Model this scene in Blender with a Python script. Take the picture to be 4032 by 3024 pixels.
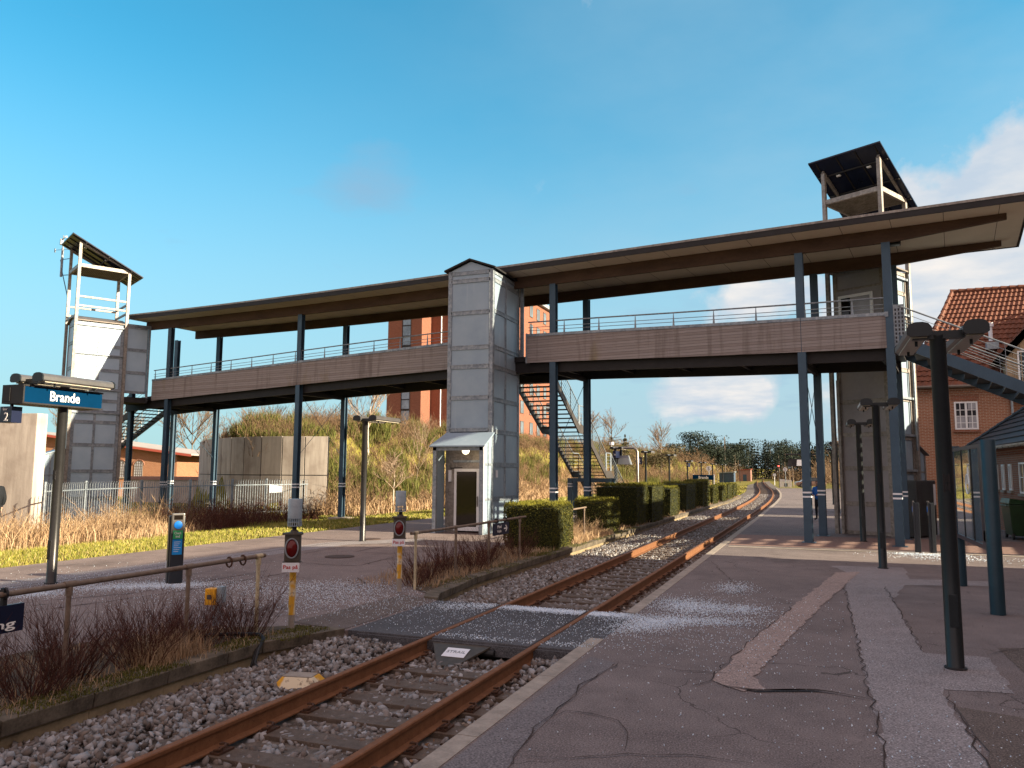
import bpy, math, random
import numpy as np
from mathutils import Matrix, Vector
random.seed(7); NR = np.random.default_rng(7)
for o in list(bpy.data.objects): bpy.data.objects.remove(o)
S = bpy.context.scene; COL = S.collection; PI = math.pi; R_ = math.radians

# ------------------------------------------------------------------ camera, sky, sun, exposure
cd = bpy.data.cameras.new('camera'); cam = bpy.data.objects.new('camera', cd); COL.objects.link(cam)
cd.sensor_width = 36; cd.lens = 27.667; cd.clip_start = 0.05; cd.clip_end = 4000
cam.matrix_world = Matrix(((0.93317604, 0.03539112, 0.35767297, 0), (0.35938721, -0.10524922, -0.9272343, 0),
                           (0.00482894, 0.99381591, -0.11093516, 2.1), (0, 0, 0, 1)))
S.camera = cam
SUN_AZ, SUN_EL = 89.5, 19.5           # azimuth clockwise from +Y
sd = bpy.data.lights.new('sun', 'SUN'); sun = bpy.data.objects.new('sun', sd); COL.objects.link(sun)
sd.energy = 4.7; sd.angle = R_(0.55); sd.color = (1.0, 0.86, 0.62)
sdir = Vector((math.sin(R_(SUN_AZ)) * math.cos(R_(SUN_EL)), math.cos(R_(SUN_AZ)) * math.cos(R_(SUN_EL)), math.sin(R_(SUN_EL))))
sun.rotation_euler = sdir.to_track_quat('Z', 'Y').to_euler(); sun.location = (40, 10, 30)
W = bpy.data.worlds.new('World'); S.world = W; W.use_nodes = True
nt = W.node_tree; nt.nodes.clear()
def wn(t, **k):
    n = nt.nodes.new(t)
    for a, b in k.items(): setattr(n, a, b)
    return n
def wmath(op, a, b=None, clamp=False):
    n = wn('ShaderNodeMath', operation=op, use_clamp=clamp)
    for i, v in enumerate((a, b)):
        if v is None: continue
        if isinstance(v, (int, float)): n.inputs[i].default_value = v
        else: nt.links.new(v, n.inputs[i])
    return n.outputs[0]
sky = wn('ShaderNodeTexSky', sky_type='NISHITA', sun_disc=False, sun_elevation=R_(SUN_EL), sun_rotation=R_(SUN_AZ), altitude=30, air_density=1.0, dust_density=0.6, ozone_density=2.0)
tc = wn('ShaderNodeTexCoord'); sep = wn('ShaderNodeSeparateXYZ'); nt.links.new(tc.outputs['Generated'], sep.inputs[0])
tint = wn('ShaderNodeMix', data_type='RGBA', blend_type='MULTIPLY'); tint.inputs[0].default_value = 1.0
nt.links.new(sky.outputs[0], tint.inputs[6]); tint.inputs[7].default_value = (0.26, 0.97, 0.98, 1)
# clouds: noise on a flattened dome, gathered where the photograph has its banks
zc = wmath('ADD', wmath('MAXIMUM', sep.outputs[2], 0.0), 0.12)
cmb = wn('ShaderNodeCombineXYZ'); nt.links.new(wmath('DIVIDE', sep.outputs[0], zc), cmb.inputs[0]); nt.links.new(wmath('DIVIDE', sep.outputs[1], zc), cmb.inputs[1])
def cnoise(scale, det, off, vec=None):
    mp = wn('ShaderNodeMapping'); mp.inputs[1].default_value = off
    nt.links.new(vec or cmb.outputs[0], mp.inputs[0])
    n = wn('ShaderNodeTexNoise'); n.inputs['Scale'].default_value = scale; n.inputs['Detail'].default_value = det; n.inputs['Roughness'].default_value = 0.55
    nt.links.new(mp.outputs[0], n.inputs['Vector']); return n.outputs[0]
def lump(d, rad, flat=1.0):
    v = wn('ShaderNodeVectorMath', operation='SUBTRACT'); nt.links.new(tc.outputs['Generated'], v.inputs[0]); v.inputs[1].default_value = d
    m = wn('ShaderNodeVectorMath', operation='MULTIPLY'); nt.links.new(v.outputs[0], m.inputs[0]); m.inputs[1].default_value = (1, 1, flat)
    l = wn('ShaderNodeVectorMath', operation='LENGTH'); nt.links.new(m.outputs[0], l.inputs[0])
    return wmath('MAXIMUM', wmath('SUBTRACT', 1.0, wmath('DIVIDE', l.outputs['Value'], rad)), 0.0)
nD = cnoise(4.2, 6, (7.7, 1.2, 3.0), tc.outputs['Generated']); nA = cnoise(11.0, 10, (3.1, 1.7, 5.0), tc.outputs['Generated']); nB = cnoise(1.1, 6, (0.4, 7.2, 0)); nC = cnoise(3.2, 5, (5.4, 2.2, 1))
big = None
for d, rad, fl in (((0.20, 0.925, 0.31), 0.15, 1.2), ((0.27, 0.91, 0.29), 0.14, 1.3), ((-0.05, 0.977, 0.205), 0.13, 2.0), ((0.16, 0.965, 0.19), 0.16, 1.5), ((0.33, 0.90, 0.24), 0.22, 1.2),
                   ((0.04, 0.98, 0.17), 0.14, 1.8), ((0.06, 0.99, 0.08), 0.12, 1.6), ((-0.12, 0.985, 0.10), 0.13, 2.2)):
    l = lump(d, rad, fl); big = l if big is None else wmath('MAXIMUM', big, l)
cum = wmath('MULTIPLY', wmath('SUBTRACT', wmath('ADD', wmath('ADD', wmath('MULTIPLY', nA, 3.0), wmath('MULTIPLY', nD, 2.6)), wmath('MULTIPLY', big, 1.9)), 3.42), 2.0, True)
side = wn('ShaderNodeMapRange', interpolation_type='SMOOTHSTEP'); nt.links.new(sep.outputs[0], side.inputs[0]); side.inputs[1].default_value = -0.75; side.inputs[2].default_value = 0.25
veil = wmath('MULTIPLY', wmath('MULTIPLY', wmath('SUBTRACT', nB, 0.34), 2.0, True), wmath('MULTIPLY', side.outputs[0], 0.75))
lowz = wn('ShaderNodeMapRange', interpolation_type='SMOOTHSTEP'); nt.links.new(sep.outputs[2], lowz.inputs[0]); lowz.inputs[1].default_value = 0.50; lowz.inputs[2].default_value = 0.03
hz = wmath('MULTIPLY', lowz.outputs[0], wmath('ADD', 0.86, wmath('MULTIPLY', side.outputs[0], 0.10)))
cside = wn('ShaderNodeMapRange', interpolation_type='SMOOTHSTEP'); nt.links.new(sep.outputs[0], cside.inputs[0]); cside.inputs[1].default_value = -0.40; cside.inputs[2].default_value = -0.12
cum = wmath('MULTIPLY', cum, cside.outputs[0])
grey = wmath('MULTIPLY', wmath('SUBTRACT', wmath('ADD', nC, wmath('MULTIPLY', wmath('MAXIMUM', lump((-0.503, 0.793, 0.344), 0.13, 1.8), lump((-0.10, 0.98, 0.15), 0.2, 1.5)), 0.38)), 0.66), 3.0, True)
def mixc(fac, a, b):
    m = wn('ShaderNodeMix', data_type='RGBA'); nt.links.new(fac, m.inputs[0])
    for s, v in ((6, a), (7, b)):
        if isinstance(v, tuple): m.inputs[s].default_value = v
        else: nt.links.new(v, m.inputs[s])
    return m.outputs[2]
c = mixc(hz, tint.outputs[2], (1.9, 2.5, 2.85, 1))
c = mixc(veil, c, (1.75, 2.55, 3.1, 1))
c = mixc(wmath('MULTIPLY', grey, 0.55), c, (1.25, 1.9, 2.6, 1))
c = mixc(cum, c, mixc(wmath('MULTIPLY', wmath('SUBTRACT', nC, 0.35), 2.4, True), (2.2, 2.6, 3.05, 1), (3.9, 3.65, 3.4, 1)))
# broken bright cloud added out of view, behind and overhead, as warm fill light
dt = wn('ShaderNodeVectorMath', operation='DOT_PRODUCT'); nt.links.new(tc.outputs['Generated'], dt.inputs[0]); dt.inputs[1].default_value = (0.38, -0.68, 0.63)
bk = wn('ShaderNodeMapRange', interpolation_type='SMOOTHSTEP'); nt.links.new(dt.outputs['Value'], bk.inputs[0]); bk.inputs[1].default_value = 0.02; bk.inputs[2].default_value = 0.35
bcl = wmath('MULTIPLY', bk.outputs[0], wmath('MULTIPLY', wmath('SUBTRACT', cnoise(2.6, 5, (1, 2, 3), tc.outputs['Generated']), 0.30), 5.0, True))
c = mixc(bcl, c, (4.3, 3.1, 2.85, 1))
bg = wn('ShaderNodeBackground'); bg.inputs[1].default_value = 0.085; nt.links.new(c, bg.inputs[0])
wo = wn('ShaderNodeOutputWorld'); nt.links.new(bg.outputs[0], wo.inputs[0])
S.view_settings.view_transform = 'Standard'; S.view_settings.look = 'None'; S.view_settings.gamma = 1.0; S.view_settings.exposure = 1.6
S.render.engine = 'CYCLES'; S.cycles.max_bounces = 6; S.cycles.transparent_max_bounces = 8

# ------------------------------------------------------------------ materials
MT = {}
def newmat(name):
    m = bpy.data.materials.new(name); m.use_nodes = True; MT[name] = m
    return m, m.node_tree, m.node_tree.nodes['Principled BSDF']
class NT:
    def __init__(s, name):
        s.m, s.t, s.b = newmat(name); s.tc = s.n('ShaderNodeTexCoord')
    def n(s, t, **k):
        x = s.t.nodes.new(t)
        for a, b in k.items(): setattr(x, a, b)
        return x
    def l(s, a, b): s.t.links.new(a, b)
    def coord(s, scale=(1, 1, 1), gen='Object'):
        mp = s.n('ShaderNodeMapping'); mp.inputs[3].default_value = scale; s.l(s.tc.outputs[gen], mp.inputs[0]); return mp.outputs[0]
    def noise(s, scale, det=4, sc=(1, 1, 1), rough=0.55):
        n = s.n('ShaderNodeTexNoise'); n.inputs['Scale'].default_value = scale; n.inputs['Detail'].default_value = det; n.inputs['Roughness'].default_value = rough
        s.l(s.coord(sc), n.inputs['Vector']); return n.outputs[0]
    def math(s, op, a, b=0.0, clamp=False):
        n = s.n('ShaderNodeMath', operation=op, use_clamp=clamp)
        for i, v in enumerate((a, b)):
            if isinstance(v, (int, float)): n.inputs[i].default_value = v
            else: s.l(v, n.inputs[i])
        return n.outputs[0]
    def mix(s, f, a, b, mode='MIX'):
        m = s.n('ShaderNodeMix', data_type='RGBA', blend_type=mode)
        for i, v in ((0, f), (6, a), (7, b)):
            if isinstance(v, (int, float)): m.inputs[i].default_value = v
            elif isinstance(v, tuple): m.inputs[i].default_value = (v[0], v[1], v[2], 1)
            else: s.l(v, m.inputs[i])
        return m.outputs[2]
    def ramp(s, fac, stops, const=False):
        r = s.n('ShaderNodeValToRGB'); r.color_ramp.interpolation = 'CONSTANT' if const else 'LINEAR'
        while len(r.color_ramp.elements) < len(stops): r.color_ramp.elements.new(0.5)
        for e, (p, c_) in zip(r.color_ramp.elements, stops): e.position = p; e.color = (c_[0], c_[1], c_[2], 1)
        s.l(fac, r.inputs[0]); return r.outputs[0]
    def bump(s, h, strength=0.4, dist=0.01):
        b = s.n('ShaderNodeBump'); b.inputs['Strength'].default_value = strength; b.inputs['Distance'].default_value = dist
        s.l(h, b.inputs['Height']); s.l(b.outputs[0], s.b.inputs['Normal']); return b
    def done(s, col, rough=0.7, metal=0.0, spec=0.5):
        if isinstance(col, tuple): s.b.inputs['Base Color'].default_value = (col[0], col[1], col[2], 1)
        else: s.l(col, s.b.inputs['Base Color'])
        if isinstance(rough, (int, float)): s.b.inputs['Roughness'].default_value = rough
        else: s.l(rough, s.b.inputs['Roughness'])
        s.b.inputs['Metallic'].default_value = metal; s.b.inputs['Specular IOR Level'].default_value = spec
        return s.m
def mul(c_, k): return tuple(min(1, x * k) for x in c_)
def basic(name, col, rough=0.7, metal=0.0, var=0.15, sc=3.0, bump=0.0, bsc=40.0, spec=0.4, stretch=(1, 1, 1)):
    k = NT(name)
    a = k.noise(sc, 5, stretch); b = k.noise(sc * 9, 3, stretch)
    f = k.math('MULTIPLY', k.math('SUBTRACT', k.math('ADD', k.math('MULTIPLY', a, 0.7), k.math('MULTIPLY', b, 0.3)), 0.3), 2.5, True)
    if bump: k.bump(k.noise(bsc, 3, stretch), bump, 0.005)
    return k.done(k.mix(f, mul(col, 1 - var), mul(col, 1 + var)), rough, metal, spec)
def island(name, cols, rough=0.8, spec=0.3, trans=0.0):
    k = NT(name); g = k.n('ShaderNodeNewGeometry')
    st = [(i / max(1, len(cols) - 1), c_) for i, c_ in enumerate(cols)]
    return k.done(k.ramp(g.outputs['Random Per Island'], st), rough, 0, spec)
def brick(name, c1, c2, mortar, w=0.25, h=0.075, m=0.012, stain=0.25):
    k = NT(name); sp = k.n('ShaderNodeSeparateXYZ'); k.l(k.tc.outputs['Object'], sp.inputs[0])
    cb = k.n('ShaderNodeCombineXYZ'); k.l(k.math('ADD', sp.outputs[0], sp.outputs[1]), cb.inputs[0]); k.l(sp.outputs[2], cb.inputs[1])
    b = k.n('ShaderNodeTexBrick'); k.l(cb.outputs[0], b.inputs['Vector']); b.inputs['Scale'].default_value = 1.0
    b.inputs['Brick Width'].default_value = w; b.inputs['Row Height'].default_value = h; b.inputs['Mortar Size'].default_value = m
    b.inputs['Mortar Smooth'].default_value = 0.2; b.inputs['Bias'].default_value = 0.0
    b.inputs['Color1'].default_value = (*c1, 1); b.inputs['Color2'].default_value = (*c2, 1); b.inputs['Mortar'].default_value = (*mortar, 1)
    n = k.noise(0.6, 5); n2 = k.noise(7, 4)
    f = k.math('MULTIPLY', k.math('SUBTRACT', k.math('ADD', k.math('MULTIPLY', n, .6), k.math('MULTIPLY', n2, .4)), .35), 3.0, True)
    col = k.mix(k.math('MULTIPLY', f, stain), b.outputs['Color'], mul(c1, .35))
    k.bump(b.outputs['Fac'], -0.5, 0.01)
    return k.done(col, 0.85, 0, 0.25)

def asphalt(name, dark, light, agg=70.0, crack=True):
    k = NT(name)
    big_ = k.noise(0.35, 6, rough=.6); mid = k.noise(2.2, 6, rough=.65); fine = k.noise(agg, 2); fine2 = k.noise(agg * .35, 3)
    f = k.math('ADD', k.math('MULTIPLY', big_, .55), k.math('MULTIPLY', mid, .45))
    f = k.math('MULTIPLY', k.math('SUBTRACT', f, .36), 3.4, True)
    col = k.mix(f, dark, light)
    g = k.math('MULTIPLY', k.math('SUBTRACT', fine, .5), 2.2)
    col2 = k.mix(k.math('MULTIPLY', k.math('SUBTRACT', fine, .52), 5.0, True), col, mul(light, 1.5))
    col2 = k.mix(k.math('MULTIPLY', k.math('SUBTRACT', 0.46, fine), 6.0, True), col2, mul(dark, 0.5))
    if crack:
        v = k.n('ShaderNodeTexVoronoi', feature='DISTANCE_TO_EDGE'); v.inputs['Scale'].default_value = 0.42
        add = k.n('ShaderNodeVectorMath', operation='ADD'); sc_ = k.n('ShaderNodeVectorMath', operation='SCALE'); sc_.inputs['Scale'].default_value = 0.9
        nn = k.n('ShaderNodeTexNoise'); nn.inputs['Scale'].default_value = 1.3; nn.inputs['Detail'].default_value = 6; k.l(k.tc.outputs['Object'], nn.inputs['Vector'])
        k.l(nn.outputs['Color'], sc_.inputs[0]); k.l(k.tc.outputs['Object'], add.inputs[0]); k.l(sc_.outputs[0], add.inputs[1]); k.l(add.outputs[0], v.inputs['Vector'])
        gate = k.math('MULTIPLY', k.math('SUBTRACT', k.noise(0.5, 2, (1, 1, 1)), .47), 9.0, True)
        cr = k.math('MULTIPLY', k.math('LESS_THAN', v.outputs['Distance'], 0.004), gate)
        col2 = k.mix(k.math('MULTIPLY', cr, .7), col2, (.03, .023, .02))
        st = k.noise(.55, 7, (1, .6, 1), .68); col2 = k.mix(k.math('MULTIPLY', k.math('SUBTRACT', st, .56), 5.0, True), col2, mul(dark, .62))
        s2 = k.noise(1.1, 5, (.7, 1, 1), .6); col2 = k.mix(k.math('MULTIPLY', k.math('SUBTRACT', s2, .60), 2.5, True), col2, mul(light, 1.25))
    k.bump(k.math('ADD', fine, k.math('MULTIPLY', fine2, .6)), 0.55, 0.006)
    return k.done(col2, 0.88, 0, 0.25)
asphalt('asphalt', (.112, .093, .091), (.215, .180, .174))
asphalt('asphalt_mid', (.115, .103, .107), (.185, .168, .172), 60, False)
asphalt('asphalt_grey', (.17, .155, .16), (.29, .265, .27), 60, False)
asphalt('asphalt_pink', (.24, .185, .17), (.33, .26, .235), 60, False)
asphalt('asphalt_dark', (.075, .058, .050), (.155, .125, .112), 70, False)
asphalt('asphalt_left', (.135, .106, .100), (.235, .188, .175), 60, True)
asphalt('rubber', (.045, .044, .048), (.105, .104, .112), 90, False)
basic('tar', (.058, .045, .041), .95, 0, .5, 6, 0, 30, .05)
basic('kerb', (.30, .26, .22), .9, 0, .35, 5, .6, 60)
basic('kerb_mossy', (.115, .095, .07), .95, 0, .75, 4, 1.0, 25)
basic('kerb_wall', (.26, .20, .12), .9, 0, .4, 3, .4, 40)
basic('brick_paving', (.22, .135, .11), .9, 0, .35, 9, .5, 60)
def conc(name, a, b, c_):
    k = NT(name); sp = k.n('ShaderNodeSeparateXYZ'); k.l(k.tc.outputs['Object'], sp.inputs[0])
    run = k.noise(1.5, 6, (1, 1, .12), .7); bl = k.noise(.9, 6); fi = k.noise(14, 4)
    col = k.mix(k.math('MULTIPLY', k.math('SUBTRACT', run, .38), 3.2, True), b, a)
    col = k.mix(k.math('MULTIPLY', k.math('SUBTRACT', bl, .52), 3.4, True), col, c_)
    k.bump(fi, .35, .01); return k.done(col, .9, 0, .25)
conc('concrete_wall', (.56, .50, .45), (.33, .285, .255), (.24, .195, .17)); conc('concrete_light', (.52, .46, .38), (.36, .30, .24), (.30, .24, .19))
basic('steel_paint', (.045, .085, .128), .45, .2, .18, 2.0, 0.05, 30)
basic('steel_dark', (.020, .018, .019), .6, .2, .3, 3)
basic('lamp_black', (.012, .016, .019), .38, .1, .25, 4)
basic('lamp_metal', (.20, .19, .185), .35, .7, .2, 4)
basic('lens', (.42, .38, .30), .35, 0, .15, 20)
basic('white_paint', (.74, .76, .80), .5, 0, .06, 4)
basic('sign_blue', (.0005, .024, .068), .8, 0, .1, 2, 0, 30, .03)
basic('sign_navy', (.006, .010, .035), .35, 0, .1, 2)
basic('white_letter', (.92, .90, .86), .4, 0, .03, 2)
basic('rubber_black', (.012, .012, .013), .5, 0, .3, 6)
def galv(name, a, b, metal=.35):
    k = NT(name); v = k.n('ShaderNodeTexVoronoi'); v.inputs['Scale'].default_value = 14; k.l(k.coord(), v.inputs['Vector'])
    f = k.math('ADD', k.math('MULTIPLY', k.noise(2.5, 7, rough=.7), .75), k.math('MULTIPLY', v.outputs['Color'], .3))
    run = k.noise(6, 5, (1, 1, .06), .6)
    col = k.mix(k.math('MULTIPLY', k.math('SUBTRACT', f, .38), 2.6, True), a, b)
    col = k.mix(k.math('MULTIPLY', k.math('SUBTRACT', run, .56), 2.2, True), col, mul(b, 1.35))
    return k.done(col, .5, metal, .4)
galv('galvanised', (.17, .205, .245), (.36, .40, .435)); galv('galv_brown', (.19, .17, .155), (.37, .34, .31)); basic('panel_grey', (.30, .29, .30), .6, 0.1, .14, 1.2); basic('post_grey', (.040, .039, .040), .33, .5, .25, 3)  # right lift tower's front panels get a plain, nearly even grey
def panelm(nm='lift_panel', g=1.0):
    k = NT(nm); n = k.noise(1.1, 6, rough=.6); run = k.noise(5, 5, (1, 1, .05), .6); fine = k.noise(60, 2)
    col = k.mix(k.math('MULTIPLY', k.math('SUBTRACT', n, .33), 2.6, True), mul((.24, .325, .41), g), mul((.31, .395, .47), g))
    col = k.mix(k.math('MULTIPLY', k.math('SUBTRACT', run, .58), 2.4, True), col, (.45, .52, .57))
    return k.done(col, .42, .15, .5)
panelm(); panelm('lift_panel_light', 1.4)
def wood():
    k = NT('wood_panel'); sp = k.n('ShaderNodeSeparateXYZ'); k.l(k.tc.outputs['Object'], sp.inputs[0])
    z = k.math('FRACT', k.math('MULTIPLY', sp.outputs[2], 10.5)); gap = k.math('LESS_THAN', z, .10)
    brd = k.n('ShaderNodeTexWhiteNoise', noise_dimensions='1D'); k.l(k.math('FLOOR', k.math('MULTIPLY', sp.outputs[2], 10.5)), brd.inputs['W'])
    gr = k.noise(6, 8, (.35, 1, 9), .7); st = k.noise(.8, 5, (1, 1, .35), .6); dr = k.noise(3.5, 4, (1, 1, .08), .6)
    col = k.mix(gr, (.165, .145, .142), (.45, .405, .395)); col = k.mix(k.math('MULTIPLY', brd.outputs[0], .45), col, (.17, .13, .115))
    col = k.mix(k.math('MULTIPLY', k.math('SUBTRACT', st, .60), 4.5, True), col, (.20, .155, .05))
    col = k.mix(k.math('MULTIPLY', k.math('SUBTRACT', dr, .52), 3.2, True), col, (.125, .10, .09)); col = k.mix(k.math('MULTIPLY', gap, .75), col, (.05, .037, .03))
    k.bump(k.math('SUBTRACT', gr, k.math('MULTIPLY', gap, 1.0)), .4, .01); return k.done(col, .85, 0, .2)
wood()
def soffit():
    k = NT('soffit'); sp = k.n('ShaderNodeSeparateXYZ'); k.l(k.tc.outputs['Object'], sp.inputs[0])
    j = k.math('LESS_THAN', k.math('FRACT', k.math('MULTIPLY', k.math('ADD', sp.outputs[0], 49.39), .7297)), .012)
    n = k.noise(1.3, 5); col = k.mix(n, (.50, .43, .35), (.64, .55, .45)); return k.done(k.mix(j, col, (.09, .07, .055)), .8, 0, .2)
soffit()
def rust(name, a, b, c_):
    k = NT(name); n = k.noise(9, 6, rough=.7); n2 = k.noise(60, 3); col = k.mix(k.math('MULTIPLY', k.math('SUBTRACT', n, .35), 3, True), a, b)
    col = k.mix(k.math('MULTIPLY', k.math('SUBTRACT', n2, .58), 5, True), col, c_); k.bump(n2, .3, .003); return k.done(col, .72, .15, .3)
rust('rail_rust', (.165, .070, .030), (.235, .105, .048), (.08, .036, .020)); rust('rail_head', (.20, .12, .085), (.27, .17, .12), (.13, .08, .06))
rust('clip_rust', (.055, .028, .018), (.11, .055, .032), (.03, .018, .012)); rust('pipe_rust', (.16, .115, .085), (.24, .185, .14), (.12, .055, .03))
rust('sleeper', (.085, .060, .045), (.145, .110, .085), (.20, .17, .145))
def peel():
    k = NT('peeling_yellow'); n = k.noise(7, 6, rough=.7); n2 = k.noise(3, 3, (1, 1, .6))
    col = k.mix(k.math('MULTIPLY', k.math('SUBTRACT', n2, .47), 30, True), (.62, .33, .03), (.66, .58, .42))
    col = k.mix(k.math('MULTIPLY', k.math('SUBTRACT', n, .56), 14, True), col, (.22, .17, .12)); return k.done(col, .7, 0, .3)
peel()
basic('peeling_cream', (.50, .42, .27), .7, 0, .45, 5)
basic('box_yellow', (.80, .38, .01), .45, 0, .12, 4); basic('lens_red', (.11, .006, .006), .15, 0, .2, 3); basic('signal_case', (.075, .062, .048), .55, .2, .35, 8)
basic('bell_grey', (.30, .36, .40), .5, .1, .25, 9); basic('letter_red', (.50, .02, .02), .5, 0, .1, 4)
basic('glass_dark', (.012, .009, .007), .06, 0, .3, 1); basic('window_glass', (.20, .26, .31), .08, .3, .5, .6); basic('window_dark', (.035, .045, .055), .08, .2, .5, .9)
basic('curtain_glass', (.36, .37, .40), .25, 0, .2, 2); basic('white_frame', (.80, .82, .83), .45, 0, .05, 3)
basic('gutter', (.16, .135, .115), .5, .3, .2, 3); basic('solar_cell', (.008, .013, .035), .25, .1, .3, 2); basic('grating', (.13, .105, .085), .7, .3, .3, 40)
basic('plastic_blue', (.01, .20, .72), .35, 0, .1, 4); basic('sticker_green', (.03, .33, .12), .4, 0, .1, 4); basic('sticker_blue', (.01, .26, .66), .4, 0, .1, 4)
basic('post_slate', (.030, .036, .044), .4, .2, .2, 3); basic('notice_paint', (.014, .040, .058), .4, .1, .15, 4)
basic('bin_green', (.010, .040, .012), .45, 0, .25, 4); basic('jacket_navy', (.005, .007, .011), .8, 0, .3, 9); basic('jacket_blue', (.006, .09, .36), .7, 0, .25, 6)
basic('trousers', (.012, .013, .018), .85, 0, .2, 9); basic('skin', (.46, .28, .20), .55, 0, .08, 9); basic('hair', (.035, .02, .012), .7, 0, .3, 20); basic('shoe', (.02, .018, .016), .6, 0, .2, 9)
basic('dark_tile', (.022, .026, .032), .5, 0, .4, 3, .3, 20); basic('wall_pink', (.42, .26, .20), .85, 0, .1, 1); basic('trim_red', (.30, .06, .04), .6, 0, .12, 2)
basic('roof_felt', (.36, .33, .31), .8, 0, .15, 1); basic('car_silver', (.55, .66, .72), .25, .4, .05, 1); basic('car_brown', (.24, .15, .11), .25, .3, .05, 1); basic('tyre', (.012, .012, .012), .8, 0, .2, 4)
basic('shed_blue', (.045, .075, .12), .7, 0, .2, 2); basic('shed_red', (.27, .15, .12), .7, 0, .15, 2); basic('monitor_case', (.25, .27, .29), .45, .2, .15, 2)
basic('soil', (.075, .052, .030), .95, 0, .55, 3, .8, 25); basic('bark', (.16, .125, .095), .9, 0, .4, 12, .5, 30); basic('bark_pale', (.52, .45, .38), .8, 0, .4, 10, .3, 30)
basic('ballast_bed', (.12, .10, .085), .95, 0, .6, 16, 1.0, 22); basic('slab', (.40, .34, .27), .9, 0, .2, 4)
basic('timber', (.34, .26, .17), .8, 0, .3, 4, 0, 30, .3, (1, 1, .2)); basic('manhole_iron', (.085, .055, .045), .7, .4, .35, 18, .8, 60)
basic('stair_steel', (.06, .052, .047), .55, .2, .3, 3); basic('ribbed_grey', (.085, .09, .095), .5, .2, .2, 3); basic('timber_dark', (.085, .052, .036), .8, 0, .35, 3, 0, 30, .2, (.3, 1, 1))
basic('jersey_stone', (.33, .22, .17), .9, 0, .2, 2)
brick('brick_house', (.30, .115, .06), (.38, .16, .085), (.46, .36, .28), stain=.35)
brick('brick_low', (.26, .090, .052), (.32, .115, .065), (.30, .22, .17), stain=.4)
brick('brick_workshop', (.27, .105, .048), (.34, .145, .07), (.38, .25, .17), .25, .08, .012, .15)
brick('brick_tower', (.22, .078, .048), (.28, .105, .064), (.27, .15, .105), .25, .08, .008, .12)
island('stone', [(.075, .060, .052), (.13, .105, .092), (.23, .215, .21), (.10, .072, .058), (.30, .32, .345), (.16, .118, .09), (.20, .20, .205), (.38, .38, .39), (.11, .088, .075), (.18, .165, .155), (.26, .27, .29)], .75)
island('twig_red', [(.045, .014, .009), (.085, .028, .018), (.13, .045, .028), (.055, .02, .014)]); island('twig_brown', [(.10, .062, .036), (.18, .115, .065), (.26, .165, .095)])
island('dry_grass', [(.36, .23, .125), (.46, .32, .185), (.27, .16, .085), (.54, .40, .25), (.22, .125, .065)])
island('grass', [(.12, .155, .018), (.22, .22, .03), (.32, .28, .05), (.10, .13, .014), (.42, .34, .14), (.28, .25, .04)]); island('moss', [(.055, .065, .010), (.12, .12, .018), (.09, .07, .02)])
island('broom', [(.070, .095, .016), (.13, .145, .025), (.17, .155, .04), (.05, .068, .012), (.19, .17, .05)]); island('hedge', [(.024, .032, .004), (.062, .068, .007), (.016, .022, .003), (.15, .135, .015), (.042, .044, .005), (.09, .09, .010)]); island('hedge_shoot', [(.16, .16, .012), (.22, .20, .02), (.12, .13, .012)])
island('bank_mix', [(.17, .105, .05), (.26, .175, .085), (.13, .09, .04), (.34, .245, .13), (.20, .15, .06)])
island('conifer', [(.008, .018, .014), (.016, .028, .018), (.028, .036, .020)]); island('pine_brown', [(.085, .075, .035), (.14, .11, .055), (.06, .062, .028)])
island('birch_twig', [(.30, .21, .15), (.40, .30, .22), (.22, .15, .10)]); island('salt', [(.42, .52, .64), (.66, .78, .90), (.90, .96, 1.0)], .5); island('leaf_litter', [(.20, .11, .06), (.32, .20, .12), (.12, .07, .04), (.55, .50, .44)])
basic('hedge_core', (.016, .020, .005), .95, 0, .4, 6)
def meadow():
    k = NT('meadow'); a = k.noise(.5, 6); b = k.noise(5, 5); c_ = k.noise(.06, 4)
    col = k.mix(k.math('MULTIPLY', k.math('SUBTRACT', a, .38), 3, True), (.10, .10, .018), (.24, .21, .045)); col = k.mix(k.math('MULTIPLY', k.math('SUBTRACT', b, .5), 3, True), col, (.33, .25, .11))
    col = k.mix(k.math('MULTIPLY', k.math('SUBTRACT', c_, .52), 4, True), col, (.20, .15, .07)); k.bump(b, .8, .05); return k.done(col, .95, 0, .1)
meadow()
def globe():
    m, t, b = newmat('lamp_globe'); b.inputs['Base Color'].default_value = (.9, .8, .6, 1); b.inputs['Emission Color'].default_value = (1, .80, .52, 1); b.inputs['Emission Strength'].default_value = .9
    m, t, b = newmat('signal_lit'); b.inputs['Base Color'].default_value = (.6, .02, .02, 1); b.inputs['Emission Color'].default_value = (1, .08, .06, 1); b.inputs['Emission Strength'].default_value = 3
    m, t, b = newmat('clear_glass'); b.inputs['Base Color'].default_value = (.55, .60, .62, 1); b.inputs['Roughness'].default_value = .03; b.inputs['Transmission Weight'].default_value = .0; b.inputs['Metallic'].default_value = .9
globe()
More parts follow.
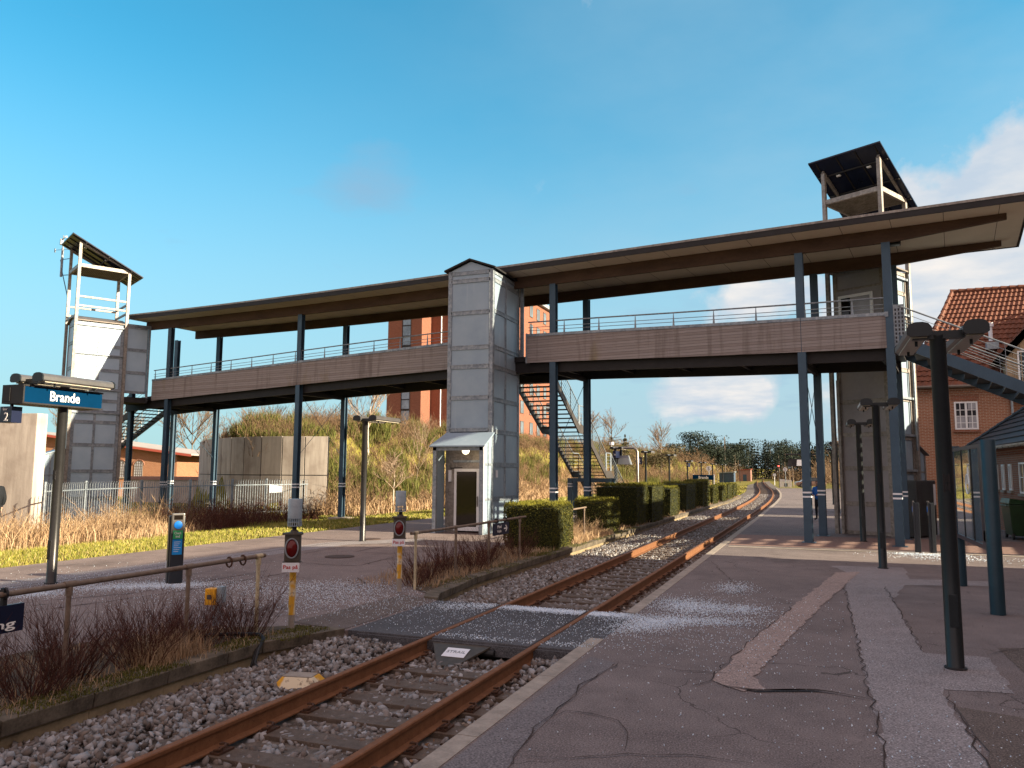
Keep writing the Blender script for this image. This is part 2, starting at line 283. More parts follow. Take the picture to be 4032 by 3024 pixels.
# ------------------------------------------------------------------ helpers
MM = {}     # world matrix of every root (and of its parts)
def I4(): return Matrix.Identity(4)
def npmesh(name, V, F):
    V = np.asarray(V, dtype=np.float32); F = np.asarray(F, dtype=np.int32); me = bpy.data.meshes.new(name)
    k = F.shape[1]; me.vertices.add(len(V)); me.vertices.foreach_set('co', V.ravel()); me.loops.add(F.size); me.loops.foreach_set('vertex_index', F.ravel())
    me.polygons.add(len(F)); me.polygons.foreach_set('loop_start', np.arange(0, F.size, k, dtype=np.int32)); me.polygons.foreach_set('loop_total', np.full(len(F), k, dtype=np.int32))
    me.update(calc_edges=True); return me
def link(name, me, mat, parent=None, world=False):
    o = bpy.data.objects.new(name, me); COL.objects.link(o)
    if mat: me.materials.append(MT[mat] if isinstance(mat, str) else mat)
    if parent is not None:
        o.parent = parent; MM[o.name] = MM.get(parent.name, I4())
        if world: me.transform(MM[o.name].inverted())
    else: MM[o.name] = I4()
    return o
def tag(o, label=None, cat=None, group=None, kind=None):
    for k, v in (('label', label), ('category', cat), ('group', group), ('kind', kind)):
        if v: o[k] = v
    return o
def thing(name, label, cat, loc=(0, 0, 0), rz=0.0, group=None):
    o = bpy.data.objects.new(name, None); COL.objects.link(o); o.location = loc; o.rotation_euler = (0, 0, rz); o.empty_display_size = .2
    MM[o.name] = Matrix.Translation(loc) @ Matrix.Rotation(rz, 4, 'Z'); return tag(o, label, cat, group)
def dup(root, loc, rz=0.0, label=None, group=None):
    r = root.copy(); COL.objects.link(r); r.location = loc; r.rotation_euler = (0, 0, rz)
    if label: r['label'] = label
    if group: r['group'] = group
    MM[r.name] = Matrix.Translation(loc) @ Matrix.Rotation(rz, 4, 'Z')
    def rec(a, b):
        for ch in list(a.children):
            c_ = ch.copy(); COL.objects.link(c_); c_.parent = b; MM[c_.name] = MM[r.name]; rec(ch, c_)
    rec(root, r); return r
class MB:
    def __init__(s): s.v = []; s.f = []
    def add(s, V, F):
        b = len(s.v); s.v += [tuple(p) for p in V]; s.f += [tuple(b + i for i in q) for q in F]; return s
    def hexa(s, P): return s.add(P, [(0, 3, 2, 1), (4, 5, 6, 7), (0, 1, 5, 4), (1, 2, 6, 5), (2, 3, 7, 6), (3, 0, 4, 7)])
    def box(s, x0, x1, y0, y1, z0, z1):
        return s.hexa([(x0, y0, z0), (x1, y0, z0), (x1, y1, z0), (x0, y1, z0), (x0, y0, z1), (x1, y0, z1), (x1, y1, z1), (x0, y1, z1)])
    def bar(s, p0, p1, w, h, up=(0, 0, 1)):
        p0, p1 = Vector(p0), Vector(p1); d = (p1 - p0).normalized(); u = Vector(up)
        if abs(d.dot(u)) > .98: u = Vector((0, 1, 0))
        a = d.cross(u).normalized() * w / 2; b = a.cross(d).normalized() * h / 2
        return s.hexa([p0 - a - b, p0 + a - b, p1 + a - b, p1 - a - b, p0 - a + b, p0 + a + b, p1 + a + b, p1 - a + b])
    def tube(s, pts, r, n=8, r1=None, cap=True):
        pts = [Vector(p) for p in pts]; m = len(pts); V = []; F = []; prev = None
        for i, p in enumerate(pts):
            d = (pts[min(i + 1, m - 1)] - pts[max(i - 1, 0)]).normalized()
            u = prev if prev is not None else (Vector((0, 0, 1)) if abs(d.z) < .9 else Vector((1, 0, 0)))
            a = (u - d * u.dot(d)).normalized(); prev = a; b = d.cross(a); rr = r if r1 is None else r + (r1 - r) * i / (m - 1)
            for k in range(n): t = 2 * PI * k / n; V.append(p + a * math.cos(t) * rr + b * math.sin(t) * rr)
        for i in range(m - 1):
            for k in range(n): F.append((i * n + k, i * n + (k + 1) % n, (i + 1) * n + (k + 1) % n, (i + 1) * n + k))
        if cap: F += [tuple(range(n))[::-1], tuple((m - 1) * n + k for k in range(n))]
        return s.add(V, F)
    def lathe(s, prof, n=20, o=(0, 0, 0)):
        V = []; F = []
        for r, z in prof:
            for k in range(n): t = 2 * PI * k / n; V.append((o[0] + r * math.cos(t), o[1] + r * math.sin(t), o[2] + z))
        for i in range(len(prof) - 1):
            for k in range(n): F.append((i * n + k, i * n + (k + 1) % n, (i + 1) * n + (k + 1) % n, (i + 1) * n + k))
        F += [tuple(range(n))[::-1], tuple((len(prof) - 1) * n + k for k in range(n))]; return s.add(V, F)
    def prism(s, poly, z0, z1):
        n = len(poly); V = [(x, y, z0) for x, y in poly] + [(x, y, z1) for x, y in poly]
        return s.add(V, [tuple(range(n))[::-1], tuple(range(n, 2 * n))] + [(i, (i + 1) % n, n + (i + 1) % n, n + i) for i in range(n)])
    def loft(s, secs, closed=True, caps=True):   # list of equal-length rings
        n = len(secs[0]); V = [p for q in secs for p in q]; F = []
        for i in range(len(secs) - 1):
            for k in range(n if closed else n - 1): F.append((i * n + k, i * n + (k + 1) % n, (i + 1) * n + (k + 1) % n, (i + 1) * n + k))
        if caps: F += [tuple(range(n))[::-1], tuple((len(secs) - 1) * n + k for k in range(n))]
        return s.add(V, F)
    def obj(s, name, mat, parent=None, world=False, smooth=False, bevel=0.0):
        me = bpy.data.meshes.new(name); me.from_pydata(s.v, [], s.f); me.update()
        if smooth or bevel:
            import bmesh
            bm = bmesh.new(); bm.from_mesh(me)
            if bevel: bmesh.ops.bevel(bm, geom=[e for e in bm.edges if len(e.link_faces) == 2 and e.calc_face_angle(0) > .5], offset=bevel, segments=2, affect='EDGES', profile=.7)
            bm.to_mesh(me); bm.free()
            if smooth:
                me.polygons.foreach_set('use_smooth', [True] * len(me.polygons)); me.set_sharp_from_angle(angle=R_(38))
        return link(name, me, mat, parent, world)
def text(s, mat, parent, org, right, up, height, width=None, world=False, name='lettering', bold=.0, center=False):
    cu = bpy.data.curves.new('t', 'FONT'); cu.body = s; cu.size = 1.0; cu.extrude = .01; cu.offset = bold; cu.resolution_u = 3
    o = bpy.data.objects.new('t', cu); COL.objects.link(o); dg = bpy.context.evaluated_depsgraph_get(); dg.update()
    me = bpy.data.meshes.new_from_object(o.evaluated_get(dg)); bpy.data.objects.remove(o); bpy.data.curves.remove(cu)
    co = np.array([v.co[:] for v in me.vertices]); mn, mx = co.min(0), co.max(0); k = height / (mx[1] - mn[1]); kx = k if width is None else width / (mx[0] - mn[0])
    r = Vector(right).normalized(); u = Vector(up).normalized(); n_ = r.cross(u); off = (mx[0] - mn[0]) * kx / 2 if center else 0
    for v in me.vertices:
        x, y, z = v.co; v.co = Vector(org) + r * ((x - mn[0]) * kx - off) + u * ((y - mn[1]) * k) + n_ * (z * .2)
    return link(name, me, mat, parent, world)
def segmesh(segs, n=3):      # segs: rows of x0 y0 z0 x1 y1 z1 r0 r1
    A = np.array(segs, dtype=np.float64); p0, p1, r0, r1 = A[:, :3], A[:, 3:6], A[:, 6], A[:, 7]; d = p1 - p0; d /= np.linalg.norm(d, axis=1)[:, None] + 1e-9
    h = np.where(np.abs(d[:, 2:3]) < .9, np.array([[0, 0, 1.]]), np.array([[1., 0, 0]])); a = np.cross(d, h); a /= np.linalg.norm(a, axis=1)[:, None]; b = np.cross(d, a)
    V = np.zeros((len(A), 2 * n, 3))
    for k in range(n):
        t = 2 * PI * k / n; o = a * math.cos(t) + b * math.sin(t); V[:, k] = p0 + o * r0[:, None]; V[:, n + k] = p1 + o * r1[:, None]
    F = np.array([(k, (k + 1) % n, n + (k + 1) % n, n + k) for k in range(n)])
    return V.reshape(-1, 3), (np.arange(len(A))[:, None, None] * (2 * n) + F[None]).reshape(-1, 4)
def segobj(name, segs, mat, parent=None, world=False, n=3):
    V, F = segmesh(segs, n); return link(name, npmesh(name, V, F), mat, parent, world)
def blades(P, H, w, lean=.35, bend=.5, rng=NR):   # grass blades at points P, heights H, two segments each
    n = len(P); az = rng.uniform(0, 2 * PI, n); dirx = np.stack([np.cos(az), np.sin(az), np.zeros(n)], 1); faz = rng.uniform(0, 2 * PI, n); side = np.stack([np.cos(faz), np.sin(faz), np.zeros(n)], 1)
    w = np.broadcast_to(w, (n,)) if np.ndim(w) else np.full(n, w); L = rng.uniform(0, lean, n) * H; up = np.array([0, 0, 1.])
    m = P + dirx * (L * (1 - bend))[:, None] * .5 + up * (H * .55)[:, None]; t = P + dirx * L[:, None] + up * (H * np.sqrt(np.maximum(.2, 1 - rng.uniform(0, lean, n) ** 2)))[:, None]
    V = np.stack([P - side * w[:, None] / 2, P + side * w[:, None] / 2, m + side * w[:, None] * .38, m - side * w[:, None] * .38, t + side * w[:, None] * .06, t - side * w[:, None] * .06], 1)
    F = np.array([(0, 1, 2, 3), (3, 2, 4, 5)]); return V.reshape(-1, 3), (np.arange(n)[:, None, None] * 6 + F[None]).reshape(-1, 4)
def leaves(P, s, rng=NR, N=None, jitter=1.0):   # small randomly turned quads
    n = len(P); a = rng.normal(size=(n, 3)); 
    if N is not None: a = a * jitter + N * 1.2
    a /= np.linalg.norm(a, axis=1)[:, None]; b = rng.normal(size=(n, 3)); b -= a * (a * b).sum(1)[:, None]; b /= np.linalg.norm(b, axis=1)[:, None]; c_ = np.cross(a, b)
    s = (s * rng.uniform(.6, 1.3, n))[:, None]; V = np.stack([P - b * s, P + c_ * s * .5, P + b * s, P - c_ * s * .5], 1)
    return V.reshape(-1, 3), (np.arange(n)[:, None] * 4 + np.arange(4)[None])
def merge(*L):
    V = []; F = []; o = 0
    for v, f in L: V.append(v); F.append(np.asarray(f) + o); o += len(v)
    return np.concatenate(V), np.concatenate(F)
def rock_set(k=14):
    t = (1 + 5 ** .5) / 2; B = np.array([(-1, t, 0), (1, t, 0), (-1, -t, 0), (1, -t, 0), (0, -1, t), (0, 1, t), (0, -1, -t), (0, 1, -t), (t, 0, -1), (t, 0, 1), (-t, 0, -1), (-t, 0, 1)]) / 1.9
    F = np.array([(0, 11, 5), (0, 5, 1), (0, 1, 7), (0, 7, 10), (0, 10, 11), (1, 5, 9), (5, 11, 4), (11, 10, 2), (10, 7, 6), (7, 1, 8), (3, 9, 4), (3, 4, 2), (3, 2, 6), (3, 6, 8), (3, 8, 9), (4, 9, 5), (2, 4, 11), (6, 2, 10), (8, 6, 7), (9, 8, 1)])
    return [B * NR.uniform(.5, 1.35, (12, 1)) * NR.uniform(.42, 1.3, (1, 3)) for _ in range(k)], F
ROCKS, RF = rock_set()
def stones(P, sz):
    n = len(P); q = NR.normal(size=(n, 4)); q /= np.linalg.norm(q, axis=1)[:, None]; w, x, y, z = q.T
    Rm = np.stack([1 - 2 * (y * y + z * z), 2 * (x * y - z * w), 2 * (x * z + y * w), 2 * (x * y + z * w), 1 - 2 * (x * x + z * z), 2 * (y * z - x * w), 2 * (x * z - y * w), 2 * (y * z + x * w), 1 - 2 * (x * x + y * y)], 1).reshape(n, 3, 3)
    B = np.stack(ROCKS)[NR.integers(0, len(ROCKS), n)]; V = np.einsum('nij,nkj->nki', Rm, B) * sz[:, None, None] + P[:, None, :]
    return V.reshape(-1, 3), (np.arange(n)[:, None, None] * 12 + RF[None]).reshape(-1, 3)
def branchy(p, d, L, r, depth, segs, spread=.6, kids=3, up=.25, shrink=.68, rng=random, droop=0.0, tips=None):
    p = Vector(p); d = Vector(d).normalized(); n = 3
    for i in range(n):
        q = p + d * (L / n); segs.append((*p, *q, r * (1 - i * .28 / n * 1.2), r * (1 - (i + 1) * .28 / n * 1.2)))
        if depth > 0 and i >= 0:
            for k in range(kids if i == n - 1 else max(1, kids - 2)):
                a = rng.uniform(0, 2 * PI); s_ = Vector((math.cos(a), math.sin(a), rng.uniform(-.3, .5)))
                nd = (d + (s_ - d * s_.dot(d)) * rng.uniform(spread * .6, spread * 1.4) + Vector((0, 0, up - droop * (3 - depth) * .3))).normalized()
                branchy(q, nd, L * shrink * rng.uniform(.75, 1.2), r * .55, depth - 1, segs, spread, kids, up, shrink, rng, droop, tips)
        p = q; d = (d + Vector((rng.uniform(-.16, .16), rng.uniform(-.16, .16), rng.uniform(-.05, .12) - droop * .1))).normalized()
    if depth == 0 and tips is not None: tips.append(tuple(p))
    return segs
AB = R_(8.2)
def rot2(a): return np.array([math.cos(a), -math.sin(a)]), np.array([math.sin(a), math.cos(a)])
# ------------------------------------------------------------------ the setting
XC_Y = [-40, 50, 60, 70, 85, 97, 110, 139, 175, 211, 300, 420]; XC_X = [-4.0, -4.0, -4.1, -4.35, -4.95, -5.6, -6.45, -8.7, -11.2, -13.6, -18.5, -24.0]
def xc(y): return float(np.interp(y, XC_Y, XC_X))
for _ in range(1):
    yy = np.linspace(-40, 420, 461); xx = np.interp(yy, XC_Y, XC_X); ker = np.ones(13) / 13; xs_ = np.convolve(np.pad(xx, 6, mode='edge'), ker, 'valid')
def xc(y): return float(np.interp(y, yy, xs_))
REDGE = [(-2.60, -30), (-2.60, 40), (-2.72, 60), (-2.95, 73), (-3.55, 88), (-4.4, 103), (-5.4, 118)]       # track edge of the right platform
def redge(y): return float(np.interp(y, [q[1] for q in REDGE], [q[0] for q in REDGE]))
LED = [(-6.35, -30), (-6.35, 8.1), (-5.9, 9.25), (-5.9, 11.9), (-6.1, 12.4), (-6.35, 14.6), (-6.38, 50), (-6.2, 62), (-6.6, 78)]
def ledge(y): return float(np.interp(y, [q[1] for q in LED], [q[0] for q in LED]))
WALLC = [(-25.4, 37.4), (-27.65, 36.2), (-30.8, 36.5), (-34.3, 38.3), (-38.8, 42.0), (-43.5, 47.5), (-48, 54)]
def ss(t): t = min(1, max(0, t)); return t * t * (3 - 2 * t)
def gh(x, y):
    if x > -2.0 or (x > -16.45 and y < 78): return -.36
    fade = 1 - ss((-x - 38.0) / 3.0)
    h = -.36 if y > 78 and x > -16.4 else -.03 - .33 * ss((-x - 17.5) / 5.5)
    if x > -16.4 and y >= 78: h = -.30
    wy = float(np.interp(-x, [-q[0] for q in WALLC], [q[1] for q in WALLC])) if x < -25.4 else 36.4
    if x < -25.4: g = 3.9 * ss((y - wy - .45) / .5) + 1.3 * ss((y - wy - 1) / 9) if y > wy else 0
    else: g = 0
    slope = ss((-x - 22.5) / 10.5) * 5.0 * ss((y - 36.5) / 2.5)
    if x < -25.4 and y > wy: h += min(g, 99) * 1.0 if x < -33 else max(slope, g * ss((-x - 25.4) / 4)) * 1.0
    elif x >= -25.4: h += slope
    if h > -.3: h = -.36 + (h + .36) * fade
    return h + .10 * math.sin(x * .9 + y * .35) * min(1, h * .3 + .2 if h > 0 else 0)
gx = np.concatenate([[-900, -500, -300, -200, -150, -120, -100, -85, -75], np.arange(-70, -44, 2.0), np.arange(-44, -16.6, .8), [-16.5, -16.42, -12, -8, -6, -3, 0, 10, 30, 60, 120, 250, 500, 900]])
gy = np.concatenate([[-600, -300, -120, -60, -30], np.arange(-15, 30, 2.0), np.arange(30, 62, .7), np.arange(62, 130, 2.5), np.arange(130, 300, 10.0), [320, 400, 600, 1000, 1600, 2500]])
V = [(x, y, gh(x, y)) for y in gy for x in gx]; nx = len(gx)
F = [(j * nx + i, j * nx + i + 1, (j + 1) * nx + i + 1, (j + 1) * nx + i) for j in range(len(gy) - 1) for i in range(nx - 1)]
me = npmesh('ground', V, F); me.polygons.foreach_set('use_smooth', [True] * len(F)); tag(link('ground', me, 'meadow'), kind='structure')
# right platform: one slab with its edge following the track
ys = list(np.arange(-30, 118.1, 2.0)); mb = MB()
rp = [(redge(y), y) for y in ys]; mb.prism([(60, -30)] + [(60, 118)] + [(x, y) for x, y in rp[::-1]], -.42, 0.0)
mb.obj('right_platform', 'asphalt')['kind'] = 'structure'
mb = MB()
for i in range(len(ys) - 1):
    a, b = rp[i], rp[i + 1]
    if 9.25 < a[1] + 1 < 11.95: continue
    mb.hexa([(a[0] - .17, a[1], -.42), (a[0], a[1], -.42), (b[0], b[1], -.42), (b[0] - .17, b[1], -.42), (a[0] - .17, a[1], .006), (a[0] + .01, a[1], .006), (b[0] + .01, b[1] - .012, .006), (b[0] - .17, b[1] - .012, .006)])
mb.obj('platform_edge', 'kerb')['kind'] = 'structure'
def sheet(name, poly, z, mat, th=.004):
    mb = MB(); n = len(poly); V = [(x, y, z) for x, y in poly]; mb.add(V, [tuple(range(n))])
    o = mb.obj(name, mat); 
    if o.data.polygons[0].normal.z < 0: o.data.flip_normals()
    o['kind'] = 'structure'; return o
def jag(poly, amp=.03, step=.35):
    rg = random.Random(3); out = []
    for i, a in enumerate(poly):
        b = poly[(i + 1) % len(poly)]; L = math.hypot(b[0] - a[0], b[1] - a[1]); m = max(1, int(L / step))
        for k in range(m):
            t = k / m; out.append((a[0] + (b[0] - a[0]) * t + rg.uniform(-amp, amp), a[1] + (b[1] - a[1]) * t + rg.uniform(-amp, amp)))
    return out
def strip(name, lines, z, mat, w=.03, amp=.025):
    mb = MB(); rg = random.Random(11)
    for pts in lines:
        P = []
        for i in range(len(pts) - 1):
            a, b = pts[i], pts[i + 1]; m = max(2, int(math.hypot(b[0] - a[0], b[1] - a[1]) / .16))
            for k in range(m): t = k / m; P.append((a[0] + (b[0] - a[0]) * t + rg.uniform(-amp, amp), a[1] + (b[1] - a[1]) * t + rg.uniform(-amp, amp)))
        P.append(pts[-1]); ww = [w * rg.uniform(.35, 1.25) for _ in P]; ww[0] = ww[-1] = w * .2; V = []; 
        for i, p in enumerate(P):
            q0, q1 = P[max(0, i - 1)], P[min(len(P) - 1, i + 1)]; dx, dy = q1[0] - q0[0], q1[1] - q0[1]; L = math.hypot(dx, dy) + 1e-6; nx_, ny_ = -dy / L * ww[i] / 2, dx / L * ww[i] / 2
            V += [(p[0] - nx_, p[1] - ny_, z), (p[0] + nx_, p[1] + ny_, z)]
        mb.add(V, [(2 * i + 1, 2 * i, 2 * i + 2, 2 * i + 3) for i in range(len(P) - 1)])
    o = mb.obj(name, mat); 
    if o.data.polygons[0].normal.z < 0: o.data.flip_normals()
    o['kind'] = 'structure'; return o
big = [(0.5, 19.83), (0.22, 19.71), (0.5, 18.62), (.42, 16.44), (0.40, 12.6), (0.40, 10.07), (0.40, 8.46), (0.41, 7.57), (0.40, 6.49), (.40, 2), (1.08, 2), (1.08, 7.54), (1.05, 8.36), (1.08, 8.97), (1.70, 9.09), (1.76, 10.71), (1.10, 10.68), (1.10, 12.75), (1.11, 14.75), (1.45, 16.88), (2.94, 17.39), (3.09, 18.16), (1.65, 17.91), (1.75, 20.01)]
sheet('asphalt_patch', jag(big, .03, .12), .004, 'asphalt_grey')
sheet('asphalt_patch', jag([(0.30, 18.4), (0.77, 18.74), (-0.01, 13.72), (-0.48, 10.39), (-0.68, 8.79), (-0.55, 8.31), (-0.76, 8.12), (-1.08, 8.44), (-0.88, 10.44), (-0.43, 13.55)], .03, .12), .008, 'asphalt_pink')
sheet('asphalt_patch', jag([(2.0, 11.31), (4.2, 12.2), (4.2, 9.2), (1.95, 9.7)], .06), .004, 'asphalt_dark')
sheet('asphalt_patch', jag([(1.12, 8.34), (1.56, 8.2), (3.2, 7.0), (3.2, 5.5), (1.09, 5.5), (1.10, 7.54)], .05), .012, 'asphalt_dark')
sheet('asphalt_patch', jag([(-2.57, 5), (-2.5, 9.0), (-2.15, 8.83), (-2.24, 7.72), (-2.21, 7.0), (-2.22, 6.37), (-2.15, 5.52), (-2.1, 4.6)], .015), .004, 'asphalt_mid')
strip('tar_seam', [[(-2.12, 8.83), (-2.24, 7.72), (-2.21, 7.0), (-2.22, 6.37), (-2.15, 5.52), (-2.1, 4.5)], [(-2.22, 6.7), (-2.13, 6.93), (-1.67, 6.82), (-1.49, 6.49), (-1.43, 6.1)], [(-2.1, 5.7), (-1.65, 5.87), (-1.42, 6.04), (-1.0, 6.17), (-.5, 6.2)],
      [(-2.12, 8.83), (-1.81, 8.73), (-1.38, 8.75), (-.9, 8.8)], [(-.43, 13.6), (-.88, 10.44), (-1.1, 8.44), (-1.25, 8.1)], [(-2.4, 19.5), (-1.2, 14.2)], [(.4, 16), (.4, 8.4), (.42, 3)], [(1.08, 8.9), (1.08, 3)], [(1.1, 16.5), (1.1, 10.7)], [(1.76, 10.8), (2.3, 11.4), (4, 12)]], .014, 'tar', .013, .035)
strip('tar_seam', [[(-1.0, 8.28), (-.61, 8.2), (-.05, 8.46), (.38, 8.3)], [(-.5, 8.3), (-.02, 8.42)]], .018, 'tar', .05, .04)
# brick paving band in front of the bridge and right lift
sheet('brick_paving', [(-2.5, 24.2), (8.5, 24.6), (8.5, 29.2), (-2.6, 28.4)], .004, 'brick_paving')
sheet('paving_strip', [(-2.45, 23.5), (8.5, 23.9), (8.5, 24.15), (-2.45, 23.8)], .008, 'kerb')
# left platform
lp = [(ledge(y), y) for y in list(np.arange(-30, 8, 2.0)) + [8.1, 8.7, 9.25, 11.9, 12.4, 13.5, 14.6] + list(np.arange(16, 78.1, 2.0))]
mb = MB(); mb.prism([(x - (.23 if not 9.2 < y < 12 else 0), y) for x, y in lp] + [(-11.5, 78), (-15.2, 60), (-16.4, 45), (-16.4, -30)], -.45, -.002); mb.obj('left_platform', 'asphalt_left')['kind'] = 'structure'
strip('tar_seam', [[(-13.75, 8), (-13.54, 10.87), (-13.49, 11.88), (-13.58, 15), (-13.3, 21)], [(-12.0, 8), (-11.8, 9.13), (-11.47, 9.77), (-11.04, 10.48), (-10.9, 14)], [(-11.2, 7), (-10.98, 8.51), (-10.79, 9.37), (-10.43, 10.96), (-10.3, 14)], [(-12.29, 17.15), (-12.44, 19.41)], [(-11.37, 18.06), (-11.47, 20.96), (-11.55, 22.9)],
      [(-11.37, 18.06), (-9.84, 17.99), (-9.62, 15.51), (-10.08, 15.31), (-11.2, 15.51)], [(-8.6, 13.8), (-8.0, 13.1), (-8.1, 12.4)], [(-9.5, 10.5), (-8.2, 9.9), (-7.6, 9.6)]], .004, 'tar', .03)
sheet('asphalt_patch', jag([(-14.6, 8), (-13.6, 8), (-12.6, 19.8), (-11.3, 21.3), (-11.5, 22.6), (-13.6, 20.2)], .05), .002, 'asphalt_grey')
# planting beds with their kerbs
def bed(name, poly, z): 
    n = len(poly); return sheet(name, jag(poly, .05), z, 'soil')
bed('planting_bed', [(-6.45, -6), (-6.45, 8.1), (-6.05, 9.1), (-6.6, 9.3), (-7.3, 8.8), (-8.0, 8.0), (-8.6, 7.0), (-8.7, -6)], .012)
bed('planting_bed', [(-6.25, 12.35), (-6.55, 14.7), (-6.55, 74), (-8.4, 74), (-8.45, 16), (-7.6, 14), (-6.8, 12.9)], .012)
mb = MB(); wl = MB()
kp = [(ledge(y), y) for y in list(np.arange(-6, 8, .9)) + [8.1, 8.7, 9.2]]
for seg in (kp, [(ledge(y), y) for y in [11.95, 12.4, 13.1, 13.9, 14.6] + list(np.arange(15.5, 76, 1.0))]):
    for a, b in zip(seg[:-1], seg[1:]):
        j = random.uniform(-.012, .012); far = a[1] > 11
        mb.hexa([(a[0], a[1], -.10), (a[0] - .24, a[1], -.10), (b[0] - .24, b[1] - .012, -.10), (b[0], b[1] - .012, -.10), (a[0] + .02 + j, a[1], .035), (a[0] - .24, a[1], .045), (b[0] - .24, b[1] - .012, .045), (b[0] + .02 + j, b[1] - .012, .035)])
        wl.hexa([(a[0] - .05, a[1], -.5), (a[0] - .22, a[1], -.5), (b[0] - .22, b[1] - .006, -.5), (b[0] - .05, b[1] - .006, -.5), (a[0] - .05, a[1], -.103), (a[0] - .22, a[1], -.103), (b[0] - .22, b[1] - .006, -.103), (b[0] - .05, b[1] - .006, -.103)])
mb.obj('platform_kerb', 'kerb_mossy', bevel=.012)['kind'] = 'structure'; wl.obj('kerb_wall', 'kerb_wall')['kind'] = 'structure'
# track bed and ballast
mb = MB(); ty = list(np.arange(-6, 120, 3.0)) + list(np.arange(120, 420, 10.0)); secs = []
for y in ty:
    c_ = xc(y); l = ledge(y) - .05 if y < 77 else c_ - 2.6; r = redge(y) - .1 if y < 117 else c_ + 2.4
    secs.append([(l, y, -.26), (c_ - 1.3, y, -.225), (c_, y, -.215), (c_ + 1.0, y, -.225), (r, y, -.24)])
mb.loft(secs, closed=False, caps=False); o = mb.obj('track_bed', 'ballast_bed'); o['kind'] = 'structure'
if o.data.polygons[0].normal.z < 0: o.data.flip_normals()
def ball(y0, y1, dens, s0, s1):
    n = int(dens * (y1 - y0) * 3.7); y = NR.uniform(y0, y1, n); u = NR.uniform(0, 1, n); l = np.array([ledge(q) for q in y]) - .03; r = np.array([redge(q) for q in y]) - .12
    x = l + (r - l) * u; c_ = np.array([xc(q) for q in y]); z = -.235 + NR.uniform(-.01, .035, n); z += np.where(x < c_ - 1.05, .05 * np.sin(np.clip((c_ - 1.05 - x) / 1.3, 0, 1) * PI), 0)
    z += np.where(np.abs(x - c_) < .66, .02, .10) * np.exp(-((y - 9.0) / .7) ** 2) + .05 * np.exp(-((y - 12.1) / .5) ** 2)
    k = (np.abs(np.abs(x - c_) - .72) > .085) & ~((y > 9.15) & (y < 12.0)); ph = (y + .2) / .6; on = (np.abs(ph - np.round(ph)) * .6 < .12) & (np.abs(x - c_) < 1.3); k &= ~(on & (NR.uniform(0, 1, n) < .60))
    P = np.stack([x, y, z], 1)[k]; return P, NR.uniform(s0, s1, len(P)) ** 1.0
Pn, sn = ball(3.4, 16, 520, .020, .052); Pf, sf = ball(16, 50, 300, .026, .055); Pg, sg = ball(50, 90, 110, .04, .07)
V, F = stones(np.concatenate([Pn, Pf, Pg]), np.concatenate([sn, sf, sg])); tag(link('ballast_stones', npmesh('ballast_stones', V, F), 'stone'), kind='stuff')
# leaf litter in the track and on the beds
n = 900; y = NR.uniform(4, 16, n); x = np.where(NR.uniform(0, 1, n) < .55, NR.uniform(-8.4, -6.45, n), NR.uniform(-3.2, -2.75, n)); k = ~((y > 9) & (y < 12.4)); P = np.stack([x, y, np.where(x < -6, .03, -.19)], 1)[k]
V, F = leaves(P, .028, N=np.array([[0, 0, 1.]])); tag(link('leaf_litter', npmesh('leaf_litter', V, F), 'leaf_litter'), kind='stuff')
# railway track
tr = thing('railway_track', 'rusty railway track running past the platforms and curving left in the distance', 'railway track')
prof = [(-.07, -.17), (.07, -.17), (.07, -.158), (.012, -.145), (.009, -.045), (.034, -.035), (.036, -.008), (.028, 0), (-.028, 0), (-.036, -.008), (-.034, -.035), (-.009, -.045), (-.012, -.145), (-.07, -.158)]
ry = list(np.arange(-6, 50, 4.0)) + list(np.arange(50, 420, 3.0))
for sgn in (-1, 1):
    secs = [[(xc(y) + sgn * .715 + px, y, pz) for px, pz in prof] for y in ry]; r = MB().loft(secs).obj('rail', 'rail_rust', tr); r.data.materials.append(MT['rail_head'])
    n = len(prof)
    for p in r.data.polygons:
        if p.normal.z > .9 and p.center.z > -.01: p.material_index = 1
sl = MB().box(-1.25, 1.25, -.125, .125, -.30, -.178).obj('sleeper', 'sleeper', tr, bevel=.008); sl.location = (0, 0, 0)
CL = []
for s0 in (-1, 1):
    for s1 in (-1, 1):
        clipm = MB(); CL.append(clipm); bx = s0 * .715 + s1 * .115; clipm.box(bx - .05, bx + .05, -.09, .09, -.178, -.160)
        clipm.tube([(bx - s1 * .02, -.07, -.150), (bx + s1 * .035, -.075, -.135), (bx + s1 * .055, -.03, -.118), (bx + s1 * .03, .01, -.112), (bx - s1 * .03, .01, -.120), (bx - s1 * .035, .045, -.125), (bx + s1 * .01, .07, -.14)], .010, 6)
        clipm.tube([(bx + s1 * .03, -.045, -.17), (bx + s1 * .03, -.045, -.12)], .018, 6)
first = True; k = 0; far = MB()
for i in range(6, 600):
    y = i * .6
    if 9.2 < y < 12.0: continue
    if k < 100:
        if first: o = sl; first = False; o.location = (xc(y), y, 0); cm = [q_.obj('rail_clip', 'clip_rust', o) for q_ in CL]
        else:
            o = sl.copy(); COL.objects.link(o); o.location = (xc(y), y, random.uniform(-.006, .004)); o.rotation_euler = (0, 0, random.uniform(-.008, .008))
            if y < 20:
                for q_ in cm: c_ = q_.copy(); COL.objects.link(c_); c_.parent = o
        k += 1
    elif y < 200: c0 = xc(y); far.box(c0 - 1.25, c0 + 1.25, y - .12, y + .12, -.3, -.178)
tag(far.obj('sleepers', 'sleeper', tr), kind='stuff')
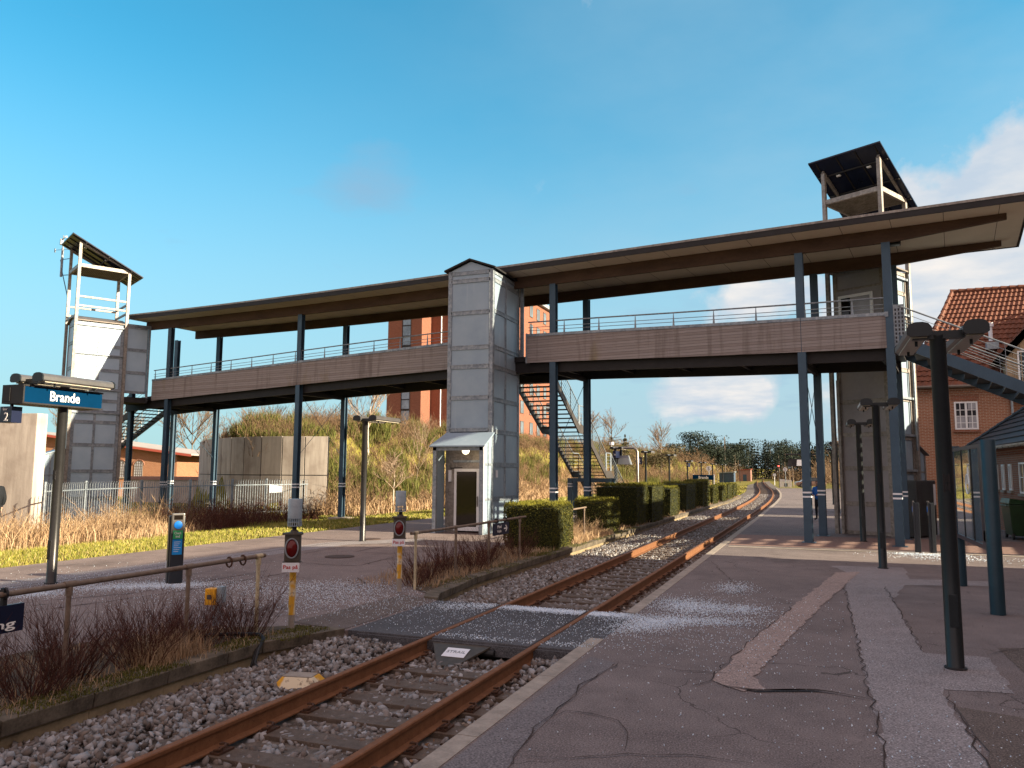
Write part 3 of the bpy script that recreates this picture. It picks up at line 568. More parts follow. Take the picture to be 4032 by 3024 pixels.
# second track joining from the left, far away
t2 = thing('railway_track', 'distant second track joining the main line from the left', 'railway track'); m2 = MB()
for off in (-.72, .72):
    pts = [(-30 + off, 118, -.14), (-24 + off, 132, -.14), (-19.5 + off, 150, -.14), (-17 + off, 175, -.14), (-16.3 + off, 200, -.14), (-19 + off, 300, -.14)]
    mm = MB()
    for a, b in zip(pts[:-1], pts[1:]): mm.bar(a, b, .08, .16)
    mm.obj('rail', 'rail_rust', t2)
# level crossing of black rubber panels
cr = thing('level_crossing', 'black rubber footpath crossing laid between and beside the rails', 'crossing', (-4.0, 10.6, 0))
for a, b in ((-1.95, -.765), (-.66, .66), (.765, 1.42)):
    MB().box(a, b, -1.32, 1.32, -.10, -.004).obj('rubber_panel', 'rubber', cr, bevel=.012)
MB().box(-1.75, 1.40, -1.36, -1.325, -.16, -.03).obj('edge_beam', 'rubber', cr)
# deflector plate
dp = thing('deflector_plate', 'brown tapered deflector plate with a white label at the crossing edge', 'deflector', (-4.15, 9.24, 0))
mb = MB(); T = [(-.47, .0, -.045), (.32, .0, -.045), (.07, -.50, -.19), (-.16, -.52, -.19)]; mb.add(T + [(x, y, z - .02) for x, y, z in T], [(3, 2, 1, 0), (4, 5, 6, 7), (0, 1, 5, 4), (1, 2, 6, 5), (2, 3, 7, 6), (3, 0, 4, 7)]); mb.obj('plate', 'signal_case', dp)
MB().tube([(.14, -.02, -.12), (.38, -.02, -.12)], .045, 12).obj('buffer_roll', 'rubber_black', dp)
nrm = Vector((0, .145, .5)).normalized(); upv = Vector((0, .5, .145)).normalized(); c0 = Vector((-.05, -.22, -.1045)) + nrm * .004
lab = MB(); a_ = Vector((1, 0, 0)) * .15; b_ = upv * .105; lab.hexa([c0 - a_ - b_, c0 + a_ - b_, c0 + a_ + b_, c0 - a_ + b_] + [q + nrm * .003 for q in (c0 - a_ - b_, c0 + a_ - b_, c0 + a_ + b_, c0 - a_ + b_)]); lab = lab.obj('label', 'white_paint', dp)
text('STRAIL', 'monitor_case', lab, c0 - a_ * .82 - b_ * .15 + nrm * .005, (1, 0, 0), upv, .055, .25)
# asphalt tongue between crossing and left platform
sheet('crossing_ramp', jag([(-5.95, 9.28), (-5.95, 11.9), (-6.7, 12.2), (-6.9, 9.4)], .02), .006, 'asphalt_dark')
# scattered road salt
def cloudpts(spec):
    out = []
    for x, y, sx, sy, a, n in spec:
        p = NR.normal(size=(n, 2)) * (sx, sy); ca, sa = math.cos(a), math.sin(a); out.append(np.stack([x + p[:, 0] * ca - p[:, 1] * sa, y + p[:, 0] * sa + p[:, 1] * ca], 1))
    return np.concatenate(out)
P = cloudpts([(-1.95, 12.9, .30, .42, .3, 3200), (-1.2, 12.9, .25, .25, .2, 1200), (-1.5, 15.2, .2, .4, 0, 900), (-2.2, 11.2, .20, .42, -.4, 3000), (-1.5, 11.7, .38, .18, .3, 1500), (-1.5, 11.5, .9, 1.6, 0, 2000), (-3.95, 11.66, .5, .10, -.05, 4200), (-3.0, 11.68, .25, .09, 0, 1800), (-2.6, 11.5, .3, .2, 0, 900),
               (-5.2, 11.5, .35, .2, .3, 1000), (-4.0, 10.5, 1.2, .7, 0, 1500), (-4.1, 9.45, .5, .08, 0, 350), (-3.0, 9.5, .3, .08, 0, 200), (-11.1, 11.5, .40, .22, .5, 3000), (-11.8, 11.0, .5, .28, .6, 2600), (-12.5, 9.8, .3, .25, .5, 2200), (-9.9, 11.9, .9, .5, .1, 1300), (-8.2, 12.4, .7, .5, .3, 1800), (-7.4, 11.3, .9, .7, 0, 2200), (-8.8, 10.4, 1.3, .8, .2, 1100),
               (-13.0, 11.2, .9, 1.6, 0, 1200), (2.6, 23.4, .5, .22, 0, 800), (3.0, 22.6, .8, .4, 0, 500), (1.3, 6.9, .9, .8, 0, 420), (-1.0, 7.5, 1.6, 2.0, 0, 110)])
k = ~(((np.abs(np.abs(P[:, 0] + 4.0) - .715) < .05)) | ((P[:, 0] > -6.3) & (P[:, 0] < -2.6) & ((P[:, 1] < 9.29) | (P[:, 1] > 11.9)))); P = P[k]
P3 = np.concatenate([P, np.full((len(P), 1), .012)], 1); sz = NR.uniform(.003, .0085, len(P3)) * (1 + (P[:, 1] > 18) * .6); V, F = stones(P3, sz); tag(link('road_salt', npmesh('road_salt', V, F), 'salt'), kind='stuff')
# litter and pebbles on the platforms
n = 300; P = np.stack([NR.uniform(-2.4, 4, n), NR.uniform(4, 22, n), np.full(n, .018)], 1); V, F = stones(P, NR.uniform(.003, .010, n)); tag(link('grit', npmesh('grit', V, F), 'stone'), kind='stuff')
# manholes
for x, y, r in ((-11.05, 16.9, .36), (-13.0, 21.6, .30)):
    o = MB().lathe([(r, 0), (r, .012), (r - .03, .014)], 28, (0, 0, 0)).obj('manhole_cover', 'manhole_iron'); o.location = (x, y, 0)
    tag(o, 'round rusty manhole cover in the left platform, ' + ('inside the cut asphalt square' if r > .33 else 'beside the foot of the second lamp post'), 'manhole cover')
# ------------------------------------------------------------------ footbridge (local x = along the bridge, y = depth)
BL = (-.3, 26.03, 0.0)
br = thing('footbridge', 'long covered footbridge over the track with weathered wooden parapets and flat roof', 'footbridge', BL, -AB)
def zt(u): return float(np.interp(u, [-34, -31.3, -26, -21.4, -17, -13.2, -11, -9.76, -6.5, -3.4, 0, 2.4, 4], [6.42, 6.56, 6.72, 6.86, 6.99, 7.08, 7.12, 7.12, 7.03, 6.93, 6.84, 6.79, 6.75]))
def zs_(u): return 9.45 + max(0.0, -u - 14) ** 2 * .0007
UE = 6.12; us = list(np.arange(-32.1, UE - .1, 1.37)) + [UE]
MB().loft([[(u, -1.0, zs_(u) + .03), (u, 4.0, zs_(u) + .03), (u, 4.0, zs_(u) + .20), (u, -1.0, zs_(u) + .20)] for u in us]).obj('roof', 'gutter', br)
MB().loft([[(u, -.96, zs_(u)), (u, 3.96, zs_(u)), (u, 3.96, zs_(u) + .028), (u, -.96, zs_(u) + .028)] for u in us if u < UE] + [[(UE - .03, -.96, zs_(0)), (UE - .03, 3.96, zs_(0)), (UE - .03, 3.96, zs_(0) + .028), (UE - .03, -.96, zs_(0) + .028)]]).obj('soffit', 'soffit', br)
for v0, v1 in ((-1.045, -1.002), (4.002, 4.045)): MB().loft([[(u, v0, zs_(u) - .015), (u, v1, zs_(u) - .015), (u, v1, zs_(u) + .16), (u, v0, zs_(u) + .16)] for u in us]).obj('fascia', 'steel_dark', br)
for v0, v1 in ((-1.06, -1.002), (4.002, 4.06)): MB().loft([[(u, v0 - .0, zs_(u) + .163), (u, v1, zs_(u) + .163), (u, v1, zs_(u) + .235), (u, v0, zs_(u) + .235)] for u in us]).obj('roof_edge', 'galv_brown', br)
MB().box(UE + .002, UE + .045, -1.045, 4.045, zs_(0) - .015, zs_(0) + .2).obj('fascia', 'steel_dark', br)
for v in (0, 3.0):
    secs = [[(u, v - .07, zs_(u) - .42), (u, v + .07, zs_(u) - .42), (u, v + .07, zs_(u) - .003), (u, v - .07, zs_(u) - .003)] for u in list(np.arange(-32.0, 2.5, 2.3)) + [2.6]]
    e = 5.63
    secs.append([(e, v - .07, zs_(0) - .17), (e, v + .07, zs_(0) - .17), (e, v + .07, zs_(0) - .003), (e, v - .07, zs_(0) - .003)])
    MB().loft(secs).obj('roof_beam', 'timber_dark', br)
for u0 in (-28.4, -23.6, -18.5, -14.6, -10.0, -5.0, -.1): 
    l_ = MB().box(u0, u0 + 1.55, .62, .80, zs_(u0) - .085, zs_(u0) - .003).obj('strip_light', 'lens', br, bevel=.015)
# parapets and rails
def para(u0, u1, v, face):
    n = max(2, int((u1 - u0) / 1.1)); U = np.linspace(u0, u1, n)
    MB().loft([[(u, v, zt(u) - .98), (u, v + face * .06, zt(u) - .98), (u, v + face * .06, zt(u)), (u, v, zt(u))] for u in U]).obj('wood_panel', 'wood_panel', br)
    MB().loft([[(u, v - face * .02, zt(u) + .004), (u, v + face * .09, zt(u) + .004), (u, v + face * .09, zt(u) + .10), (u, v - face * .02, zt(u) + .10)] for u in U]).obj('capping', 'galvanised', br)
    MB().tube([(u, v + face * .09, zt(u) + .56) for u in U], .026, 8).obj('handrail', 'galvanised', br)
    for dz in (.24, .36): MB().tube([(u, v + face * .09, zt(u) + dz) for u in U], .011, 6).obj('mid_rail', 'galvanised', br)
    u = u0 + .12
    while u < u1: MB().hexa([(u - .035, v + face * .07, zt(u) + .1), (u + .035, v + face * .07, zt(u) + .1), (u + .035, v + face * .09, zt(u) + .1), (u - .035, v + face * .09, zt(u) + .1), (u - .008, v + face * .07, zt(u) + .55), (u + .008, v + face * .07, zt(u) + .55), (u + .008, v + face * .09, zt(u) + .55), (u - .008, v + face * .09, zt(u) + .55)]).obj('baluster', 'galvanised', br); u += 1.37
for a, b in ((-31.25, -21.3), (-21.3, -12.15), (-9.72, 0.0), (0.0, 2.42)): para(a + .01, b - .01, -.12, 1)
for a, b in ((-33.3, -21.3), (-21.3, -11.7), (-9.6, 0.0), (0.0, 2.42)): para(a + .01, b - .01, 3.10, -1)
MB().box(-9.76, -9.71, -.16, .1, zt(-9.76) - 1.0, zt(-9.76) + .12).obj('end_post', 'galvanised', br)
MB().bar((2.44, -.1, 6.75), (2.44, -.1, 6.9), .1, .1).obj('end_post', 'galvanised', br)
U = list(np.linspace(-33.6, 2.62, 34))
MB().loft([[(u, .02, zt(u) - .90), (u, 3.0, zt(u) - .90), (u, 3.0, zt(u) - .72), (u, .02, zt(u) - .72)] for u in U]).obj('deck', 'steel_dark', br)
for v in (.12, 2.78): MB().loft([[(u, v, zt(u) - 1.32), (u, v + .12, zt(u) - 1.32), (u, v + .12, zt(u) - .905), (u, v, zt(u) - .905)] for u in U]).obj('deck_beam', 'steel_dark', br)
for u in np.arange(-33, 2.5, 2.2): MB().box(u - .05, u + .05, .25, 2.77, zt(u) - 1.15, zt(u) - .91).obj('cross_beam', 'steel_dark', br)
def column(u, v, z0, z1, name='column'):
    w, d, t = .24, .22, .024; m = MB(); m.box(u - w / 2, u + w / 2, v - d / 2, v - d / 2 + t, z0, z1); m.box(u - w / 2, u + w / 2, v + d / 2 - t, v + d / 2, z0, z1); m.box(u - t / 2, u + t / 2, v - d / 2 + t, v + d / 2 - t, z0, z1)
    m.box(u - .2, u + .2, v - .19, v + .19, z0, z0 + .025) if z0 > -.1 else None
    c_ = m.obj(name, 'steel_paint', br)
    for z in (1.36, 1.49): MB().box(u - w / 2 - .004, u + w / 2 + .004, v - d / 2 - .004, v + d / 2 + .004, z, z + .05).obj('reflective_band', 'white_paint', c_)
for u, z0 in ((-30.1, -.36), (-21.27, -.36), (-8.67, -.01), (0, -.01), (2.5, -.01)):
    column(u, -.0, z0, 9.03 + (zs_(u) - 9.45)); column(u, 3.0, z0, 9.03 + (zs_(u) - 9.45))
    z = zt(u) - 1.25; MB().box(u - .06, u + .06, .12, 2.88, z - .16, z).obj('cross_beam', 'steel_dark', br)
    for a, b in (((u + .02, .1, z - .15), (u + .02, 2.9, 2.75)), ((u - .02, 2.9, z - .15), (u - .02, .1, 2.75))):
        MB().tube([a, b], .011, 6).obj('brace', 'steel_paint', br)
column(-33.5, 0.4, -.36, 9.3); column(-33.5, 3.0, -.36, 9.3)
MB().box(-21.27 - .45, -21.27 + .5, 2.6, 3.35, -.5, -.05).obj('footing', 'slab', br)
MB().box(2.6, 2.9, .2, .45, 9.0, 9.25).obj('loudspeaker', 'lamp_black', br, bevel=.03)

# ------------------------------------------------------------------ lift towers
def skin_face(m_frame, parent, org, ax, W_, zs, mull, z0, mat='lift_panel', fm='galvanised', fw=.12, inset=.035):
    """one glazed-panel face: org = left-bottom corner, ax = unit direction; outward normal = ax x z"""
    ax = Vector(ax); nr = Vector((ax.y, -ax.x, 0)); o = Vector(org)
    def P(s, z, d=0): return o + ax * s + Vector((0, 0, z)) + nr * d
    def blk(m, s0, s1, za, zb, d0, d1): m.hexa([P(s0, za, d0), P(s1, za, d0), P(s1, za, d1), P(s0, za, d1), P(s0, zb, d0), P(s1, zb, d0), P(s1, zb, d1), P(s0, zb, d1)])
    xs = [fw] + [x for m_ in mull for x in (m_ - .025, m_ + .025)] + [W_ - fw]
    for i in range(0, len(xs), 2):
        for a, b in zip(zs[:-1], zs[1:]):
            m = MB(); blk(m, xs[i] + .03, xs[i + 1] - .03, a + .075, b - .075, -.05, -.02); m.obj('panel', mat, parent)
            g = MB()
            for (s0, s1, za, zb) in ((xs[i], xs[i + 1], a + .05, a + .078), (xs[i], xs[i + 1], b - .078, b - .05), (xs[i], xs[i] + .028, a + .078, b - .078), (xs[i + 1] - .028, xs[i + 1], a + .078, b - .078)): blk(m_frame, s0, s1, za, zb, -.05, .012)
    for m_ in mull: blk(m_frame, m_ - .025, m_ + .025, zs[0], zs[-1], -.05, .002)
    for z in zs: blk(m_frame, fw - .0, W_ - fw, z - .05, z + .05, -.06, .0)
def corner(m, x, y, z0, z1, w=.12): m.box(x - w / 2, x + w / 2, y - w / 2, y + w / 2, z0, z1)

# middle tower: x -12.25..-10.5, y 25.3..28.0
mt = thing('lift_tower', 'tall grey metal lift tower with gable top and glass door, mid-bridge', 'lift tower', (-11.375, 25.3, 0))
x0, x1, d = -.875, .875, 2.7; fr = MB()
zf = [3.42, 4.70, 5.83, 6.5, 7.76, 8.95, 9.2]
skin_face(fr, mt, (x0, 0, 0), (1, 0, 0), 1.75, [3.55, 4.70, 5.81, 6.5, 7.76, 8.93, 9.22], [], 0)
skin_face(fr, mt, (x1, 0, 0), (0, 1, 0), d, [.06, 1.16, 2.35, 3.51, 4.64, 5.80, 6.51, 7.80, 8.93, 9.22], [1.27], 0)
skin_face(fr, mt, (x0, d, 0), (0, -1, 0), d, [.06, 1.16, 2.35, 3.51, 4.64, 5.80, 6.51, 7.80, 8.93, 9.22], [1.35], 0)
skin_face(fr, mt, (x1, d, 0), (-1, 0, 0), 1.75, [.06, 1.2, 3.5, 5.9], [], 0)
for cx_, cy_ in ((x0 + .075, .075), (x1 - .075, .075), (x0 + .075, d - .075), (x1 - .075, d - .075)): corner(fr, cx_, cy_, 0, 9.3, .15)
fr.obj('frame', 'galvanised', mt)
g = MB(); g.add([(x0, .01, 9.28), (x1, .01, 9.28), (0, .01, 9.62), (x0, d, 9.28), (x1, d, 9.28), (0, d, 9.62)], [(0, 1, 2), (5, 4, 3), (0, 2, 5, 3), (1, 4, 5, 2), (0, 3, 4, 1)]); g.obj('gable', 'lift_panel', mt)
rf = MB()
for s in (-1, 1): rf.hexa([(0, -.12, 9.66), (s * 1.0, -.12, 9.29), (s * 1.0, d + .1, 9.29), (0, d + .1, 9.66), (0, -.12, 9.72), (s * 1.0, -.12, 9.35), (s * 1.0, d + .1, 9.35), (0, d + .1, 9.72)])
rf.obj('roof', 'steel_dark', mt)
ex = MB(); ex.box(x1 + .02, x1 + .14, d - .0, d + .12, 5.9, 9.2); ex.obj('landing_frame', 'galvanised', mt)
pc = MB(); pw = 0.9  # porch walls
pc.box(x0 - .12, x0 - .06, -.78, 0, 0, 2.93); pc.obj('porch_wall', 'lift_panel', mt); porch = MB().box(x1 - .06, x1 - .0, -.78, 0, 0, 2.98).obj('porch_wall', 'lift_panel', mt)
pf = MB()
for x in (x0 - .12, x1 - .12): pf.box(x - .0, x + .13, -.80, -.68, 0, 2.95)
pf.box(x0 - .12, x1 + .01, -.80, -.70, 2.82, 2.95)
for z in (1.16, 2.35): pf.box(x1 - .0, x1 + .015, -.70, .0, z - .04, z + .04)
pf.box(x1, x1 + .015, -.36, -.30, .05, 3.1); pf.obj('porch_frame', 'galvanised', porch)
pr = MB(); pr.hexa([(x0 - .2, -.92, 2.94), (x1 + .12, -.92, 2.94), (x1 + .10, 0.0, 3.42), (x0 + .0, 0.0, 3.42), (x0 - .2, -.92, 2.985), (x1 + .12, -.92, 2.985), (x1 + .10, 0.0, 3.47), (x0 + .0, 0.0, 3.47)]); pr.obj('porch_roof', 'lift_panel', mt)
sw = MB(); sw.add([(x1 + .004, -.68, 2.95), (x1 + .004, 0, 2.95), (x1 + .004, 0, 3.40)], [(0, 1, 2)]); sw.obj('porch_gusset', 'lift_panel', porch)
dw = MB(); dw.box(x0, -.52, -.02, .02, 0, 3.3); dw.box(.43, x1, -.02, .02, 0, 3.3); dw.box(-.52, .43, -.02, .02, 2.2, 3.3); dw.obj('door_wall', 'galv_brown', mt)
ds = MB()
for a, b, c_, e in ((-.52, -.43, .06, 2.2), (.34, .43, .06, 2.2), (-.43, .34, 2.10, 2.2), (-.43, .34, .06, .20)): ds.box(a, b, -.06, -.022, c_, e)
dr = ds.obj('door', 'white_frame', mt); MB().box(-.43, .34, -.045, -.03, .2, 2.1).obj('door_glass', 'glass_dark', dr); MB().box(.37, .40, -.11, -.06, .9, 1.25).obj('handle', 'lamp_metal', dr)
MB().box(-.55, .46, -.08, -.022, 2.42, 2.50).obj('transom', 'galvanised', mt); MB().box(-.72, -.62, -.12, -.022, 1.75, 2.15).obj('intercom', 'white_paint', mt); MB().tube([(-.68, -.05, 2.22), (-.2, -.09, 2.24)], .012, 6).obj('door_closer', 'steel_dark', mt)
lp_ = MB().lathe([(.15, .03), (.15, .0), (.145, -.01)], 20, (.16, -.60, 2.86)).obj('lamp', 'lamp_black', mt); MB().lathe([(.135, -.0), (.128, -.07), (.095, -.13), (.04, -.16), (.005, -.165)], 20, (.16, -.60, 2.85)).obj('globe', 'lamp_globe', lp_, smooth=True)
dp_ = MB(); dp_.tube([(x1 + .05, -.83, 2.93), (x1 + .05, -.81, 2.75), (x1 + .05, -.80, .45)], .03, 8); dp_.obj('downpipe', 'white_paint', mt); MB().box(x1 + .012, x1 + .035, .35, .5, 1.9, 2.15).obj('notice', 'white_paint', mt)
lt = bpy.data.lights.new('porch_lamp', 'POINT'); lt.energy = 1.2; lt.color = (1, .75, .45); lt.shadow_soft_size = .12; lo = bpy.data.objects.new('lamp_light', lt); COL.objects.link(lo); lo.parent = mt; lo.location = (.16, -.62, 2.5)

def side_tower(label, org, right):
    t = thing('lift_tower', label, 'lift tower', (org[0], org[1], 0), R_(-28.5)); w, d = 2.12, (2.0 if right else 2.35); z0 = -.36 if not right else 0; fr = MB(); ou = MB()
    bx0, bx1, by0, by1 = -w + .18, -.10, .12, d - .10
    if right:
        skin_face(fr, t, (bx0, by0, 0), (1, 0, 0), bx1 - bx0, [.06, 1.06, 2.28, 3.45, 4.6, 5.8], [], 0, 'panel_grey')
        skin_face(fr, t, (bx0, by0, 0), (1, 0, 0), bx1 - bx0, [8.6, 9.3], [], 0, 'panel_grey')
        skin_face(fr, t, (bx1, by0, 0), (0, 1, 0), by1 - by0, [.06, 1.06, 2.16, 3.34, 4.69, 5.72, 6.6, 7.63, 8.48, 9.2], [], 0)
        MB().box(bx0 + .1, bx1 - .1, by0 - .01, by0 + .03, 5.8, 8.6).obj('landing_wall', 'panel_grey', t)
        m = MB()
        for a, b, c_, e in ((-1.72, -1.62, 6.2, 8.42), (-.58, -.48, 6.2, 8.42), (-1.62, -.58, 8.32, 8.42)): m.box(a, b, by0 - .09, by0 - .012, c_, e)
        dr_ = m.obj('landing_door', 'white_frame', t); MB().box(-1.62, -1.3, by0 - .06, by0 - .04, 6.2, 8.32).obj('glass', 'glass_dark', dr_); MB().box(-1.29, -.58, by0 - .06, by0 - .04, 6.2, 8.32).obj('glass', 'curtain_glass', dr_)
    else:
        skin_face(fr, t, (bx0, by0, 0), (1, 0, 0), bx1 - bx0, [z0 + .1, .7, 2.0, 3.1, 4.6, 5.9, 7.05, 8.3, 9.2], [], 0, 'lift_panel_light')
        skin_face(fr, t, (bx1, by0, 0), (0, 1, 0), by1 - by0, [z0 + .1, .75, 2.04, 3.3, 4.4, 4.9, 5.45, 6.0, 6.95, 7.65, 8.15, 9.02, 9.25], [1.02], 0, 'lift_panel_light')
        for z in (4.84, 5.97, 7.70, 9.1): MB().box(bx1 - .02, bx1 + .07, by0, by1, z - .025, z + .03).obj('ledge', 'galvanised', t)
    skin_face(fr, t, (bx0, by1, 0), (0, -1, 0), by1 - by0, [z0 + .1, 1.06, 2.16, 3.34, 4.69, 5.72, 6.6, 7.63, 8.48, 9.2], [], 0)
    skin_face(fr, t, (bx1, by1, 0), (-1, 0, 0), bx1 - bx0, [z0 + .1, 1.06, 3.3, 5.8, 7.5, 9.2], [], 0)
    for cx_, cy_ in ((bx0 + .06, by0 + .06), (bx1 - .06, by0 + .06), (bx0 + .06, by1 - .06), (bx1 - .06, by1 - .06)): corner(fr, cx_, cy_, z0, 9.3)
    fr.obj('frame', 'galv_brown' if right else 'galvanised', t)
    rf = MB(); xm = (bx0 + bx1) / 2
    for s in (-1, 1): e = xm + s * (bx1 - bx0 + .2) / 2; rf.hexa([(xm, by0 - .1, 9.62), (e, by0 - .1, 9.30), (e, by1 + .1, 9.30), (xm, by1 + .1, 9.62), (xm, by0 - .1, 9.67), (e, by0 - .1, 9.35), (e, by1 + .1, 9.35), (xm, by1 + .1, 9.67)])
    gb_ = MB(); gb_.add([(bx0, by0, 9.24), (bx1, by0, 9.24), (xm, by0, 9.62), (bx0, by1, 9.24), (bx1, by1, 9.24), (xm, by1, 9.62)], [(0, 1, 2), (5, 4, 3), (0, 2, 5, 3), (1, 4, 5, 2), (0, 3, 4, 1)]); gb_.obj('gable', 'lift_panel', t)
    rf.obj('roof', 'gutter', t)
    # solar canopy on four posts that run down outside the box
    sc = MB(); 
    for px, py, zt_ in ((-.04, .04, 13.12), (-w + .04, .04, 13.12), (-.04, d - .04, 12.06), (-w + .04, d - .04, 12.06)): corner(sc, px, py, z0, zt_, .13)
    for z in ((9.9, 10.35) if not right else (9.8,)): sc.bar((-.1, d - .04, z), (-w + .1, d - .04, z), .07, .09); sc.bar((-.04, .1, z + .12), (-.04, d - .1, z + .12), .07, .09); sc.bar((-w + .04, .1, z - .1), (-w + .04, d - .1, z - .1), .07, .09)
    if not right: sc.bar((-.1, .04, 9.55), (-w + .1, .04, 9.55), .07, .09)
    for py in (-.0, d): pass
    for px in (-.04, -w + .04): sc.bar((px, -.02, 13.16), (px, d + .02, 12.04), .08, .12)
    for z in (12.0,):
        for a, b in (((-.04, .04), (-w + .04, .04)), ((-.04, d - .04), (-w + .04, d - .04)), ((-.04, .04), (-.04, d - .04)), ((-w + .04, .04), (-w + .04, d - .04))): sc.bar((*a, z), (*b, z), .09, .17)
    can = sc.obj('solar_canopy', 'galv_brown', t)
    MB().box(-w + .08, -.08, .08, d - .08, 11.96, 11.99).obj('grating', 'grating', can)
    gb = MB(); 
    for i in range(26): y_ = .12 + i * (d - .24) / 25; gb.box(-w + .1, -.1, y_ - .008, y_ + .008, 11.925, 11.958)
    gb.obj('grating_bars', 'galv_brown', can)
    sl_ = (13.22 - 12.0) / (d + 0.04); pz = lambda y: 13.24 - sl_ * y
    pan = MB(); ya, yb = -.38, d + .55; pan.hexa([(-w - .32, ya, pz(ya)), (.22, ya, pz(ya)), (.22, yb, pz(yb)), (-w - .32, yb, pz(yb)), (-w - .32, ya, pz(ya) + .05), (.22, ya, pz(ya) + .05), (.22, yb, pz(yb) + .05), (-w - .32, yb, pz(yb) + .05)])
    pn = pan.obj('solar_panel', 'solar_cell', can); rb = MB()
    for x in (-w - .05, -w * .66, -w * .33, -.02): rb.bar((x, ya + .05, pz(ya) - .03), (x, yb - .05, pz(yb) - .03), .04, .05)
    for y_ in (.25, d * .55, d): rb.bar((-w - .28, y_, pz(y_) - .03), (.18, y_, pz(y_) - .03), .05, .05)
    rb.obj('mounting_rails', 'steel_dark', pn)
    for x, y_ in ((-w * .25, .35), (-w * .78, .35), (-w * .25, 1.3), (-w * .8, 1.35)): MB().box(x - .07, x + .07, y_ - .05, y_ + .05, pz(y_) - .06, pz(y_) - .008).obj('junction_box', 'white_paint', pn)
    # porch
    if not right:
        MB().box(bx0, bx0 + .04, -1.35, by0, z0, 2.62).obj('porch_wall', 'lift_panel', t); m = MB(); m.box(bx1 - .04, bx1, -1.35, by0, z0, 2.62); m.add([(bx1, -1.35, 2.62), (bx1, by0, 2.62), (bx1, by0, 3.05)], [(0, 1, 2)])
        p = m.obj('porch_wall', 'lift_panel', t); m = MB()
        for y_ in (-1.38, -.62): m.box(bx1 - .06, bx1 + .02, y_ - .03, y_ + .03, z0, 2.66 + (y_ + 1.38) * .3)
        for z in (.9, 1.85): m.box(bx1 - .0, bx1 + .02, -1.35, by0, z - .03, z + .03)
        m.box(bx0, bx0 + .06, -1.41, -1.35, z0, 2.62); m.bar((bx1, -1.38, 2.64), (bx1, by0, 3.08), .05, .07); m.obj('porch_frame', 'galvanised', p)
        MB().hexa([(bx0 - .1, -1.55, 2.60), (bx1 + .12, -1.55, 2.60), (bx1 + .12, by0, 3.12), (bx0 - .1, by0, 3.12), (bx0 - .1, -1.55, 2.64), (bx1 + .12, -1.55, 2.64), (bx1 + .12, by0, 3.16), (bx0 - .1, by0, 3.16)]).obj('porch_roof', 'lift_panel', t)
        # glazed landing between lift and bridge end
        m = MB(); skin_face(m, t, (bx1, by1 + .02, 0), (0, 1, 0), 1.22, [5.95, 6.95, 8.1, 9.25], [], 0, 'lift_panel_light'); corner(m, bx1 - .05, by1 + .1, 5.5, 9.3, .1); corner(m, bx1 - .05, by1 + 1.2, 5.5, 9.3, .1); m.box(bx1 - .08, bx1, by1, by1 + 1.25, 9.25, 9.4); m.obj('landing_screen', 'galvanised', t)
        MB().box(bx0 + .3, bx1, by1, by1 + 1.25, 5.45, 5.72).obj('landing_floor', 'steel_dark', t)
        # weather mast
        ms = MB(); q = Vector((-w - .98, -.18, 0)); ms.tube([q + Vector((0, 0, 11.95)), q + Vector((0, 0, 13.45))], .06, 8); ms.tube([q + Vector((0, 0, 13.45)), q + Vector((0, 0, 14.12))], .03, 8)
        an = ms.obj('antenna_mast', 'galvanised', t); m = MB(); m.box(q.x - .10, q.x + .09, q.y - .14, q.y - .01, 13.62, 13.92); m.tube([q + Vector((.02, -.05, 13.9)), q + Vector((.28, .1, 14.05))], .02, 6); m.box(q.x + .24, q.x + .33, q.y + .02, q.y + .12, 13.95, 14.05); m.obj('sensor_box', 'monitor_case', an)
        m = MB(); m.tube([q + Vector((-.55, -.25, 13.42)), q + Vector((.55, .25, 13.32))], .012, 6)
        for s in (-1, 1): m.tube([q + Vector((s * .55, s * .25, 13.3)), q + Vector((s * .55, s * .25, 13.5))], .035, 8)
        m.obj('sensor_arm', 'galvanised', an)
        m = MB()
        m.tube([(-w, .04, 12.75), (q.x - .12, q.y - .05, 12.85), (q.x + .15, q.y + .03, 12.1), (-w + .0, .04, 10.6)], .022, 6); m.tube([(-w, .04, 11.9), (q.x + .15, q.y + .03, 12.0)], .022, 6); m.obj('bracket', 'steel_paint', an)
    else:
        m = MB(); MB().box(bx0, bx0 + .04, by1 + .02, by1 + .75, 0, 2.75).obj('porch_wall', 'lift_panel', t); m.box(bx1 - .04, bx1, by1 + .02, by1 + .75, 0, 2.75); m.add([(bx1, by1 + .02, 2.75), (bx1, by1 + .75, 2.75), (bx1, by1 + .02, 3.1)], [(0, 1, 2)]); p = m.obj('porch_wall', 'lift_panel', t)
        m = MB(); m.box(bx1 - .03, bx1 + .03, by1 + .72, by1 + .8, 0, 2.75)
        for z in (1.06, 2.16): m.box(bx1, bx1 + .02, by1 + .05, by1 + .75, z - .03, z + .03)
        m.obj('porch_frame', 'galv_brown', p); MB().hexa([(bx0 - .1, by1, 3.15), (bx1 + .1, by1, 3.15), (bx1 + .1, by1 + .95, 2.74), (bx0 - .1, by1 + .95, 2.74), (bx0 - .1, by1, 3.19), (bx1 + .1, by1, 3.19), (bx1 + .1, by1 + .95, 2.78), (bx0 - .1, by1 + .95, 2.78)]).obj('porch_roof', 'gutter', t)
        for x in (bx0 - .02, bx1 - .16): MB().bar((x + .10, by0 - .09, 0), (x + .10, by0 - .09, 5.4), .10, .05).obj('guide_rail', 'galv_brown', t)
        MB().tube([(.06, d - .25, 9.2), (.06, d - .25, 2.9)], .035, 8).obj('downpipe', 'galvanised', t)
        for z in (2.2, 3.42, 4.72, 6.6, 7.7, 9.0): MB().box(bx1 - .02, bx1 + .08, by0, d + .02, z - .03, z + .05).obj('ledge', 'galvanised', t)
    return t
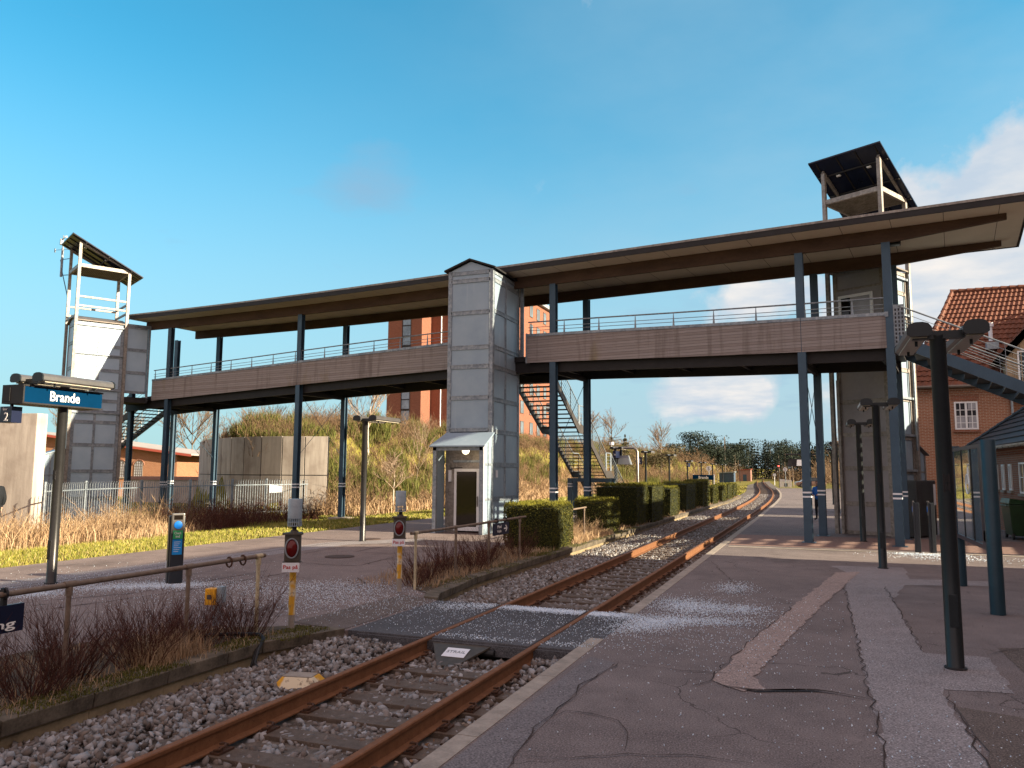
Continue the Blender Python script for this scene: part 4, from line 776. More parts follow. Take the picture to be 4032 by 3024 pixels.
side_tower('metal lift tower at the bridge left end, solar frame and weather mast on top', (-33.07, 27.25), False)
side_tower('grey-brown lift tower behind the right-hand columns, solar panel above the bridge roof', (2.42, 29.3), True)
# ribbed cabinet beside the right tower
cb = thing('ribbed_cabinet', 'dark grey ribbed metal cabinet with a white notice, against the right lift tower', 'cabinet', (2.42, 29.3, 0), R_(-28.5))
m = MB(); m.box(.16, .62, .12, 1.62, .05, 1.88)
for i in range(34): z = .10 + i * .052; m.box(.61, .650, .16, 1.58, z, z + .028); m.box(.2, .58, .085, .125, z, z + .028)
m.obj('body', 'ribbed_grey', cb); MB().box(.652, .66, 1.38, 1.55, 1.05, 1.75).obj('notice', 'white_paint', cb)

# ------------------------------------------------------------------ stairs
def stair(t, p0, dirv, width, z_top, z_bot, slope=.5, landings=(), rail_h=.95, x_side=None, mat='steel_dark', strmat='steel_paint', nrails=4):
    """p0: top corner; dirv: downhill; side = perpendicular to the left of travel"""
    d = Vector((*dirv, 0)).normalized(); s = Vector((-d.y, d.x, 0)); p = Vector((*p0, z_top)); pts = [p.copy()]; z = z_top
    rise = .168; run = rise / slope; ll = list(landings)
    treads = []
    while z > z_bot + .1:
        if ll and z < ll[0]:
            treads.append((p.copy(), .95)); pts.append(p.copy()); p = p + d * .95; pts.append(p.copy()); ll.pop(0)
        z -= rise; p = p + Vector((0, 0, -rise)); treads.append((p.copy(), run + .03)); p = p + d * run
    pts.append(p.copy())
    for q, L in treads:
        m = MB(); sg2 = 1 if width > 0 else -1; a = q + s * .06 * sg2; b = q + s * (width - .06 * sg2); hx = [a, b, b + d * L, a + d * L]; m.hexa([v - Vector((0, 0, .035)) for v in hx] + hx); m.obj('tread', mat, t)
    for off in (0, width):
        m = MB()
        for a, b in zip(pts[:-1], pts[1:]):
            o = s * off; w = s * (.03 if off == 0 else -.03)
            V = [a + o - w, a + o + w, b + o + w, b + o - w]; m.hexa([v - Vector((0, 0, .30)) for v in V] + [v + Vector((0, 0, .06)) for v in V])
        m.obj('stringer', strmat, t)
        r = MB(); o = s * off; r.tube([q + o + Vector((0, 0, rail_h)) for q in pts], .024, 8)
        for k in range(1, nrails + 1): r.tube([q + o + Vector((0, 0, .06 + (rail_h - .06) * k / (nrails + 1))) for q in pts], .009, 5)
        for a, b in zip(pts[:-1], pts[1:]):
            L = (b - a).length; n = max(1, int(round(L / 1.5)))
            for k in range(n + 1): q = a.lerp(b, k / n) + o; r.bar(q, q + Vector((0, 0, rail_h)), .035, .012, tuple(d))
        r.obj('railing', 'galvanised', t)
    return pts, s
ms_ = thing('staircase', 'open steel staircase descending from the middle of the bridge onto the left platform', 'staircase')
pts, s_ = stair(ms_, (-9.88, 30.1), (0, 1), 1.72, 6.15, 0.0, .52, (4.25, 2.15), strmat='stair_steel')
q = [p for p in pts if abs(p.z - 2.1) < .35][0] if [p for p in pts if abs(p.z - 2.1) < .35] else pts[-2]
m = MB(); 
for x in (-9.75, -11.75):
    for yy_ in (q.y - .05, q.y + .85): m.box(x - .11, x + .11, yy_ - .11, yy_ + .11, -.01, q.z - .32)
for yy_ in (q.y - .05, q.y + .85): m.box(-11.86, -9.64, yy_ - .09, yy_ + .09, q.z - .50, q.z - .322)
lg = m.obj('support_frame', 'steel_paint', ms_)
for x in (-9.75, -11.75):
    for z in (1.36, 1.49): MB().box(x - .115, x + .115, q.y - .165, q.y + .065, z, z + .05).obj('reflective_band', 'white_paint', lg)
MB().box(-11.75, -9.85, 29.95, 30.4, 5.70, 6.0).obj('top_landing', 'steel_dark', ms_)
for p in pts[1:-1]: MB().box(-9.90, -9.865, p.y - .12, p.y + .12, p.z + .05, p.z + .95).obj('mesh_panel', 'galvanised', ms_)
rs = thing('staircase', 'open steel staircase descending to the right from the right end of the bridge', 'staircase', BL, -AB)
stair(rs, (2.75, 2.92), (1, 0), -3.0, 6.12, 0, .51, ())
m = MB(); m.box(2.5, 2.78, 0, 2.95, 5.75, 6.1); m.obj('top_landing', 'steel_dark', rs)
MB().box(2.56, 2.62, -.06, -.03, 6.15, 7.15).obj('mesh_panel', 'galvanised', rs); 
m = MB()
for i in range(9):
    for j in range(3): m.box(2.66 + j * .09, 2.70 + j * .09, -.10, -.085, 5.95 + i * .12, 6.02 + i * .12)
m.box(2.655, 2.90, -.083, -.075, 5.95, 7.0)
gp = MB().box(2.62, 2.92, -.085, -.07, 5.85, 7.1).obj('perforated_panel', 'galvanised', rs); m.obj('holes', 'steel_dark', gp)
ls = thing('staircase', 'open steel staircase descending behind the far left lift tower', 'staircase', BL, -AB)
stair(ls, (-33.4, 3.0), (-1, 0), 1.9, 5.85, -.36, .5, (3.0,), strmat='stair_steel')
# ------------------------------------------------------------------ platform lamps
def lum(m_body, m_lens, cx_, y0, y1, z, w=.24, h=.145):   # rounded long lamp housing along y
    def ring(y): return [(cx_ - w / 2, y, z + h * .15), (cx_ - w / 2 + .03, y, z), (cx_ + w / 2 - .03, y, z), (cx_ + w / 2, y, z + h * .15), (cx_ + w / 2, y, z + h * .6), (cx_ + w / 2 - .035, y, z + h * .9), (cx_ + w / 2 - .09, y, z + h), (cx_ - w / 2 + .09, y, z + h), (cx_ - w / 2 + .035, y, z + h * .9), (cx_ - w / 2, y, z + h * .6)]
    m_body.loft([ring(y0), ring(y1)])
    m_lens.box(cx_ - w / 2 + .035, cx_ + w / 2 - .035, y0 + .06, y1 - .04, z - .018, z - .003)
def make_lamp(label, loc, group, pm='lamp_black'):
    t = thing('platform_lamp', label, 'platform lamp', loc, 0, group); MB().lathe([(.115, .001), (.112, .02), (.09, .024)], 20).obj('base_plate', 'steel_dark', t); MB().box(-.045, .045, -.092, -.08, .45, .80).obj('access_door', pm, t, bevel=.006)
    MB().lathe([(.095, 0), (.095, .02), (.088, .03), (.086, 1.2), (.084, 3.62), (.09, 3.63), (.09, 3.66), (.02, 3.67)], 24).obj('post', pm, t, smooth=True)
    m = MB(); m.box(-.035, .035, -.083, -.078, 1.90, 2.10)
    for k in range(5):
        for r in range(2): a = -PI / 2 + (k - 2) * .17; x, y = math.cos(a) * .089, math.sin(a) * .089; m.box(x - .004, x + .004, y - .006, y + .002, 1.92 + r * .09, 1.99 + r * .09)
    m.obj('vent_slots', 'steel_dark', t)
    MB().bar((-.26, -.02, 3.66), (.26, -.02, 3.66), .11, .09).obj('arm', 'lamp_black', t)
    for s in (-1, 1):
        b, l = MB(), MB(); lum(b, l, s * .36 if s > 0 else -.20, -.16, 1.34, 3.645); h_ = b.obj('lamp_housing', 'lamp_metal', t, smooth=False); l.obj('diffuser', 'lens', h_)
        cx_ = s * .36 if s > 0 else -.20
        for y0, y1 in ((-.19, -.162), (1.342, 1.37)): e = MB(); lum(e, MB(), cx_, y0, y1, 3.638, .256, .16); e.obj('end_cap', 'lamp_black', h_)
        for y in (.15, 1.0): MB().box(cx_ - .015, cx_ + .015, y, y + .025, 3.57, 3.645).obj('stub', 'lamp_black', h_)
    return t
GL = 'twin-headed platform lamp posts'
L1 = make_lamp('black twin-headed lamp post in the right foreground, the largest and nearest one', (1.33, 9.97, 0), GL)
dup(L1, (1.30, 19.67, 0), 0, 'black lamp post standing on the grey asphalt patch left of the glass notice case')
dup(L1, (1.27, 27.1, 0), 0, 'lamp post directly in front of the right lift tower wall')
for y, lb in ((46, 'lamp post on the right platform just beyond the right lift tower'), (58, 'second lamp post beyond the right lift tower'), (72, 'right platform lamp post beside the far information monitor'), (92, 'farthest lamp post on the right platform')):
    dup(L1, (1.0 if y < 60 else -.2 - (y - 60) * .03, y, 0), 0, lb)
LM = make_lamp('slim lamp post on the left platform in front of the concrete retaining wall', (-12.88, 20.9, 0), GL, 'post_grey')
LL = make_lamp('lamp post on the left platform carrying the blue Brande name board', (-13.32, 10.84, 0), GL, 'post_grey')
for o in list(LL.children):
    if o.name.startswith('lamp_housing') or o.name.startswith('arm'): o.location = (0.12, -.75, .02)
bd = MB().box(-.22, .30, -1.02, .60, 3.29, 3.57).obj('name_board', 'sign_blue', LL); 
tt = MB(); tt.box(-.235, .315, -1.03, .615, 3.572, 3.60); tt.box(-.235, .315, -1.03, .615, 3.262, 3.288); tt.box(-.225, .305, -1.05, -1.022, 3.262, 3.60); tt.obj('board_frame', 'steel_dark', bd)
MB().box(-.20, -.02, -1.06, -1.051, 3.31, 3.55).obj('end_panel', 'steel_dark', bd)
text('Brande', 'white_letter', bd, (.303, -.52, 3.345), (0, 1, 0), (0, 0, 1), .18, .62, bold=.012)
b2 = MB().box(-.32, -.02, -1.0, -.80, 2.93, 3.22).obj('platform_number', 'sign_navy', LL)
text('2', 'white_letter', b2, (-.20, -1.004, 2.96), (1, 0, 0), (0, 0, 1), .155, bold=.006); text('Spor', 'white_letter', b2, (-.24, -1.004, 3.14), (1, 0, 0), (0, 0, 1), .055)
MB().box(-.18, -.14, -.92, -.88, 3.22, 3.29).obj('hanger', 'steel_dark', b2)
FAR = [(-12.5, 51.6, 'far lamp post with a small blue sign, beside the staircase foot'), (-12.5, 61.6, 'far lamp post carrying a small platform 2 board'), (-12.8, 73.9, 'lamp post standing alone above the tall hedge blocks'), (-13.8, 91.6, 'far lamp post with a small dark sign box under its head'),
       (-13.9, 103.9, 'lamp post above the two lit hedges, before the round-topped S sign'), (-14.7, 122.5, 'lamp post immediately left of the S sign'), (-14.35, 132.8, 'farthest lamp post of the left row, in front of the far Brande board')]
fl = []
for x, y, lb in FAR: fl.append(dup(L1, (x, y, gh(x, y) if y > 78 else 0), 0, lb))
for i, (tx, w_) in ((0, ('Brande', 1.3)), (3, ('Brande', 1.2))):
    b = MB().box(.0, .22, -.8, .8, 3.05, 3.5).obj('name_board', 'sign_navy', fl[i]); text('Brande', 'white_letter', b, (.10, -.802, 3.2), (1, 0, 0), (0, 0, 1), .14, .12)
b = MB().box(-.75, -.28, -.1, .0, 2.75, 3.3).obj('platform_number', 'sign_navy', fl[1]); text('2', 'white_letter', b, (-.62, -.104, 2.83), (1, 0, 0), (0, 0, 1), .36)
# ------------------------------------------------------------------ check-in posts
def validator(label, loc, rz, stick=True):
    t = thing('check_in_post', label, 'ticket post', loc, rz, 'electronic check-in posts'); t.scale = (1, 1, 1) if stick else (.55, .45, 1.06)
    MB().box(-.13, .06, -.14, .14, 0, 1.25).obj('body', 'post_slate', t, bevel=.025); MB().box(.062, .15, -.115, .115, 0, 1.27).obj('front', 'monitor_case' if False else 'post_slate', t, bevel=.02)
    hd = MB(); hd.box(.10, .17, -.112, .112, .93, 1.30); h_ = hd.obj('reader', 'lamp_metal', t, bevel=.02)
    MB().box(.171, .176, -.075, .075, 1.185, 1.265).obj('screen', 'glass_dark', h_)
    o = MB().lathe([(.075, 0), (.072, .012), (.03, .02), (.001, .021)], 24).obj('touch_disc', 'plastic_blue', h_, smooth=True); o.data.transform(Matrix.Translation((.171, 0, 1.085)) @ Matrix.Rotation(PI / 2, 4, 'Y'))
    if stick:
        g = MB().box(.171, .175, -.085, .085, .83, .985).obj('green_sticker', 'sticker_green', t); text('Check', 'white_letter', g, (.177, -.06, .915), (0, 1, 0), (0, 0, 1), .045, .12); text('ind', 'white_letter', g, (.177, -.035, .855), (0, 1, 0), (0, 0, 1), .045, .07)
        b = MB(); b.box(.152, .156, -.085, .085, .54, .825); b = b.obj('blue_sticker', 'sticker_blue', t); l = MB()
        for i in range(6): l.box(.157, .158, -.06, .06 - (i % 3) * .02, .77 - i * .035, .776 - i * .035)
        l.obj('fine_print', 'white_letter', b)
    MB().box(-.12, -.05, -.144, -.141, .28, .42).obj('label', 'white_paint', t)
    return t
validator('dark blue check-in post with a blue disc and a green sticker on the left platform', (-11.28, 11.75, 0), R_(-38))
va = validator('slim check-in post with a blue disc, left of the pair by the ribbed cabinet', (2.46, 23.9, 0), R_(172), False)
dup(va, (2.82, 23.95, 0), R_(188), 'slim plain check-in post, right one of the pair by the ribbed cabinet')
# ------------------------------------------------------------------ guard rails
def guard(label, xs, y0, y1, posts, z=1.0, h0=0, r=.027, yend=None, mat='pipe_rust'):
    t = thing('guard_rail', label, 'guard rail', (xs, y0, 0)); x0 = xs
    MB().tube([(xs, y0, z), (xs, (y0 + y1) / 2, z - .006), (xs, y1, z)], r, 10).obj('top_rail', mat, t, world=True, smooth=True)
    for i, y in enumerate(posts):
        p = MB(); p.tube([(xs, y, h0), (xs, y, z - .02)], r * .9, 10); p.tube([(xs, y, z - .11), (xs, y, z - .025)], r * 1.25, 10); p.tube([(xs, y - .06, z), (xs, y + .06, z)], r * 1.2, 10)
        p.obj('post', 'peeling_cream' if (i == (len(posts) - 1) and yend == 'e') or (i == 0 and yend == 's') else mat, t, world=True, smooth=True)
    return t
GR = guard('rusty tube guard rail along the near planting bed', -6.78, 1.0, 8.62, [2.4, 4.1, 5.72, 7.28, 8.5], yend='e')
guard('rusty tube guard rail with a hanging arrow sign in front of the middle lift tower', -6.78, 12.62, 18.55, [12.8, 14.5, 16.2, 18.15], yend='s')
guard('short pale guard rail between the first two hedges', -6.85, 22.0, 24.3, [22.7, 24.1], r=.026)
for y in (7.95, 8.2): MB().tube([(-6.78 + .045 * math.cos(a), y, 1.0 - .02 + .06 * math.sin(a)) for a in np.linspace(0, 2 * PI, 10)], .012, 6).obj('cable_clip', 'clip_rust', GR, world=True)
def hsign(label, y0, y1, z0, z1, x=-6.78):
    t = thing('hanging_sign', label, 'sign', (x, y0, z0)); b = MB().box(x - .015, x + .03, y0, y1, z0, z1).obj('board', 'sign_navy', t, world=True)
    for y in (y0 + .18, y1 - .18): m = MB(); m.box(x - .02, x + .02, y - .02, y + .02, z1, 1.05); m.tube([(x + .05 * math.cos(a), y, 1.0 + .05 * math.sin(a)) for a in np.linspace(0, 2 * PI, 10)], .010, 6); m.obj('hanger', 'steel_dark', t, world=True)
    return t, b
t, b = hsign('dark blue sign on the near guard rail, cut by the left edge of the picture', 4.05, 5.24, .66, .90)
text('Mod', 'white_letter', b, (-6.745, 4.47, .80), (0, 1, 0), (0, 0, 1), .075, .40, world=True, bold=.01); text('Herning', 'white_letter', b, (-6.745, 4.47, .675), (0, 1, 0), (0, 0, 1), .10, .69, world=True, bold=.01)
t, b = hsign('dark blue direction sign with a white arrow, on the far guard rail', 16.45, 17.35, .68, .94)
text('Mod', 'white_letter', b, (-6.745, 16.62, .83), (0, 1, 0), (0, 0, 1), .07, .24, world=True); text('Vejle', 'white_letter', b, (-6.745, 16.60, .72), (0, 1, 0), (0, 0, 1), .075, .26, world=True)
m = MB(); X = -6.746; m.hexa([(X, 17.02, .795), (X + .003, 17.02, .795), (X + .003, 17.18, .795), (X, 17.18, .795), (X, 17.02, .825), (X + .003, 17.02, .825), (X + .003, 17.18, .825), (X, 17.18, .825)])
m.bar((X, 17.13, .88), (X, 17.22, .81), .004, .03); m.bar((X, 17.13, .74), (X, 17.22, .81), .004, .03); m.obj('arrow', 'white_letter', b, world=True)
# ------------------------------------------------------------------ warning signals
def signal(label, loc, rz):
    t = thing('warning_signal', label, 'warning signal', loc, rz, 'crossing warning signals')
    MB().lathe([(.042, 0), (.042, .22)], 14).obj('post_foot', 'kerb', t); MB().lathe([(.045, .22), (.043, .78)], 16).obj('post', 'peeling_yellow', t, smooth=True); MB().lathe([(.05, .78), (.05, .86)], 14).obj('collar', 'steel_dark', t)
    h = MB(); h.prism([(-.10, -.13), (.10, -.13), (.10, -.02), (.06, .10), (-.06, .10), (-.10, -.02)], .92, 1.26); hs = h.obj('lamp_case', 'signal_case', t, bevel=.012)
    tp = MB(); tp.prism([(-.125, -.155), (.125, -.155), (.125, -.02), (.07, .12), (-.07, .12), (-.125, -.02)], 1.262, 1.285); tp.lathe([(.06, 1.28), (.05, 1.31), (.03, 1.32)], 12); tp.prism([(-.112, -.14), (.112, -.14), (.112, -.03), (-.112, -.03)], .90, .918); tp.obj('hood', 'signal_case', hs)
    rim = MB(); R = [(.082 * math.cos(a), -.145, 1.09 + .125 * math.sin(a)) for a in np.linspace(0, 2 * PI, 25)]; rim.tube(R, .010, 6, cap=False); rim.obj('rim', 'monitor_case', hs)
    lz = MB(); prof = [(.98, .0), (.85, .012), (.55, .026), (.2, .034), (.01, .036)]; rings = [[(.078 * k * math.cos(a), -.133 - d_, 1.09 + .12 * k * math.sin(a)) for a in np.linspace(0, 2 * PI, 25)[:-1]] for k, d_ in prof]; lz.loft(rings, True, True); lz.obj('red_lens', 'lens_red', hs, smooth=True)
    MB().lathe([(.03, 1.30), (.03, 1.40)], 10).obj('neck', 'steel_dark', t)
    bl = MB(); bl.lathe([(.092, 1.47), (.092, 1.715), (.088, 1.728), (.001, 1.73)], 28)
    for i in range(22):
        a = 2 * PI * i / 22; c_, s_ = math.cos(a), math.sin(a); 
        for z0, z1 in ((1.375, 1.475),): bl.hexa([(c_ * .085 - s_ * .0045, s_ * .085 + c_ * .0045, z0), (c_ * .085 + s_ * .0045, s_ * .085 - c_ * .0045, z0), (c_ * .094 + s_ * .0045, s_ * .094 - c_ * .0045, z0), (c_ * .094 - s_ * .0045, s_ * .094 + c_ * .0045, z0), (c_ * .085 - s_ * .0045, s_ * .085 + c_ * .0045, z1), (c_ * .085 + s_ * .0045, s_ * .085 - c_ * .0045, z1), (c_ * .094 + s_ * .0045, s_ * .094 - c_ * .0045, z1), (c_ * .094 - s_ * .0045, s_ * .094 + c_ * .0045, z1)])
    for z in (1.368, 1.418): bl.lathe([(.090, z), (.095, z), (.095, z + .007), (.090, z + .007)], 28)
    bl.obj('bell_housing', 'bell_grey', t, smooth=True)
    pl = MB().box(-.115, .105, -.158, -.150, .785, .905).obj('sign_plate', 'white_paint', t); text('Pas på', 'letter_red', pl, (-.098, -.161, .812), (1, 0, 0), (0, 0, 1), .065, .186, bold=.01)
    return t
sg = signal('warning signal on a peeling yellow post at the end of the near guard rail', (-6.52, 8.88, 0), R_(26))
dup(sg, (-6.85, 12.35, 0.03), R_(22), 'warning signal on a peeling post across the crossing, in front of the far planting bed')
# emergency box, cable, track magnet
t = thing('emergency_box', 'yellow box on a short grey post in the near planting bed', 'switch box', (-7.75, 8.85, 0), R_(10))
MB().box(-.02, .06, -.03, .05, 0, .40).obj('post', 'bell_grey', t); MB().box(-.10, .05, -.11, .02, .28, .50).obj('box', 'box_yellow', t, bevel=.012); MB().box(.052, .12, -.07, .06, .30, .52).obj('back_plate', 'bell_grey', t); MB().box(-.06, .0, -.12, -.11, .36, .42).obj('button', 'signal_case', t)
m = MB(); m.tube([(-7.3, 8.0, .05), (-6.9, 8.25, .06), (-6.55, 8.3, .07), (-6.38, 8.15, .06), (-6.30, 7.95, -.03), (-6.24, 7.82, -.15), (-6.0, 7.65, -.22), (-5.75, 7.5, -.20), (-5.5, 7.5, -.19)], .022, 8); m.tube([(-6.40, 8.10, .05), (-6.32, 7.93, -.05), (-6.27, 7.80, -.18)], .014, 8)
tag(m.obj('cable', 'rubber_black', smooth=True), 'black cable hanging over the near kerb down to the yellow track box', 'cable')
t = thing('track_box', 'low yellow and white box with sloping sides lying in the ballast beside the left rail', 'track box', (-5.25, 7.35, -.19), R_(12))
m = MB(); m.hexa([(-.26, -.17, 0), (.26, -.17, 0), (.26, .17, 0), (-.26, .17, 0), (-.17, -.10, .11), (.17, -.10, .11), (.17, .10, .11), (-.17, .10, .11)]); m.obj('housing', 'peeling_yellow', t, bevel=.01)
MB().box(-.29, .29, -.2, .2, -.03, -.002).obj('base_plate', 'kerb', t); MB().box(-.16, .16, -.095, .095, .111, .118).obj('lid', 'kerb', t)
# ------------------------------------------------------------------ glass notice case
t = thing('notice_case', 'large glazed notice case between two dark teal posts on the right platform', 'notice case', (2.47, 14.05, 0))
for y in (13.98, 17.25): MB().lathe([(.105, 0), (.105, 2.62), (.10, 2.63), (.001, 2.632)], 20, (2.47, y, 0)).obj('post', 'notice_paint', t, world=True, smooth=True)
m = MB(); X = 2.47
for a, b, c_, d_ in ((14.12, 17.12, .93, 1.00), (14.12, 17.12, 2.52, 2.58), (14.12, 14.42, 1.0, 2.52), (17.06, 17.12, 1.0, 2.52)): m.box(X - .07, X + .07, a, b, c_, d_)
fr_ = m.obj('frame', 'sign_navy', t, world=True); MB().box(X - .05, X + .05, 14.42, 17.06, 1.0, 2.52).obj('glass', 'clear_glass', fr_, world=True)
for y in (15.2, 16.1): MB().box(X - .062, X - .051, y - .012, y + .012, 1.0, 2.52).obj('mullion', 'steel_dark', fr_, world=True); MB().box(X - .075, X - .071, 14.18, 14.30, 1.06, 1.22).obj('label', 'white_paint', fr_, world=True)
m = MB(); 
for a, b, c_, d_ in ((15.3, 15.9, 1.9, 2.4),): pass
pb = MB(); cy, cz = 15.62, 1.93; pb.tube([(X - .055, cy + .17 * math.cos(a), cz + .17 * math.sin(a)) for a in np.linspace(0, 2 * PI, 24)], .008, 5); pb.tube([(X - .055, cy, cz), (X - .055, cy - .10, cz + .30), (X - .055, cy - .2, cz + .34)], .008, 5); pb.tube([(X - .055, cy - .1, cz + .3), (X - .055, cy - .16, cz - .02)], .008, 5)
pb.obj('bicycle_pictogram', 'white_letter', fr_, world=True)
# ------------------------------------------------------------------ wheelie bin
t = thing('wheelie_bin', 'dark green wheelie bin against the low brick building', 'bin', (6.15, 30.4, 0), R_(90))
m = MB(); m.hexa([(-.55, -.32, .12), (.55, -.32, .12), (.55, .32, .12), (-.55, .32, .12), (-.66, -.40, 1.12), (.66, -.40, 1.12), (.66, .40, 1.12), (-.66, .40, 1.12)]); m.obj('body', 'bin_green', t, bevel=.03)
m = MB(); m.hexa([(-.72, -.44, 1.12), (.72, -.44, 1.12), (.72, .42, 1.14), (-.72, .42, 1.14), (-.6, -.38, 1.22), (.6, -.38, 1.22), (.6, .36, 1.32), (-.6, .36, 1.32)]); m.obj('lid', 'bin_green', t, bevel=.03)
for x in (-.5, .5):
    for y in (-.3, .3): o = MB().lathe([(.11, -.03), (.11, .03)], 16).obj('wheel', 'rubber_black', t); o.data.transform(Matrix.Translation((x, y, .11)) @ Matrix.Rotation(PI / 2, 4, 'X'))
MB().tube([(-.5, .44, 1.08), (.5, .44, 1.08)], .02, 8).obj('handle', 'bin_green', t)

# ------------------------------------------------------------------ palisade fence, left
def fence(label, P, spacing=.135, h=1.95, mat='galvanised', ends=(), name='palisade_fence', z0=-.36, post_every=2.5):
    t = thing(name, label, 'fence', (P[0][0], P[0][1], 0))
    for a, b in zip(P[:-1], P[1:]):
        a = Vector((*a, 0)); b = Vector((*b, 0)); d = b - a; n = int(d.length / spacing); u = d.normalized(); pk = MB(); rl = pk; nn = Vector((u.y, -u.x, 0))
        for i in range(n):
            q = a + d * (i / n); pk.bar(q + Vector((0, 0, z0 + .12)), q + Vector((0, 0, z0 + h)), .022, .012, tuple(nn)); pk.bar(q + Vector((0, 0, z0 + h)), q + nn * .05 + Vector((0, 0, z0 + h + .06)), .020, .012, tuple(nn))
        for z in (.32, h - .22): rl.bar(a + Vector((0, 0, z0 + z)) - nn * .03, b + Vector((0, 0, z0 + z)) - nn * .02, .035, .04)
        pk.obj('fence_panel', mat, t, world=True)
        m_ = max(1, int(round(d.length / post_every)))
        for k in range(m_): q = a + d * (k / m_) - nn * .07; MB().bar(q + Vector((0, 0, z0)), q + Vector((0, 0, z0 + h + .1)), .08, .08).obj('post', mat, t, world=True)
    return t
FP = [(-24.2, 19.3), (-25.5, 22.0), (-26.4, 25.5), (-27.1, 29.0), (-27.25, 32), (-27.0, 34.3), (-26.3, 37.2)]
fence('grey steel palisade fence running from the left concrete wall to the retaining wall', FP, .155)
sn = MB(); a_ = Vector((-27.02, 35.0, 0)); sn.box(-26.98, -26.95, 34.45, 35.5, .95, 1.38); tag(sn.obj('fence_sign', 'white_paint'), 'blank white notice board hung on the palisade fence', 'sign')
# ------------------------------------------------------------------ concrete walls
def curvewall(label, P, z0, ztop, th, mat='concrete_wall'):
    t = thing('retaining_wall', label, 'concrete wall', (P[0][0], P[0][1], 0)); Q = []
    for a, b in zip(P[:-1], P[1:]):
        n = max(1, int(math.hypot(b[0] - a[0], b[1] - a[1]) / 1.2)); Q += [(a[0] + (b[0] - a[0]) * k / n, a[1] + (b[1] - a[1]) * k / n) for k in range(n)]
    Q.append(P[-1]); 
    for _ in range(3): Q = [Q[0]] + [tuple((np.array(Q[i - 1]) + 2 * np.array(Q[i]) + np.array(Q[i + 1])) / 4) for i in range(1, len(Q) - 1)] + [Q[-1]]
    jn = MB()
    for i, (a, b) in enumerate(zip(Q[:-1], Q[1:])):
        u = Vector((b[0] - a[0], b[1] - a[1], 0)); L = u.length; u /= L; n_ = Vector((-u.y, u.x, 0)); 
        if n_.y < 0: n_ = -n_
        for z_a, z_b in ((z0, 1.83), (1.878, ztop)):
            p = Vector((*a, 0)) + u * .028; q = Vector((*b, 0)) - u * .028; m = MB(); m.hexa([p + Vector((0, 0, z_a)), q + Vector((0, 0, z_a)), q + n_ * th + Vector((0, 0, z_a)), p + n_ * th + Vector((0, 0, z_a)), p + Vector((0, 0, z_b)), q + Vector((0, 0, z_b)), q + n_ * th + Vector((0, 0, z_b)), p + n_ * th + Vector((0, 0, z_b))])
            m.obj('wall_panel', mat, t, world=True, bevel=.012)
        jn.hexa([Vector((*a, z0)) + n_ * .03, Vector((*b, z0)) + n_ * .03, Vector((*b, z0)) + n_ * (th - .03), Vector((*a, z0)) + n_ * (th - .03), Vector((*a, ztop - .03)) + n_ * .03, Vector((*b, ztop - .03)) + n_ * .03, Vector((*b, ztop - .03)) + n_ * (th - .03), Vector((*a, ztop - .03)) + n_ * (th - .03)])
    jn.obj('joint_core', 'steel_dark', t, world=True); return t
curvewall('curved stained concrete retaining wall holding back the scrubby bank', WALLC[:-1], -.5, 4.02, .32)
t = thing('concrete_wall', 'straight brown-stained concrete wall with a pale end at the far left', 'concrete wall', (-26.3, 20.3, 0))
MB().hexa([(-26.18, 20.3, -.5), (-26.18, 20.72, -.5), (-41, 16.6, -.5), (-41, 16.2, -.5), (-26.18, 20.3, 4.12), (-26.18, 20.72, 4.12), (-41, 16.6, 4.12), (-41, 16.2, 4.12)]).obj('wall', 'concrete_wall', t, world=True, bevel=.02)
t = thing('low_wall', 'low grey wall with a brown coping between the brick workshop and the curved wall', 'wall', (-47, 47, 0))
MB().box(-50, -41, 47.0, 47.4, -.4, 1.36).obj('wall', 'concrete_wall', t, world=True); MB().box(-50.1, -41, 46.9, 47.5, 1.362, 1.62).obj('coping', 'shed_red', t, world=True)
# ------------------------------------------------------------------ buildings
def win_grid(t, parent, x0, x1, z0, z1, y, cols=2, rows=(.33, .33, .34), axis='y', sgn=-1, fmat='white_frame', gmat='window_dark', fw=.07, bar=.03, upper=None):
    """window in a wall plane; axis 'y': plane y const (x across), axis 'x': plane x const"""
    def bx(m, a, b, c_, d_, e0, e1):
        if axis == 'y': m.box(a, b, min(y + sgn * e0, y + sgn * e1), max(y + sgn * e0, y + sgn * e1), c_, d_)
        else: m.box(min(y + sgn * e0, y + sgn * e1), max(y + sgn * e0, y + sgn * e1), a, b, c_, d_)
    f = MB(); 
    for a, b, c_, d_ in ((x0, x1, z0, z0 + fw), (x0, x1, z1 - fw, z1), (x0, x0 + fw, z0 + fw, z1 - fw), (x1 - fw, x1, z0 + fw, z1 - fw)): bx(f, a, b, c_, d_, -.02, .045)
    for k in range(1, cols): xm = x0 + (x1 - x0) * k / cols; bx(f, xm - fw * .6, xm + fw * .6, z0 + fw, z1 - fw, -.02, .04)
    z = z1; zz = []
    for r in rows[:-1]: z -= (z1 - z0) * r; zz.append(z)
    for z in zz: bx(f, x0 + fw, x1 - fw, z - bar / 2, z + bar / 2, -.02, .03)
    for k in range(cols): xm = x0 + (x1 - x0) * (k + .5) / cols; bx(f, xm - bar / 2, xm + bar / 2, z0 + fw, z1 - fw, -.02, .028)
    w = f.obj('window', fmat, parent, world=True); g = MB(); bx(g, x0 + .02, x1 - .02, z0 + .02, z1 - .02, -.03, -.001 if False else .004); g.obj('pane', gmat, w, world=True); return w
